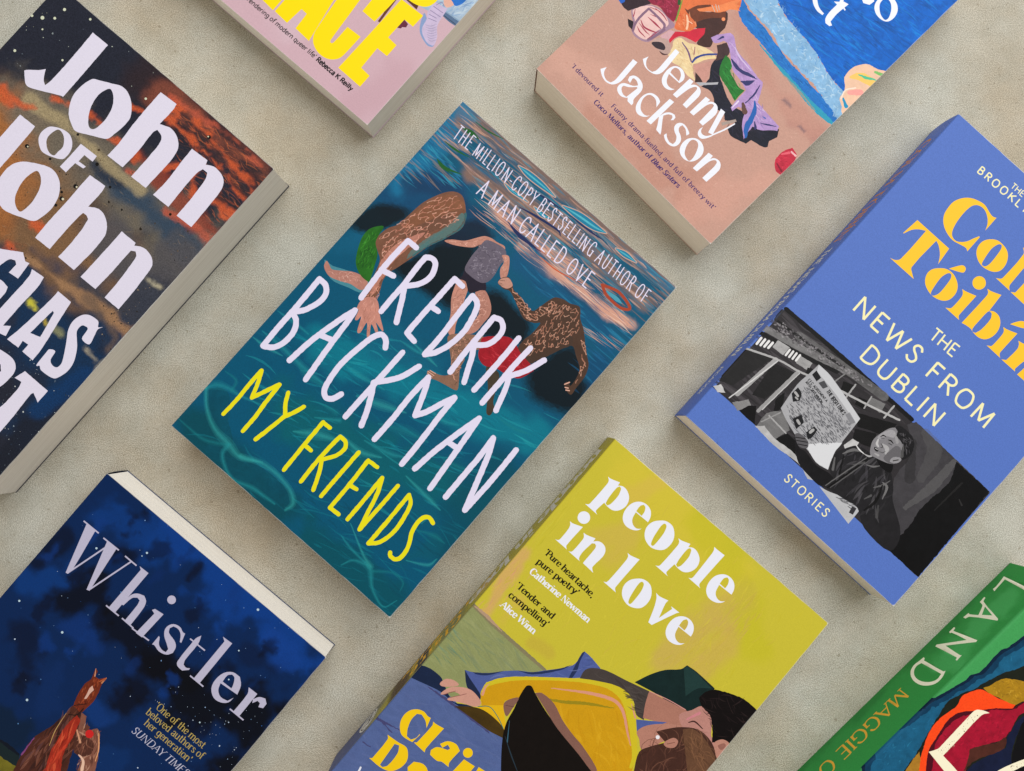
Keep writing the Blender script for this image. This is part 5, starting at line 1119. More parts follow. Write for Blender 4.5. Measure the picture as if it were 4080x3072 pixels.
["f",[-42,1301,98,1481,1436,1669,1080,1543],260,[[138,134,138],[110,106,110],[154,150,154],[74,71,74]],[0.73,2.2],[0.49,0.98],0.098,0.5,66,0.1,0.7],
["p",[41,40,41],[[-47,857,23,1023,289,1117,158,592,15,528]],0,0.25,0.2,1],
["p",[34,33,34],[[322,1080,584,1169,513,717,379,661]],0,0.25,0.2,1],
["p",[174,173,174],[[198,1201,194,1299,342,1328,343,1214]],0,0.25,0.2,1],
["p",[162,161,162],[[502,1246,475,1339,641,1367,653,1271]],0,0.25,0.2,1],
["p",[27,26,27],[[630,1297,827,1376,821,1270,661,1224]],0,0.25,0.2,1],
["p",[21,20,21],[[604,801,628,924,725,778,684,674]],0,0.25,0.2,1],
["p",[21,20,21],[[1023,1456,1160,1509,1165,1379,1061,1357]],0,0.25,0.2,1],
["p",[18,17,18],[[1263,1442,1402,1489,1395,1375,1279,1348]],0,0.25,0.2,1],
["p",[19,18,19],[[1363,1298,1767,1502,1774,1324,1461,1187]],0,0.25,0.2,1],
["p",[120,119,120],[[1359,1530,1531,1580,1550,1464,1371,1440]],0,0.25,0.2,1],
["p",[23,22,23],[[1459,1152,1670,1272,1730,1116,1518,1032]],0,0.25,0.2,1],
["p",[194,193,194],[[1485,935,1514,1052,1593,1068,1607,947,1548,893]],0,0.25,0.2,1],
["p",[197,196,197],[[4,444,58,517,152,479,80,426]],0,0.25,0.2,1],
["p",[136,135,136],[[276,453,388,596,456,564,379,420]],0,0.25,0.2,1],
["p",[12,11,12],[[397,437,434,551,496,601,616,437,501,432]],0,0.25,0.2,1],
["p",[120,119,120],[[646,438,633,620,748,760,939,657,884,450]],0,0.25,0.2,1],
["p",[16,15,16],[[881,454,945,613,1091,606,1159,492]],0,0.25,0.2,1],
["p",[183,182,183],[[630,430,917,413,1252,448,1436,390,1534,448,1298,470,1113,500,896,474,706,500]],0,0.25,0.2,1],
["s",[232,231,232],[48,1110,42,1192],[1.35],1,0,0,1,1],
["s",[227,226,227],[365,1234,359,1309],[1.22],1,0,0,1,1],
["s",[232,231,232],[89,1128,84,1208],[1.35],1,0,0,1,1],
["s",[227,226,227],[406,1245,399,1320],[1.22],1,0,0,1,1],
["s",[232,231,232],[130,1145,127,1224],[1.35],1,0,0,1,1],
["s",[227,226,227],[447,1255,440,1330],[1.22],1,0,0,1,1],
["s",[232,231,232],[171,1163,170,1239],[1.35],1,0,0,1,1],
["s",[227,226,227],[487,1266,481,1341],[1.22],1,0,0,1,1],
["s",[174,173,174],[316,1124,257,556],[2.45],1,0,0.15,1,0.9],
["s",[215,214,215],[346,1135,220,467],[0.61],1,0,0.15,1,0.9],
["s",[164,163,164],[586,1188,547,574],[1.96],1,0,0.15,1,0.9],
["s",[204,203,204],[609,1189,570,616],[0.49],1,0,0.15,1,0.9],
["s",[185,184,185],[-14,989,336,1140,583,1199,814,1277],[1.1],1,0,0.15,1,0.9],
["s",[190,189,190],[1065,1353,1374,1436,1756,1552],[1.1],1,0,0.15,1,0.9],
["s",[174,173,174],[1145,1515,1160,1340],[0.98],1,0,0.15,1,0.9],
["s",[169,168,169],[1362,1533,1385,1386],[0.86],1,0,0.15,1,0.9],
["s",[183,182,183],[1612,1628,1616,1457],[0.98],1,0,0.15,1,0.9],
["s",[139,138,139],[953,1385,981,1519],[0.73],1,0,0.15,1,0.9],
["s",[174,173,174],[668,618,933,601],[0.86],1,0,0.15,1,0.9],
["s",[157,156,157],[651,510,739,725],[0.73],1,0,0.15,1,0.9],
["s",[54,53,54],[15,1574,26,1449],[1.96],1,0,0.15,1,0.9],
["p",[69,67,71],[[1850,1578,1907,1664,3003,1640,3027,414,2541,415,2133,1036,2098,1371]],0,0.3,0.2,1],
["s",[104,103,104],[2503,1615,2498,1237,2432,878],[3.67,5.39,2.45],1,0,0.6,1,0.5],
["s",[95,94,95],[2062,1639,2266,1559,2350,1235],[4.9,8.57,4.9],1,0,0.6,1,0.35],
["s",[41,40,41],[2017,1463,2258,1151],[4.9,6.12],1,0,0.5,1,0.5],
["p",[14,14,16],[[2515,1639,3003,1640,3027,414,2575,413,2595,729,2563,1031,2608,1404]],0,0.5,0.3,1],
["s",[36,35,36],[2687,1078,2715,1502],[0.61,1.22],1,0,0.3,1,1],
["s",[50,49,50],[2809,1349,2873,1321],[0.49,0.98],1,0,0,1,1],
["p",[172,172,176],[[701,1405,880,1392,1087,1347,1428,1270,1437,1158,1450,936,1457,816,1536,615,1395,586,1246,622,1082,639,971,670,834,712,710,765,671,1082,690,1267]],0,0,0.05,1],
["p",[216,217,221],[[1173,649,1322,818,1454,940,1466,791,1532,618,1392,589]],0,0.4,0.0,1],
["p",[200,201,205],[[701,1405,889,1400,1428,1270,1432,1201,1035,1292,737,1334]],0,0,0.0,1],
["f",[744,813,755,1081,759,1152,1421,1090,1404,894,1219,691,1018,673],620,[[90,90,96],[108,108,114],[74,74,80]],[0.98,2.69],[0.37,0.55],-0.17,0.02,62,0.02,0.75],
["f",[1028,1225,1285,1160,1424,1154,1400,1031,1124,1079],120,[[90,90,96],[108,108,114]],[0.73,1.96],[0.31,0.49],-0.17,0.02,67,0.02,0.7],
["p",[28,28,32],[[725,1340,816,1313,806,1249,720,1271]],0,0,0.0,1],
["p",[56,56,60],[[830,1252,862,1314,937,1290,910,1237]],0,0,0.0,0.9],
["p",[106,106,112],[[1277,1192,1297,1245,1417,1207,1393,1151]],0,0,0.0,0.6],
["p",[34,34,38],[[691,966,698,1063,770,1042,808,969,763,907]],0,0,0.0,1],
["p",[34,34,38],[[881,768,925,868,1002,819,985,710]],0,0,0.0,1],
["p",[34,34,38],[[1089,758,1112,867,1164,861,1172,747,1149,713]],0,0,0.0,1],
["s",[174,173,174],[712,1002,761,992],[1.35],1,0,0.1,1,1],
["s",[174,173,174],[752,965,780,963],[0.98],1,0,0.1,1,1],
["s",[174,173,174],[934,790,972,778],[1.47],1,0,0.1,1,1],
["s",[174,173,174],[1122,789,1128,827],[1.71],1,0,0.1,1,1],
["t",[28,28,32],"THE IRISH TIMES",[955,1239,1265,1168],2.2,0.22,0.6,1,0,0],
["t",[38,38,42],"E.E.C. AGREEMENT A",[723,1193,1034,1150],1.47,0.22,1,0,0,0],
["t",[38,38,42],"MYTH, SAYS WILSON",[721,1157,1004,1102],1.47,0.22,1,0,0,0],
["p",[24,23,26],[[1014,659,1138,583,1226,597,1411,567,1590,598,1712,543,1599,431,1438,425,1249,452,1109,556]],1,0,0.3,1],
["p",[96,94,98],[[1014,659,1063,705,1169,698,1211,636,1125,591]],1,0,0.0,1],
["s",[28,27,30],[1041,640,1127,700],[0.49],1,0,0,1,1],
["s",[28,27,30],[1071,621,1172,687],[0.49],1,0,0,1,1],
["s",[28,27,30],[1108,602,1194,655],[0.49],1,0,0,1,1],
["p",[188,189,193],[[1585,417,1713,452,2069,605,2082,485,2086,330]],0,0,0.08,1],
["f",[1774,458,2040,569,2034,464],60,[[92,92,96],[112,112,116]],[0.98,2.45],[0.37,0.55],0.281,0.05,63,0.02,0.8],
["p",[57,56,60],[[1993,496,2042,515,2058,436,2009,425]],0,0,0.0,1],
["p",[37,36,39],[[1550,628,1473,797,1514,902,1600,1030,1767,1067,1902,1084,2040,1077,2191,956,2284,842,2573,642,2610,412,2247,411,2046,525,1872,498,1644,455,1594,436,1664,567]],1,0,0.25,1],
["f",[1490,779,1616,1012,2060,1036,2255,815,2290,549,1945,565,1685,559],60,[[76,74,80],[26,25,28],[92,90,94],[56,54,58]],[3.67,11.02],[0.61,1.96],1.766,0.4,64,0.12,0.5],
["s",[120,119,120],[1539,858,1594,962,1670,1011],[0.49,1.71,0.49],1,0,0.12,1,0.8],
["s",[111,110,111],[1628,473,1685,708,1760,1000],[0.49,0.73,0.49],1,0,0.12,1,0.9],
["s",[97,96,97],[1681,489,1738,724,1801,998],[0.37,0.61,0.37],1,0,0.12,1,0.9],
["s",[14,13,14],[1659,468,1718,716,1780,999],[0.73,0.98,0.73],1,0,0.12,1,1],
["s",[134,133,134],[2070,919,2139,909,2183,783],[0.61,1.47,0.49],1,0,0.12,1,0.7],
["s",[115,114,115],[2029,808,2086,893,2116,987],[0.37,1.1,0.37],1,0,0.12,1,0.7],
["s",[139,138,139],[1812,941,1880,977,1928,1035],[0.37,0.98,0.37],1,0,0.12,1,0.6],
["s",[12,11,12],[2118,557,2145,714,2086,893],[0.98,1.71,0.73],1,0,0.12,1,0.9],
["s",[111,110,111],[2037,649,2067,726],[0.49,1.22],1,0,0.12,1,0.6],
["s",[127,126,127],[1503,764,1573,655],[0.73,1.47],1,0,0.12,1,0.6],
["s",[14,13,14],[1563,846,1656,666],[0.73,1.22],1,0,0.12,1,0.9],
["s",[104,103,104],[1701,840,1777,943],[0.49,1.22],1,0,0.12,1,0.5],
["s",[85,84,85],[2199,698,2265,593],[0.98,1.71],1,0,0.12,1,0.6],
["s",[220,219,220],[1584,1026,1642,1012,1715,1013],[0.37,0.73,0.37],1,0,0,1,1],
["s",[174,173,174],[1715,1013,1772,1031,1804,1081],[0.37,0.98,0.37],1,0,0,1,1],
["p",[14,13,16],[[1836,1083,1986,1121,2028,1140,2060,1052,1932,1031]],1,0,0.0,1],
["p",[134,132,136],[[1763,1057,1699,1152,1686,1227,1706,1325,1741,1418,1801,1466,1896,1419,1983,1358,2034,1262,2038,1175,1986,1121,1907,1089,1833,1067]],1,0,0.08,1],
["p",[96,94,98],[[1897,1127,1898,1220,1922,1326,2001,1315,2038,1242,2034,1172,1979,1121]],1,0.3,0.0,0.8],
["p",[168,166,170],[[1701,1247,1715,1334,1754,1406,1809,1420,1837,1365,1772,1326,1743,1252]],1,0.2,0.0,0.8],
["s",[204,203,204],[1725,1235,1743,1192,1774,1180],[0.73,1.35,0.98],1,0,0.06,1,0.8],
["s",[194,193,194],[1797,1229,1860,1226,1885,1175],[0.98,2.45,0.98],1,0,0.06,1,0.6],
["s",[185,184,185],[1800,1097,1839,1106],[0.73,1.22],1,0,0.06,1,0.6],
["s",[174,173,174],[1815,1412,1899,1355],[0.98,1.71],1,0,0.06,1,0.5],
["s",[25,24,25],[1724,1275,1736,1306,1768,1315],[0.37,0.73,0.37],1,0,0.06,1,1],
["s",[21,20,21],[1809,1306,1838,1319,1876,1314],[0.37,0.73,0.37],1,0,0.06,1,1],
["s",[50,49,50],[1737,1267,1763,1291],[0.49],1,0,0.06,1,0.8],
["s",[48,47,48],[1836,1284,1874,1292],[0.49],1,0,0.06,1,0.8],
["s",[54,53,54],[1776,1222,1814,1210,1802,1186],[0.37,0.61,0.37],1,0,0.06,1,0.8],
["s",[63,62,63],[1817,1146,1852,1159,1868,1193],[0.24,0.49,0.24],1,0,0.06,1,0.7],
["p",[26,24,28],[[1747,1146,1778,1157,1810,1143,1796,1124,1765,1125]],1,0,0.0,1],
["s",[197,196,197],[1763,1143,1793,1147],[0.31],1,0,0,1,1],
["p",[30,29,32],[[1770,1464,1797,1509,1876,1518,1995,1511,2071,1440,2099,1332,2070,1244,2010,1290,1966,1377,1901,1391,1846,1400,1824,1448]],0,0.3,0.25,1],
["f",[1809,1473,2001,1482,2080,1354,2012,1325,1923,1411],44,[[74,72,76],[98,96,100],[18,17,20]],[1.22,3.43],[0.37,0.73],-0.294,0.4,68,0.1,0.7],
["s",[97,96,97],[1979,1362,2040,1271],[0.98,1.71],1,0,0.25,1,0.7],
["p",[152,150,154],[[1978,1141,1971,1198,2026,1248,2060,1236,2043,1177]],1,0,0.0,1],
["s",[63,62,63],[1999,1173,2033,1218],[0.61],1,0,0,1,1]],"dublin_spine":[["b",[80,112,196],[2000,200],500,1,0,0.1],
["t",[196,128,70],"COLM TÓIBÍN",[283,160,1903,160],9.5,0.2,0.4,1,0,0],
["t",[214,214,206],"THE NEWS FROM DUBLIN",[2003,180,3663,180],7,0.14,1,0,0,0],
["t",[200,204,214],"PICADOR",[3823,190,4243,190],4.6,0.15,1,0,0,0]],"people":[["b",[204,192,62],[615,3666],323.55,1,0,0.08],
["b",[214,196,66],[409,4504,1861,4399],12.94,0.7,0.6,0.08],
["b",[214,186,84],[534,4357,648,4625],5.82,0.6,0.9,0.08],
["b",[208,178,92],[622,3757,743,4013,811,3734],8.41,0.5,0.5,0.08],
["b",[204,172,100],[1895,3258,2034,3793,2124,4288],9.71,0.6,0.5,0.08],
["b",[206,170,100],[2254,3233,2312,3864],7.12,0.5,0.5,0.08],
["b",[214,172,110],[59,3089,94,2851,139,2506,154,2353],3.88,0.8,0.9,0.08],
["b",[214,180,90],[312,2737,361,2446],5.82,0.5,0.9,0.08],
["b",[196,190,36],[1292,4670,2042,4386,2550,3984],10.35,0.5,0.5,0.08],
["b",[196,170,70],[723,2457,935,2505],3.24,0.5,0.9,0.08],
["f",[2,4222,1794,4679,2781,4515,2530,2808,1357,2800,74,2367],420,[[208,194,54],[200,186,48],[216,202,68],[204,184,72],[212,190,76]],[1.94,10.35],[0.19,0.91],-1.553,0.25,71,0.1,0.4],
["f",[1887,3169,2132,4379,2395,4269,2401,3358],80,[[204,174,92],[200,176,80],[204,180,76]],[3.88,12.94],[0.39,1.42],-1.62,0.12,72,0.1,0.4],
["f",[-69,3080,292,3054,283,2380,55,2351],50,[[216,160,128],[212,172,112],[220,176,96]],[2.59,9.06],[0.32,1.16],-1.514,0.15,73,0.1,0.4],
["f",[-23,4251,130,4332,126,3247,-41,3204],40,[[196,184,40],[184,176,44],[208,200,72]],[3.88,12.94],[0.19,0.52],-1.587,0.08,74,0.05,0.4],
["p",[148,154,104],[[7,2364,1038,2343,799,2045,477,1770,730,1627,451,1453,-141,1390]],0,0,0.06,1],
["f",[33,2280,970,2296,498,1894,35,1583],110,[[140,148,100],[160,164,116],[124,140,108],[154,160,112],[136,144,112]],[4.14,18.22],[0.41,1.49],-0.177,0.15,75,0.05,0.4],
["f",[-155,1949,61,2049,322,1849,25,1595],24,[[92,140,124],[108,148,132],[76,124,112]],[4.14,11.6],[0.17,0.58],-0.12,0.1,76,0.05,0.4],
["s",[140,132,100],[-13,2358,327,2340,1022,2336],[1.99,2.15,1.66],1,0,0.2,1,1],
["s",[184,154,128],[25,2359,179,2362,409,2346],[0.83,1.82,0.5],1,0,0.3,1,1],
["p",[90,108,158],[[42,1526,282,1498,562,1474,834,1507,1158,1530,1481,1158,-131,-207,-106,1399]],0,0,0.08,1],
["f",[19,1380,1133,1509,1381,1198,39,61],120,[[104,120,172],[76,92,148],[116,128,176],[92,104,152]],[4.14,18.22],[0.66,2.15],0.105,0.3,77,0.1,0.18],
["s",[76,76,120],[-179,771,20,814,266,877],[0.33,1.33,0.33],1,0,0.4,1,1],
["s",[76,76,120],[32,825,225,801],[0.83,0.5],1,0,0.4,1,1],
["s",[76,76,120],[193,1402,588,1444,1003,1461],[0.5,1.49,0.66],1,0,0.4,1,1],
["s",[76,76,120],[54,531,147,547],[0.66,0.25],1,0,0.4,1,1],
["p",[30,44,74],[[-104,1422,26,1544,219,1571,302,1537,430,1477,509,1461,623,1527,703,1559,572,1462,324,1450,183,1414,-6,1359]],0,0,0.1,1],
["p",[84,100,160],[[375,1788,452,1823,582,1922,705,2053,814,2152,936,2235,1013,2322,1134,2457,1213,2566,1221,2658,1212,2756,1287,2757,1459,2733,1372,2532,1048,2256,748,1979,632,1839,652,1729,688,1676,563,1696,492,1678]],0,0,0.08,1],
["p",[34,46,76],[[375,1788,464,1759,577,1729,683,1693,708,1640,605,1647,500,1674]],0,0,0.0,1],
["p",[42,56,96],[[1268,2427,1244,2530,1204,2728,1218,2761,1248,2639,1282,2561,1295,2446]],0,0.1,0.0,1],
["p",[42,56,96],[[451,1824,582,1922,703,2056,597,1904,505,1836]],0,0.1,0.0,1],
["p",[42,56,96],[[801,2143,936,2235,1134,2457,1208,2572,1147,2442,952,2217]],0,0.1,0.0,1],
["f",[551,1833,1240,2484,1275,2746,1421,2701,1048,2256,634,1862],50,[[100,116,172],[76,92,148],[116,128,180]],[3.31,11.6],[0.41,1.16],0.71,0.3,78,0.15,0.6],
["p",[22,44,44],[[1828,2857,1901,3025,1994,3169,2115,3282,2139,3356,2256,3370,2521,3363,2543,3107,2522,3005,2412,2932,2157,2927]],0,0,0.15,1],
["p",[36,64,62],[[2134,3309,2144,3349,2243,3360,2496,3342,2383,3246,2335,3099]],0,0,0.1,1],
["p",[210,160,24],[[662,1717,643,1827,742,1986,918,2156,1302,2462,1578,2644,1792,2722,1961,2675,2157,2484,2315,2324,2387,2176,2462,1988,2101,1683,1546,2028,1290,2125,1080,2094,998,1940,907,1820,926,1774,758,1620]],0,0,0.04,1],
["s",[212,194,44],[664,1740,660,1831,753,1973,929,2144,1313,2450,1593,2626,1788,2676,1951,2624,2136,2466,2317,2284,2369,2160],[1.16,2.15,2.49,1.82,1.82,2.82,4.64,5.14,3.64,2.82,1.66],1,0,0.15,1,1],
["s",[220,156,132],[1194,2237,1526,2453,1773,2568,1932,2545,2115,2406,2224,2330],[0.33,1.49,1.82,1.49,1.16,0.5],1,0,0.15,1,1],
["s",[220,160,132],[685,1716,658,1797,668,1848],[1.33,0.99,0.33],1,0,0,1,1],
["s",[160,140,32],[1172,2088,1360,2195,1599,2367,1834,2508],[0.33,1.49,1.66,0.41],1,0,0.25,1,1],
["s",[220,160,132],[1949,2665,2074,2581],[0.33,0.99],1,0,0,1,1],
["f",[1424,2071,1947,2516,2321,2203,2072,1867],40,[[204,152,20],[220,172,36],[212,164,28]],[4.97,16.57],[0.66,1.99],-0.557,0.2,79,0.15,0.6],
["p",[228,184,28],[[734,1585,814,1679,926,1774,1033,1675,1121,1603,1060,1569,923,1603]],0,0,0.0,1],
["p",[76,58,22],[[541,1436,689,1551,796,1600,958,1612,1100,1586,1145,1515,972,1473,790,1459]],0,0,0.2,1],
["s",[42,124,116],[730,1590,825,1667,950,1647,1083,1592],[0.41],1,0,0,1,1],
["p",[22,16,14],[[998,1940,978,2075,995,2106,1028,2117,1097,2087,1349,2007,1609,1955,1914,1900,2078,1859,2200,1767,1450,1132,1283,1324,1139,1515,1066,1662,1034,1823]],0,0,0.15,1],
["s",[60,100,120],[1080,1695,1208,1510],[0.25,0.66],1,0,0,1,1],
["s",[44,60,72],[1148,1543,1322,1440,1482,1355],[0.17,0.66,0.33],1,0,0,1,1],
["p",[208,156,140],[[266,1517,287,1591,359,1632,431,1629,367,1550,299,1503]],1,0,0.0,1],
["p",[208,156,140],[[341,1443,372,1544,453,1623,561,1673,675,1665,736,1633,713,1572,606,1522,516,1477,444,1436,440,1465,511,1557,423,1534,370,1447]],1,0,0.04,1],
["s",[150,96,92],[440,1465,511,1557,550,1611],[0.33],1,0,0,1,1],
["s",[150,96,92],[370,1447,445,1558],[0.33],1,0,0,1,1],
["p",[138,100,88],[[937,1761,919,1831,998,1940,1021,1813,1026,1708]],1,0,0.0,1],
["p",[138,100,88],[[1097,2087,1153,2135,1325,2134,1492,2066,1684,2019,1831,1997,2088,1923,2163,1861,2078,1859,1868,1903,1517,1961,1316,2021]],0,0,0.06,1],
["s",[106,72,68],[945,1789,1023,1835],[0.33],1,0,0,1,1],
["p",[76,68,66],[[1358,2510,1344,2615,1406,2693,1524,2757,1755,2816,2015,2890,2158,2621,2059,2611,1930,2712,1734,2714,1505,2603]],0,0,0.08,1],
["f",[1380,2624,1976,2835,2097,2643,1713,2739],30,[[88,80,76],[64,56,54]],[3.31,9.94],[0.5,1.33],0.25,0.2,80,0.15,0.6],
["p",[176,124,108],[[2007,2887,2396,2981,2593,3023,2651,2904,2533,2820,2361,2737,2138,2632,2061,2760]],0,0,0.05,1],
["s",[216,156,148],[2015,2890,2223,2951,2426,2991],[0.41],1,0,0,1,1],
["p",[84,100,160],[[2091,2574,2213,2658,2361,2763,2309,2672,2201,2521,2180,2482]],0,0,0.1,1],
["p",[184,132,116],[[2180,2482,2220,2600,2359,2740,2512,2844,2614,2872,2634,2721,2473,2605,2398,2416,2325,2375,2251,2437]],1,0,0.04,1],
["p",[190,138,128],[[2410,2909,2481,3033,2530,3128,2629,3138,2727,3073,2814,2958,2900,2946,2947,2839,2745,2899,2606,2886,2520,2834]],1,0,0.05,1],
["s",[208,136,144],[2503,2925,2562,3060],[0.83,1.66],1,0,0.2,1,1],
["s",[76,48,44],[2537,2912,2582,2960,2691,2958],[0.5,0.83,0.5],1,0,0,1,1],
["p",[76,48,40],[[2336,2615,2415,2724,2520,2834,2676,2925,2859,2912,3003,2824,3088,2769,3086,2517,2499,2020,2400,2187,2334,2340,2377,2440,2484,2593]],0,0,0.1,1],
["f",[2372,2624,2564,2829,2855,2866,3050,2738,2878,2382,2508,2111,2392,2347],90,[[108,72,60],[60,36,30],[124,84,68],[90,56,46]],[4.14,14.91],[0.25,0.75],-1.141,0.5,81,0.6,0.6],
["p",[108,76,56],[[2536,2816,2606,2886,2743,2897,2911,2851,3015,2792,3095,2608,2940,2435,2729,2634]],0,0,0.1,1],
["f",[2574,2817,2764,2873,2984,2765,2957,2492],60,[[140,100,72],[90,62,44],[122,86,64]],[4.14,14.91],[0.25,0.66],-0.469,0.3,82,0.5,0.6],
["p",[184,132,116],[[2473,2580,2515,2683,2578,2690,2592,2618,2529,2565]],1,0,0.0,1],
["p",[240,238,244],[[2402,2595,2406,2589,2407,2582,2406,2575,2402,2568,2396,2564,2390,2561,2382,2561,2375,2563,2370,2568,2366,2574,2365,2581,2366,2588,2370,2595,2376,2600,2382,2602,2390,2602,2397,2600]],0,0,0.0,1],
["s",[138,92,80],[2507,2592,2559,2657],[0.41],1,0,0,1,1],
["p",[18,12,14],[[2454,3179,2469,3277,2547,3364,2668,3425,2800,3473,2917,3488,3052,3476,3018,3342,3024,3157,3010,3019,2919,2973,2862,2910,2783,3015,2657,3119,2542,3127]],0,0.35,0.2,1],
["f",[2483,3204,2663,3400,2994,3469,2964,3043,2777,3010],50,[[44,32,34],[26,18,20],[58,44,44]],[2.49,8.28],[0.25,0.66],0.072,0.6,83,0.15,0.6],
["p",[192,140,124],[[2881,2930,2929,3013,3016,3020,3035,2914,3014,2823,2936,2872]],1,0,0.0,1],
["p",[156,108,96],[[2930,2930,2965,2991,2998,2977,2986,2915]],1,0,0.0,1],
["p",[246,206,24],[[430,1180,464,1073,406,1122,333,1144,291,1118,285,1039,317,941,363,876,417,876,447,927,450,981,459,975,446,867,355,849,293,858,224,925,196,1006,208,1090,260,1154,331,1183,393,1174]],0,0,0.0,1],
["p",[246,206,24],[[473,1168,510,1168,607,1188,598,909,615,871,460,875,485,896,493,1133]],0,0,0.0,1],
["p",[246,206,24],[[680,1041,723,1115,812,1149,886,1122,880,961,905,919,813,914,771,889,673,890,648,931,677,997,784,1046,792,1074,747,1088,725,1027]],0,0,0.0,1],
["p",[246,206,24],[[1003,1194,1012,1179,1015,1162,1012,1144,1003,1129,989,1117,973,1111,955,1110,938,1116,924,1127,915,1142,912,1160,915,1177,924,1193,937,1204,954,1211,972,1211,989,1205]],0,0,0.0,1],
["p",[246,206,24],[[976,1084,1110,1103,1110,844,963,865]],0,0,0.0,1],
["p",[246,206,24],[[1146,1124,1279,1143,1258,969,1176,941]],0,0,0.0,1],
["p",[246,206,24],[[199,757,337,771,430,787,487,752,530,685,529,601,497,528,458,486,357,455,208,453,235,472,230,722],[317,733,364,752,404,682,408,519,375,471,341,473]],0,0,0.0,1],
["p",[246,206,24],[[578,643,591,726,681,771,766,747,839,614,704,500]],0,0,0.0,1],
["s",[235,236,246],[206,322,217,278,232,183],[0.99],1,0,0,1,1],
["p",[236,238,250],[[203,4322,241,4325,341,4360,345,4320,397,4349,464,4340,527,4292,553,4212,530,4133,478,4085,408,4076,352,4085,339,3969,349,3952,380,3940,205,3942,235,3961,243,3991,247,4254,237,4296],[351,4293,366,4326,391,4318,408,4282,419,4237,415,4122,395,4082,367,4091,354,4160]],0,0,0.0,1],
["p",[236,238,250],[[844,4234,830,4290,792,4342,732,4366,662,4357,606,4314,576,4249,577,4157,613,4086,678,4050,756,4058,812,4092,838,4137,794,4103,738,4109,695,4149,675,4229],[671,4241,668,4311,689,4346,718,4338,744,4292,749,4240]],0,0,0.0,1],
["p",[236,238,250],[[922,4323,985,4369,1075,4373,1150,4311,1181,4228,1168,4133,1113,4078,1034,4051,949,4071,895,4118,867,4187,878,4264],[987,4337,1014,4338,1033,4312,1050,4242,1054,4128,1048,4079,1025,4073,1006,4104,989,4173,976,4289]],1,0,0.0,1],
["p",[236,238,250],[[1203,4316,1241,4320,1340,4355,1344,4315,1396,4344,1463,4334,1526,4287,1551,4207,1527,4128,1475,4080,1406,4071,1349,4080,1336,3964,1346,3948,1377,3936,1202,3937,1232,3956,1240,3986,1246,4249,1236,4291],[1350,4288,1365,4320,1389,4313,1406,4277,1417,4232,1413,4117,1393,4077,1364,4086,1352,4155]],0,0,0.0,1],
["p",[236,238,250],[[1555,4499,1591,4497,1697,4503,1685,4105,1696,4081,1723,4066,1556,4067,1583,4085,1590,4117,1581,4428,1575,4466]],0,0,0.0,1],
["p",[236,238,250],[[2022,4232,2009,4287,1971,4339,1911,4363,1842,4355,1786,4311,1755,4246,1756,4155,1791,4084,1856,4047,1934,4055,1989,4090,2016,4134,1971,4101,1916,4107,1874,4146,1854,4226],[1850,4239,1847,4308,1869,4343,1898,4335,1923,4289,1927,4238]],0,0,0.0,1],
["p",[236,238,250],[[341,3866,353,3846,357,3824,353,3801,342,3780,324,3765,302,3757,279,3757,257,3764,239,3779,228,3799,223,3821,227,3844,239,3865,256,3880,278,3888,301,3889,323,3881]],0,0,0.0,1],
["p",[236,238,250],[[202,3696,239,3698,347,3740,340,3481,354,3459,374,3448,207,3448,237,3463,246,3493,243,3625,228,3671]],0,0,0.0,1],
["p",[236,238,250],[[392,3699,431,3702,529,3736,531,3695,579,3737,644,3742,693,3708,713,3641,700,3488,719,3462,746,3444,597,3450,595,3482,595,3650,584,3682,560,3690,533,3672,518,3541,526,3473,541,3452,560,3443,400,3445,425,3462,432,3493,433,3620,426,3664]],0,0,0.0,1],
["p",[236,238,250],[[889,3843,930,3844,1032,3874,1026,3483,1040,3461,1065,3444,890,3444,918,3460,925,3493,928,3767,918,3818]],0,0,0.0,1],
["p",[236,238,250],[[1136,3696,1199,3741,1289,3746,1363,3684,1394,3602,1382,3508,1327,3452,1248,3426,1163,3446,1110,3492,1082,3561,1093,3637],[1201,3709,1228,3711,1247,3685,1264,3616,1268,3502,1262,3453,1239,3448,1220,3478,1204,3547,1191,3662]],1,0,0.0,1],
["p",[236,238,250],[[1396,3721,1446,3717,1546,3744,1544,3700,1589,3538,1635,3703,1609,3718,1719,3724,1699,3699,1578,3432,1532,3431,1480,3587,1434,3681]],0,0,0.0,1],
["p",[236,238,250],[[1976,3611,1963,3666,1925,3717,1866,3741,1797,3732,1740,3689,1710,3625,1711,3534,1746,3464,1810,3427,1888,3435,1944,3470,1970,3514,1926,3481,1870,3487,1828,3526,1808,3605],[1805,3617,1802,3687,1823,3721,1852,3713,1877,3668,1882,3616]],0,0,0.0,1],
["t",[28,26,20],"‘Pure heartache,",[214,3255,905,3232],3.56,0.24,0.35,1,0,0],
["t",[28,26,20],"pure poetry’",[214,3125,764,3141],3.56,0.24,0.35,1,0,0],
["t",[236,238,250],"Catherine Newman",[224,2999,1045,3002],3.56,0.24,0.35,1,0,0],
["t",[28,26,20],"‘Tender and",[210,2792,732,2784],3.56,0.24,0.35,1,0,0],
["t",[28,26,20],"compelling’",[216,2664,736,2681],3.56,0.24,0.35,1,0,0],
["t",[236,238,250],"Alice Winn",[216,2535,684,2537],3.56,0.24,0.35,1,0,0]],"people_spine":[["b",[170,162,52],[1000,260],500,1,0,0.1],
["b",[204,166,106],[2120,260],12,0.6,0.6,0.1],
["b",[128,134,88],[2680,0,2680,540],15,1,0.3,0.1],
["b",[30,38,58],[3160,0,3160,540],7,1,0.2,0.1],
["b",[82,62,30],[3520,0,3520,540],10,1,0.3,0.1],
["b",[76,88,134],[4480,0,4480,540],36,1,0.2,0.1],
["t",[206,206,200],"people in love",[180,160,2380,160],15,0.24,0.35,1,0,0],
["t",[226,178,44],"Claire",[2520,300,3360,300],8.5,0.26,0.3,1,0,0],
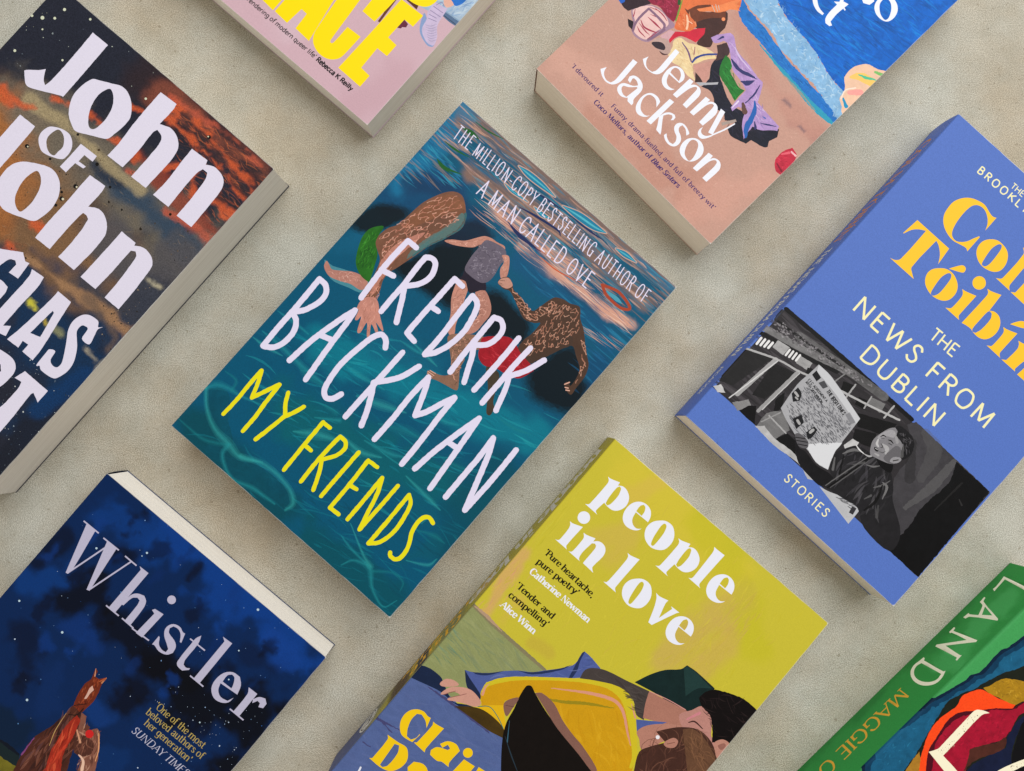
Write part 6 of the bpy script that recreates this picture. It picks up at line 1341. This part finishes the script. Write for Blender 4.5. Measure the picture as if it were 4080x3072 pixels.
["t",[226,178,44],"Daverley",[2400,80,3520,80],8.5,0.26,0.3,1,0,0],
["p",[216,216,216],[[4200,260,4195,307,4181,350,4159,387,4130,416,4096,434,4060,440,4024,434,3990,416,3961,387,3939,350,3925,307,3920,260,3925,213,3939,170,3961,133,3990,104,4024,86,4060,80,4096,86,4130,104,4159,133,4181,170,4195,213]],0,0,0],
["p",[42,42,52],[[4180,260,4176,301,4164,340,4145,373,4120,399,4091,415,4060,420,4029,415,4000,399,3975,373,3956,340,3944,301,3940,260,3944,219,3956,180,3975,147,4000,121,4029,105,4060,100,4091,105,4120,121,4145,147,4164,180,4176,219]],0,0,0],
["p",[216,216,216],[[4168,260,4164,298,4154,334,4136,365,4114,388,4088,403,4060,408,4032,403,4006,388,3984,365,3966,334,3956,298,3952,260,3956,222,3966,186,3984,155,4006,132,4032,117,4060,112,4088,117,4114,132,4136,155,4154,186,4164,222]],0,0,0],
["s",[42,42,52],[3980,340,4140,340],[1.3],0,0,0.2,1],
["s",[42,42,52],[3980,260,4040,280],[1.3],0,0,0.2,1],
["s",[42,42,52],[4060,240,4140,280],[1.3],0,0,0.2,1],
["s",[42,42,52],[4000,180,4120,200],[1.3],0,0,0.2,1],
["s",[42,42,52],[4040,360,4020,160],[1.3],0,0,0.2,1]],"whistler":[["b",[8,44,92],[1272,3480],419.93,1,0,0.08],
["b",[14,68,146],[1082,4694,1781,4635,2657,4618],15.96,0.9,1.0,0.09],
["b",[12,64,134],[291,4359,883,4424],10.08,0.8,1.0,0.09],
["b",[12,64,132],[149,3290,279,3460],9.24,0.8,1.0,0.09],
["b",[8,14,28],[531,3394,749,3637,1504,3461,1923,3596],9.24,0.9,1.0,0.09],
["b",[8,12,22],[2176,3428,2532,3512,2972,3622,3045,3165],15.96,0.95,1.0,0.09],
["b",[6,10,20],[1706,3105,1735,3442],9.24,0.8,1.0,0.09],
["b",[10,16,32],[50,3524,134,3847],5.88,0.7,1.0,0.09],
["b",[8,14,30],[614,4138,759,4194],5.04,0.8,1.0,0.09],
["b",[18,60,130],[1075,3214,766,3273],5.88,0.6,1.0,0.09],
["b",[20,70,150],[2472,4507,2815,4433],5.88,0.8,1.0,0.09],
["b",[10,20,44],[398,2762,736,2622],9.24,0.7,1.0,0.09],
["b",[14,50,104],[960,2806,1072,2483],8.4,0.7,1.0,0.09],
["b",[18,62,128],[1499,2729,1704,2690],5.04,0.8,1.0,0.09],
["b",[12,54,110],[1929,2358,2116,2510],7.56,0.8,1.0,0.09],
["b",[12,36,60],[805,2058,1088,1979],10.08,0.8,1.0,0.09],
["b",[10,20,44],[1400,4575,1396,4381],2.02,0.8,1.0,0.09],
["b",[16,52,112],[1542,3367,1564,3219],3.36,0.6,1.0,0.09],
["b",[12,30,64],[2384,4183,2678,4216],5.88,0.6,1.0,0.09],
["b",[16,62,134],[113,3576,113,3724],3.19,0.6,1.4,0.2],
["b",[5,8,16],[517,3656,517,3804],4.2,0.6,1.4,0.2],
["b",[12,48,106],[646,3952,646,4101],2.52,0.6,1.4,0.2],
["b",[6,12,28],[425,3098,425,3244],3.7,0.6,1.4,0.2],
["b",[16,62,134],[957,3054,958,3201],3.19,0.6,1.4,0.2],
["b",[5,8,16],[966,3437,966,3585],4.2,0.6,1.4,0.2],
["b",[12,48,106],[1126,4095,1126,4243],2.52,0.6,1.4,0.2],
["b",[6,12,28],[1678,4128,1679,4277],3.7,0.6,1.4,0.2],
["b",[16,62,134],[1872,4478,1874,4627],3.19,0.6,1.4,0.2],
["b",[5,8,16],[2510,4287,2512,4435],4.2,0.6,1.4,0.2],
["b",[12,48,106],[2069,3925,2070,4073],2.52,0.6,1.4,0.2],
["b",[6,12,28],[1355,3632,1356,3780],3.7,0.6,1.4,0.2],
["b",[16,62,134],[1956,3311,1958,3457],3.19,0.6,1.4,0.2],
["b",[5,8,16],[1593,3013,1594,3160],4.2,0.6,1.4,0.2],
["b",[12,48,106],[2006,2833,2008,2979],2.52,0.6,1.4,0.2],
["b",[6,12,28],[2522,3151,2524,3298],3.7,0.6,1.4,0.2],
["b",[16,62,134],[692,2794,692,2941],3.19,0.6,1.4,0.2],
["b",[5,8,16],[795,2360,796,2505],4.2,0.6,1.4,0.2],
["b",[12,48,106],[2647,3877,2649,4024],2.52,0.6,1.4,0.2],
["b",[6,12,28],[969,4325,970,4474],3.7,0.6,1.4,0.2],
["b",[16,62,134],[306,4095,306,4244],3.19,0.6,1.4,0.2],
["b",[5,8,16],[528,4385,528,4534],4.2,0.6,1.4,0.2],
["b",[12,48,106],[1217,4487,1218,4637],2.52,0.6,1.4,0.2],
["d",[-23,4100,669,4672,3047,4665,3055,3152,1185,1627,17,2950],80,[[92,140,192],[156,184,220],[60,108,176],[200,216,236],[124,160,204]],[0.13,0.38],92],
["d",[1966,3423,2930,3796,3034,3177,1946,3199],50,[[156,184,220],[200,216,236]],[0.13,0.29],93],
["p",[196,220,232],[[445,4015,447,4011,447,4008,447,4004,445,4000,442,3998,438,3997,434,3997,430,3998,427,4000,425,4004,424,4008,425,4011,427,4015,430,4017,434,4019,438,4019,442,4017]],0,0,0.0,1],
["p",[196,220,232],[[888,4317,890,4314,890,4310,890,4306,888,4303,885,4300,881,4299,877,4299,873,4300,870,4303,868,4306,867,4310,868,4314,870,4317,873,4320,877,4321,881,4321,884,4320]],0,0,0.0,1],
["p",[196,220,232],[[2189,4612,2191,4608,2192,4603,2191,4599,2189,4595,2185,4592,2181,4591,2176,4591,2172,4592,2168,4595,2166,4599,2165,4603,2166,4608,2168,4612,2172,4615,2176,4616,2181,4616,2185,4615]],0,0,0.0,1],
["p",[196,220,232],[[751,3121,753,3117,754,3112,753,3108,751,3104,748,3101,743,3100,739,3100,734,3101,731,3104,729,3108,728,3112,729,3117,731,3121,734,3123,739,3125,743,3125,747,3123]],0,0,0.0,1],
["p",[196,220,232],[[1414,4111,1415,4108,1416,4106,1415,4103,1414,4100,1411,4099,1409,4098,1406,4098,1403,4099,1401,4100,1400,4103,1399,4105,1400,4108,1401,4111,1403,4112,1406,4113,1409,4113,1411,4112]],0,0,0.0,1],
["p",[196,220,232],[[185,3082,187,3079,188,3075,187,3071,185,3068,182,3065,178,3064,174,3064,171,3065,168,3068,165,3071,165,3075,165,3079,167,3082,170,3085,174,3086,178,3086,182,3085]],0,0,0.0,1],
["p",[196,220,232],[[2309,4153,2310,4151,2311,4148,2310,4145,2309,4143,2307,4141,2304,4140,2301,4140,2298,4141,2296,4143,2295,4145,2294,4148,2295,4151,2296,4153,2298,4155,2301,4156,2304,4156,2307,4155]],0,0,0.0,1],
["p",[196,220,232],[[932,2358,934,2354,935,2350,934,2345,932,2342,929,2339,924,2337,920,2337,915,2339,912,2342,910,2345,909,2350,910,2354,912,2358,915,2361,920,2362,924,2362,928,2361]],0,0,0.0,1],
["p",[196,220,232],[[2424,3857,2425,3854,2426,3851,2425,3849,2424,3846,2422,3844,2419,3843,2416,3843,2414,3844,2411,3846,2410,3849,2410,3851,2410,3854,2411,3856,2414,3858,2416,3859,2419,3859,2422,3858]],0,0,0.0,1],
["p",[196,220,232],[[2480,3324,2481,3321,2482,3319,2481,3316,2480,3314,2478,3312,2475,3311,2472,3311,2470,3312,2467,3314,2466,3316,2465,3319,2466,3321,2467,3324,2470,3326,2472,3327,2475,3327,2478,3326]],0,0,0.0,1],
["p",[196,220,232],[[865,4256,866,4254,867,4252,866,4250,865,4248,863,4246,861,4246,859,4246,857,4246,855,4248,854,4250,853,4252,854,4254,855,4256,857,4257,859,4258,861,4258,863,4258]],0,0,0.0,1],
["p",[28,44,48],[[903,1850,1101,1867,1241,1878,1321,1739,1198,1516]],0,0.4,0.0,1],
["p",[124,116,40],[[1009,1730,1206,1748,1312,1773,1372,1657,1173,1495]],0,0.5,0.2,1],
["s",[18,26,40],[939,1858,1101,1867,1223,1874],[0.84,2.02,1.18],1,0,0.4,1,1],
["p",[122,52,32],[[1257,3054,1298,3042,1306,2986,1359,2987,1411,3055,1418,2974,1446,2893,1468,2776,1459,2676,1441,2599,1356,2550,1300,2711,1278,2859,1296,2936]],0,0.2,0.2,1],
["f",[1309,2946,1382,2986,1446,2789,1395,2602,1304,2756],60,[[156,68,40],[92,36,24],[180,92,56],[108,48,32]],[1.26,4.2],[0.34,0.92],1.912,0.4,94,0.15,0.6],
["p",[222,180,164],[[1347,2853,1353,2896,1393,2870,1387,2813,1393,2756,1375,2735,1359,2811]],0,0.15,0.0,1],
["s",[200,136,96],[1410,2978,1413,3048],[0.84,0.42],1,0,0,1,1],
["s",[216,156,128],[1306,2986,1264,3051],[0.67,0.25],1,0,0,1,1],
["s",[180,96,60],[1381,2974,1409,3028],[0.5,1.18],1,0,0,1,1],
["p",[84,46,36],[[1326,2608,1441,2599,1525,2564,1613,2305,1769,1981,1322,1617,1244,1922,1238,2123,1301,2319,1329,2507]],0,0.3,0.25,1],
["f",[1335,2574,1462,2575,1655,2134,1333,1749,1263,2144],110,[[124,74,56],[52,32,30],[140,92,76],[92,52,40],[108,72,72]],[3.36,13.44],[0.5,1.68],1.749,0.22,95,0.1,0.6],
["p",[168,52,36],[[1413,2411,1427,2566,1496,2541,1548,2355,1589,2162,1732,1950,1595,1839,1477,2071,1436,2264]],0,0.3,0.2,1],
["f",[1435,2532,1580,2196,1638,1935,1548,1965,1437,2286],50,[[208,72,48],[140,36,24],[224,104,68],[184,60,40]],[3.36,12.6],[0.67,1.68],1.869,0.18,96,0.1,0.6],
["p",[140,92,76],[[1499,2532,1446,2613,1512,2615,1582,2507,1615,2510,1682,2593,1738,2572,1814,2470,1907,2340,1993,2163,1843,2041,1769,2248,1655,2257,1572,2375]],0,0.25,0.15,1],
["p",[88,52,42],[[1572,2375,1649,2459,1753,2450,1804,2379,1786,2302,1660,2251]],1,0.3,0.2,1],
["f",[1506,2549,1728,2564,1934,2279,1826,2110,1595,2374],80,[[184,132,108],[124,76,62],[92,54,44],[208,164,140],[140,90,72]],[1.68,6.72],[0.34,0.84],2.002,0.5,97,0.15,0.6],
["p",[108,64,52],[[1582,2487,1565,2555,1617,2556,1630,2505]],0,0.2,0.0,1],
["p",[212,44,44],[[1692,2525,1700,2512,1702,2497,1700,2483,1692,2470,1680,2460,1666,2455,1651,2455,1636,2460,1625,2470,1617,2482,1614,2497,1617,2512,1624,2524,1636,2534,1650,2539,1666,2539,1680,2534]],0,0,0.0,1],
["s",[240,200,176],[1713,2264,1792,2246,1843,2164],[0.5,1.34,1.68],1,0,0.2,1,1],
["s",[200,164,104],[1329,2507,1358,2303,1414,2143],[0.17,0.42,0.25],1,0,0,1,1],
["s",[140,76,132],[1237,2101,1253,1888],[0.42,0.84],1,0,0.3,1,1],
["s",[232,168,120],[1728,2564,1833,2444,1892,2327],[0.42,0.67,0.42],1,0,0.2,1,1],
["s",[216,160,128],[1532,2446,1641,2370],[0.67,1.18],1,0,0.2,1,1],
["s",[44,28,24],[1339,2618,1428,2712],[0.42],1,0,0,1,1],
["s",[44,28,24],[1358,2510,1427,2566,1435,2655],[0.5],1,0,0,1,1],
["p",[198,194,218],[[185,4139,305,4141,390,3678,382,3613,355,3607]],0,0,0.0,1],
["p",[198,194,218],[[473,4138,602,4139,675,3623,642,3612]],0,0,0.0,1],
["s",[198,194,218],[141,4140,350,4143],[0.76],1,0,0,0,1],
["s",[198,194,218],[420,4137,632,4142],[0.76],1,0,0,0,1],
["s",[198,194,218],[722,4138,883,4138],[0.76],1,0,0,0,1],
["s",[198,194,218],[910,3618,1086,3620],[0.76],1,0,0,0,1],
["s",[198,194,218],[1127,3623,1290,3620],[0.76],1,0,0,0,1],
["s",[198,194,218],[1278,3610,1501,3626],[0.76],1,0,0,0,1],
["s",[198,194,218],[1823,3916,2025,3921],[0.76],1,0,0,0,1],
["s",[198,194,218],[2076,3623,2259,3625],[0.76],1,0,0,0,1],
["s",[198,194,218],[2626,3626,2814,3628],[0.76],1,0,0,0,1],
["s",[198,194,218],[374,3622,507,4087],[0.84],1,0,0,0,1],
["s",[198,194,218],[663,3625,811,4135],[0.84],1,0,0,0,1],
["p",[198,194,218],[[912,4155,1032,4159,1033,3619,946,3621,946,4133]],0,0,0.0,1],
["p",[198,194,218],[[1040,3866,1082,3922,1154,3950,1207,3919,1233,3847,1244,3624,1166,3623,1162,3830,1149,3882,1111,3889,1070,3849,1051,3734,1025,3728]],0,0,0.0,1],
["p",[198,194,218],[[1440,4130,1448,4117,1451,4101,1448,4086,1440,4072,1428,4062,1413,4057,1397,4057,1382,4062,1369,4072,1361,4086,1359,4101,1361,4117,1369,4130,1381,4140,1396,4146,1412,4146,1428,4140]],0,0,0.0,1],
["p",[198,194,218],[[1333,3918,1439,3932,1423,3604,1341,3599,1359,3876,1315,3889]],0,0,0.0,1],
["p",[198,194,218],[[1748,3923,1780,3824,1762,3820,1716,3886,1660,3913,1604,3903,1585,3863,1611,3821,1708,3796,1763,3757,1780,3688,1742,3632,1656,3607,1576,3625,1552,3616,1550,3729,1567,3722,1609,3662,1671,3640,1718,3647,1716,3687,1666,3720,1594,3765,1553,3826,1562,3890,1603,3930,1668,3941,1718,3920]],0,0,0.0,1],
["p",[198,194,218],[[1894,4016,1924,3931,1928,3715,1947,3668,1987,3659,2026,3681,2028,3661,1976,3610,1907,3615,1876,3651,1867,3885,1868,3959]],0,0,0.0,1],
["p",[198,194,218],[[2077,4152,2199,4161,2205,3618,2125,3616,2122,4125]],0,0,0.0,1],
["p",[198,194,218],[[2590,3788,2557,3886,2491,3946,2402,3937,2332,3869,2310,3757,2337,3664,2419,3606,2507,3616,2570,3667,2582,3740,2553,3674,2470,3659,2404,3698,2376,3767],[2381,3794,2379,3876,2412,3913,2452,3904,2492,3833,2500,3798]],0,0,0.0,1],
["p",[198,194,218],[[2633,3923,2749,3928,2752,3629,2673,3627,2669,3863]],0,0,0.0,1],
["p",[198,194,218],[[2750,3857,2785,3916,2846,3945,2892,3911,2893,3853,2847,3831,2833,3872,2798,3875,2770,3821]],0,0,0.0,1],
["t",[196,174,100],"‘One of the most",[2001,3135,2675,3127],3.86,0.125,0.4,1,0,0],
["t",[196,174,100],"beloved authors of",[1970,3027,2734,3035],3.86,0.125,0.4,1,0,0],
["t",[196,174,100],"her generation’",[2029,2930,2656,2926],3.86,0.125,0.4,1,0,0],
["t",[206,206,226],"SUNDAY TIMES",[1972,2789,2721,2797],3.86,0.125,0.4,1,0.22,0]],"land":[["b",[66,148,84],[155,3220],275.94,1,0,0.08],
["b",[52,128,70],[-27,2043,23,1803],8.28,0.8,0.5,0.08],
["p",[8,34,58],[[215,4120,193,3986,183,3916,169,3791,136,3706,132,3612,143,3465,139,3371,101,3291,97,3218,78,3138,46,2995,13,2871,-15,2763,-28,2640,-56,2532,-78,2341,-96,2263,-114,2165,-123,2077,-108,1996,-64,1925,-44,1848,-6,1792,246,1553,2073,3488,626,4921]],0,0.35,0.0,1],
["p",[14,58,86],[[249,4130,227,3996,217,3926,203,3801,170,3716,166,3622,177,3475,173,3381,135,3301,131,3227,112,3148,80,3005,47,2881,19,2773,6,2650,-22,2542,-44,2351,-63,2273,-81,2175,-90,2087,-74,2006,-31,1935,-11,1858,28,1802,280,1563,2073,3488,626,4921]],0,0.5,0.2,1],
["p",[26,88,120],[[300,4145,278,4011,268,3940,254,3816,221,3731,217,3637,228,3490,224,3396,186,3316,181,3242,163,3163,130,3020,98,2896,70,2788,56,2665,29,2557,6,2366,-12,2288,-30,2190,-39,2102,-24,2020,20,1950,40,1873,78,1817,330,1578,2073,3488,626,4921]],0,1.2,0.2,1],
["f",[339,4156,316,4022,306,3952,293,3828,259,3742,255,3649,266,3501,262,3408,224,3327,220,3254,201,3174,169,3031,136,2907,108,2799,95,2676,67,2568,45,2377,26,2299,8,2201,-1,2113,14,2032,58,1961,78,1884,116,1828,368,1589,542,2843,439,3920],200,[[34,104,140],[20,74,104],[44,120,152],[28,92,124]],[1.03,3.45],[0.21,0.69],1.541,0.6,101,0.15,0.6],
["p",[28,32,24],[[458,3881,417,3767,378,3666,335,3590,288,3461,250,3322,232,3223,175,3103,147,3014,128,2915,138,2847,158,2770,178,2673,208,2567,238,2461,267,2355,297,2230,317,2095,453,1772,2073,3488,821,4728]],0,0.4,0.2,1],
["p",[160,122,28],[[284,3288,317,3354,331,3438,369,3518,460,3605,533,3653,700,3781,845,3639,678,3511,639,3390,563,3368,467,3344,375,3297]],0,0.35,0.15,1],
["f",[317,3334,379,3508,538,3648,759,3606,625,3404],70,[[180,140,36],[124,92,24],[196,156,52],[148,112,28]],[0.69,2.76],[0.28,0.69],0.285,0.8,102,0.15,0.6],
["p",[240,74,26],[[194,3064,218,3158,275,3259,356,3296,447,3324,558,3372,644,3415,644,3366,530,3244,449,3128,377,3042,292,2931,264,2803,284,2687,313,2561,343,2436,420,2322,690,2023,623,1952,354,2290,286,2414,227,2528,198,2654,197,2771,215,2869,224,2958]],0,0.25,0.05,1],
["p",[160,116,40],[[288,2338,356,2292,623,1952,453,1772,336,2076,306,2201]],0,0.3,0.15,1],
["p",[74,10,28],[[420,2322,343,2436,313,2561,284,2687,264,2803,292,2931,377,3042,530,3244,644,3366,683,3506,797,3686,845,3639,750,3380,770,3282,799,3195,809,3088,771,2988,676,2829,638,2749,696,2732,735,2616,927,2274,690,2023]],0,0.25,0.0,1],
["p",[154,20,48],[[362,2495,322,2649,321,2864,430,3068,539,3234,664,3367,693,3496,802,3682,845,3639,750,3380,770,3282,799,3195,809,3088,771,2988,676,2829,638,2749,696,2732,735,2616,927,2274,737,2073]],0,0.6,0.2,1],
["f",[351,2640,444,3054,692,3377,790,3087,619,2729,706,2586,582,2416],120,[[180,28,60],[124,16,40],[168,24,52],[140,20,48]],[0.69,2.76],[0.28,0.69],1.352,0.8,103,0.15,0.6],
["p",[20,28,56],[[788,3499,779,3292,809,3186,828,3108,886,3032,810,2814,773,2579,965,2314,1403,2779,1025,2983,924,3112,827,3343]],0,0.3,0.2,1],
["p",[76,40,32],[[638,2749,704,2878,781,2999,809,3127,876,3041,858,2923,791,2794,753,2676,764,2510,715,2635]],0,0.4,0.25,1],
["p",[12,12,16],[[798,3509,837,3314,934,3122,1025,2983,1356,2728,1881,3285,1017,4139]],0,0.4,0.0,1],
["p",[230,224,198],[[387,3052,401,3087,449,3128,516,3160,473,3085,485,2704,491,2495,659,2497,869,2485,812,2386,669,2390,358,2412,400,2496,405,2530,387,2993]],0,0.08,0.0,1],
["p",[230,224,198],[[992,2772,1040,2940,1116,3119,1168,3224,1221,3172,1164,3072,1097,2864,1098,2728,1002,2666]],0,0.08,0.0,1],
["d",[387,3052,458,3118,484,2899,446,2742,398,2867],30,[[106,74,68],[154,138,120]],[0.14,0.34],104],
["d",[400,2496,466,2723,505,2646,496,2481],30,[[106,74,68],[154,138,120]],[0.14,0.34],105],
["d",[1049,2931,1135,3139,1173,3102,1097,2884],30,[[106,74,68],[154,138,120]],[0.14,0.34],106]],"land_spine":[["b",[50,134,68],[2000,340],500,1,0,0.1],
["b",[72,156,92],[500,400,1400,500],9,0.7,0.9,0.1],
["b",[40,112,56],[300,0,4000,0],6,0.6,0.9,0.1],
["p",[230,224,198],[[200,107,251,551,295,573,234,158,397,174,423,179,401,131,350,137]],0,0,0.0,1],
["p",[230,224,198],[[534,124,539,151,593,177,722,536,745,548,833,192,872,166,869,122,795,133,802,169,773,281,648,216,624,169,616,135],[644,255,712,440,754,319]],0,0,0.0,1],
["p",[230,224,198],[[1025,132,1029,159,1071,174,1049,548,1073,553,1271,262,1291,530,1280,544,1361,552,1362,531,1332,521,1334,145,1307,139,1101,434,1099,174,1114,160,1104,134]],0,0,0.0,1],
["p",[230,224,198],[[1515,137,1517,164,1545,185,1543,522,1524,542,1611,577,1704,571,1779,497,1812,393,1798,266,1738,160,1654,116,1572,131],[1587,186,1579,530,1660,542,1730,486,1769,378,1756,265,1702,187,1641,163]],0,0,0.0,1],
["t",[206,158,60],"MAGGIE O",[1950,240,3260,240],9.6,0.14,0.5,1,0,0]]}''')
BOOKS = json.loads('''{"friends": {"fit": [-171.7486, -5.8529, -0.7182, 153.322, 232.8155, 29.0674]}, "john": {"fit": [-387.2132, 56.1054, -0.7093, 153.5813, 231.621, 28.4601]}, "grace": {"fit": [-188.0268, 260.0691, -0.7095, 153.0, 234.0, 18.4157]}, "jenny": {"fit": [21.576, 189.0019, -0.7948, 135.1331, 216.0, 26.8568]}, "dublin": {"fit": [102.2785, -0.8517, -0.7445, 151.7556, 228.1292, 24.4833]}, "people": {"fit": [-89.7758, -190.0844, -0.7141, 150.5638, 234.0, 26.7108]}, "whistler": {"fit": [-358.7241, -211.1111, -0.6951, 153.1688, 234.0, 21.4085]}, "land": {"fit": [124.1234, -244.5377, -0.826, 153.0, 234.0, 34.9211]}}''')

# ------------------------------------------------------------------ the stone surface
gm = bpy.data.meshes.new('stone_surface')
gm.from_pydata([(-1.6, -1.6, 0), (1.6, -1.6, 0), (1.6, 1.6, 0), (-1.6, 1.6, 0)], [], [(0, 1, 2, 3)])
ground = link_mesh('stone_surface', gm, stone_material())
ground['kind'] = 'structure'

# ------------------------------------------------------------------ the books
PAGES = {
    'cream': paper_material('cream_page_edges', (.86, .79, .69), (.68, .60, .50)),
    'white': paper_material('white_page_edges', (.89, .86, .81), (.76, .71, .64)),
    'grey': paper_material('greyish_page_edges', (.88, .84, .77), (.72, .67, .59)),
}
WHITE_CARD = card_material('white_cover_board', (.80, .78, .74))
PRINT = print_material('matt_printed_cover')
PRINT_RELIEF = print_material('textured_printed_cover', relief=.22)
PRINT_GRAIN = print_material('grainy_printed_cover', grain=.34)

LABELS = {
    'friends': ('teal paperback with three swimmers under water and hand-lettered white author name, in the middle', 'cream', PRINT, 0.92, 0, [12, 80, 100], (0.02, 0.12, 0.16)),
    'john': ('dark paperback with orange rust streaks and large rough white lettering, its cream fore edge showing', 'grey', PRINT_GRAIN, 0.9, 0, [34, 35, 46], (0.03, 0.03, 0.04)),
    'grace': ('pale pink paperback with huge yellow block capitals and a lilac boot on its cover', 'grey', PRINT, 0.92, 0, [206, 174, 184], (0.5, 0.38, 0.42)),
    'jenny': ('sand-coloured paperback with a painted beach, blue sea and purple cloth on its cover', 'cream', PRINT_RELIEF, 0.88, 0, [206, 170, 154], (0.5, 0.35, 0.28)),
    'dublin': ('blue paperback with a black and white photo of a boy reading a newspaper', 'cream', PRINT, 0.9, 1.0, [80, 112, 196], (0.08, 0.16, 0.5)),
    'people': ('yellow-green paperback with a painted couple lying under a yellow blanket', 'cream', PRINT, 0.88, 0.9, [184, 176, 56], (0.09, 0.12, 0.33)),
    'whistler': ('midnight-blue paperback with a starry sky and a brown horse on its cover', 'white', PRINT, 0.82, 0, [12, 38, 84], (0.01, 0.03, 0.1)),
    'land': ('green-spined book with torn paper layers in blue, orange and crimson on its cover', 'cream', PRINT, 1.1, 1.3, [44, 120, 62], (0.03, 0.2, 0.06)),
}

def make_book(key, spec):
    x, y, th, Wd, Hd, t = spec['fit']
    label, pages, mat, albedo, rnd, spine_col, back_col = LABELS[key]
    root = bpy.data.objects.new('paperback_book', None)
    scene.collection.objects.link(root)
    root.empty_display_size = .03
    root.location = (x * MM, y * MM, 0); root.rotation_euler = (0, 0, th)
    root['label'] = label; root['category'] = 'book'; root['group'] = 'books laid out in diagonal rows on the stone'
    r = rnd; ct = .34; rs = random.Random(key)
    ph = rs.random() * 6; lift = rs.uniform(.15, .4)
    def bend(X, Y):
        X = np.asarray(X, float); Y = np.asarray(Y, float)
        u = np.clip(r - X, 0, r)
        d = -(r - np.sqrt(np.maximum(r * r - u * u, 0))) if r > 0 else 0 * X
        return d + lift * np.clip((X - 30) / 120, 0, 1) ** 2 * (.75 + .25 * np.sin(Y / 60 + ph))
    def place(P): return np.column_stack([P[:, 0], P[:, 1], t + bend(P[:, 0], P[:, 1])])
    cover = link_mesh('front_cover', print_mesh('front_cover', ART[key], Wd, Hd, place, albedo, seed=len(key), worn=True), mat, root)
    # the board under the printed face
    board = slab('cover_board', r + .9 if r else .1, Wd, 0, Hd, t - ct, t - (.05 if r else .02), 24, 24, lambda X, Y: float(bend(X, Y)))
    link_mesh('cover_board', board, WHITE_CARD, cover)
    back_m, N, L, B = new_mat('back_cover_print'); B.inputs['Base Color'].default_value = (*back_col, 1); B.inputs['Roughness'].default_value = .45
    link_mesh('back_cover', slab('back_cover', .1, Wd, .1, Hd - .1, 0.02, .36), back_m, root)
    link_mesh('page_block', slab('page_block', .5, Wd - .45, .45, Hd - .45, .36, t - ct - .08, 24, 24, None), PAGES[pages], root)
    # the spine, slightly rounded
    bul = 1.1; sp_h = t - r * .98
    def place_spine(P):
        top = t - r if r else t - .02
        z = np.clip(P[:, 1] * top / sp_h, 0, top); s = 2 * z / top - 1
        return np.column_stack([-bul * (1 - s * s) * .6 - 0.0, Hd - P[:, 0], np.maximum(z, .02)])
    it = ART.get(key + '_spine') or [['b', spine_col, [1000, 200], 500, 1, 0, .1]]
    link_mesh('spine', print_mesh('spine', it, Hd, sp_h, place_spine, albedo * (1.2 if key == 'land' else 1.05), grid=1.6, seed=len(key) + 40), mat, root, smooth=True)
    return root

for key in BOOKS: make_book(key, BOOKS[key])
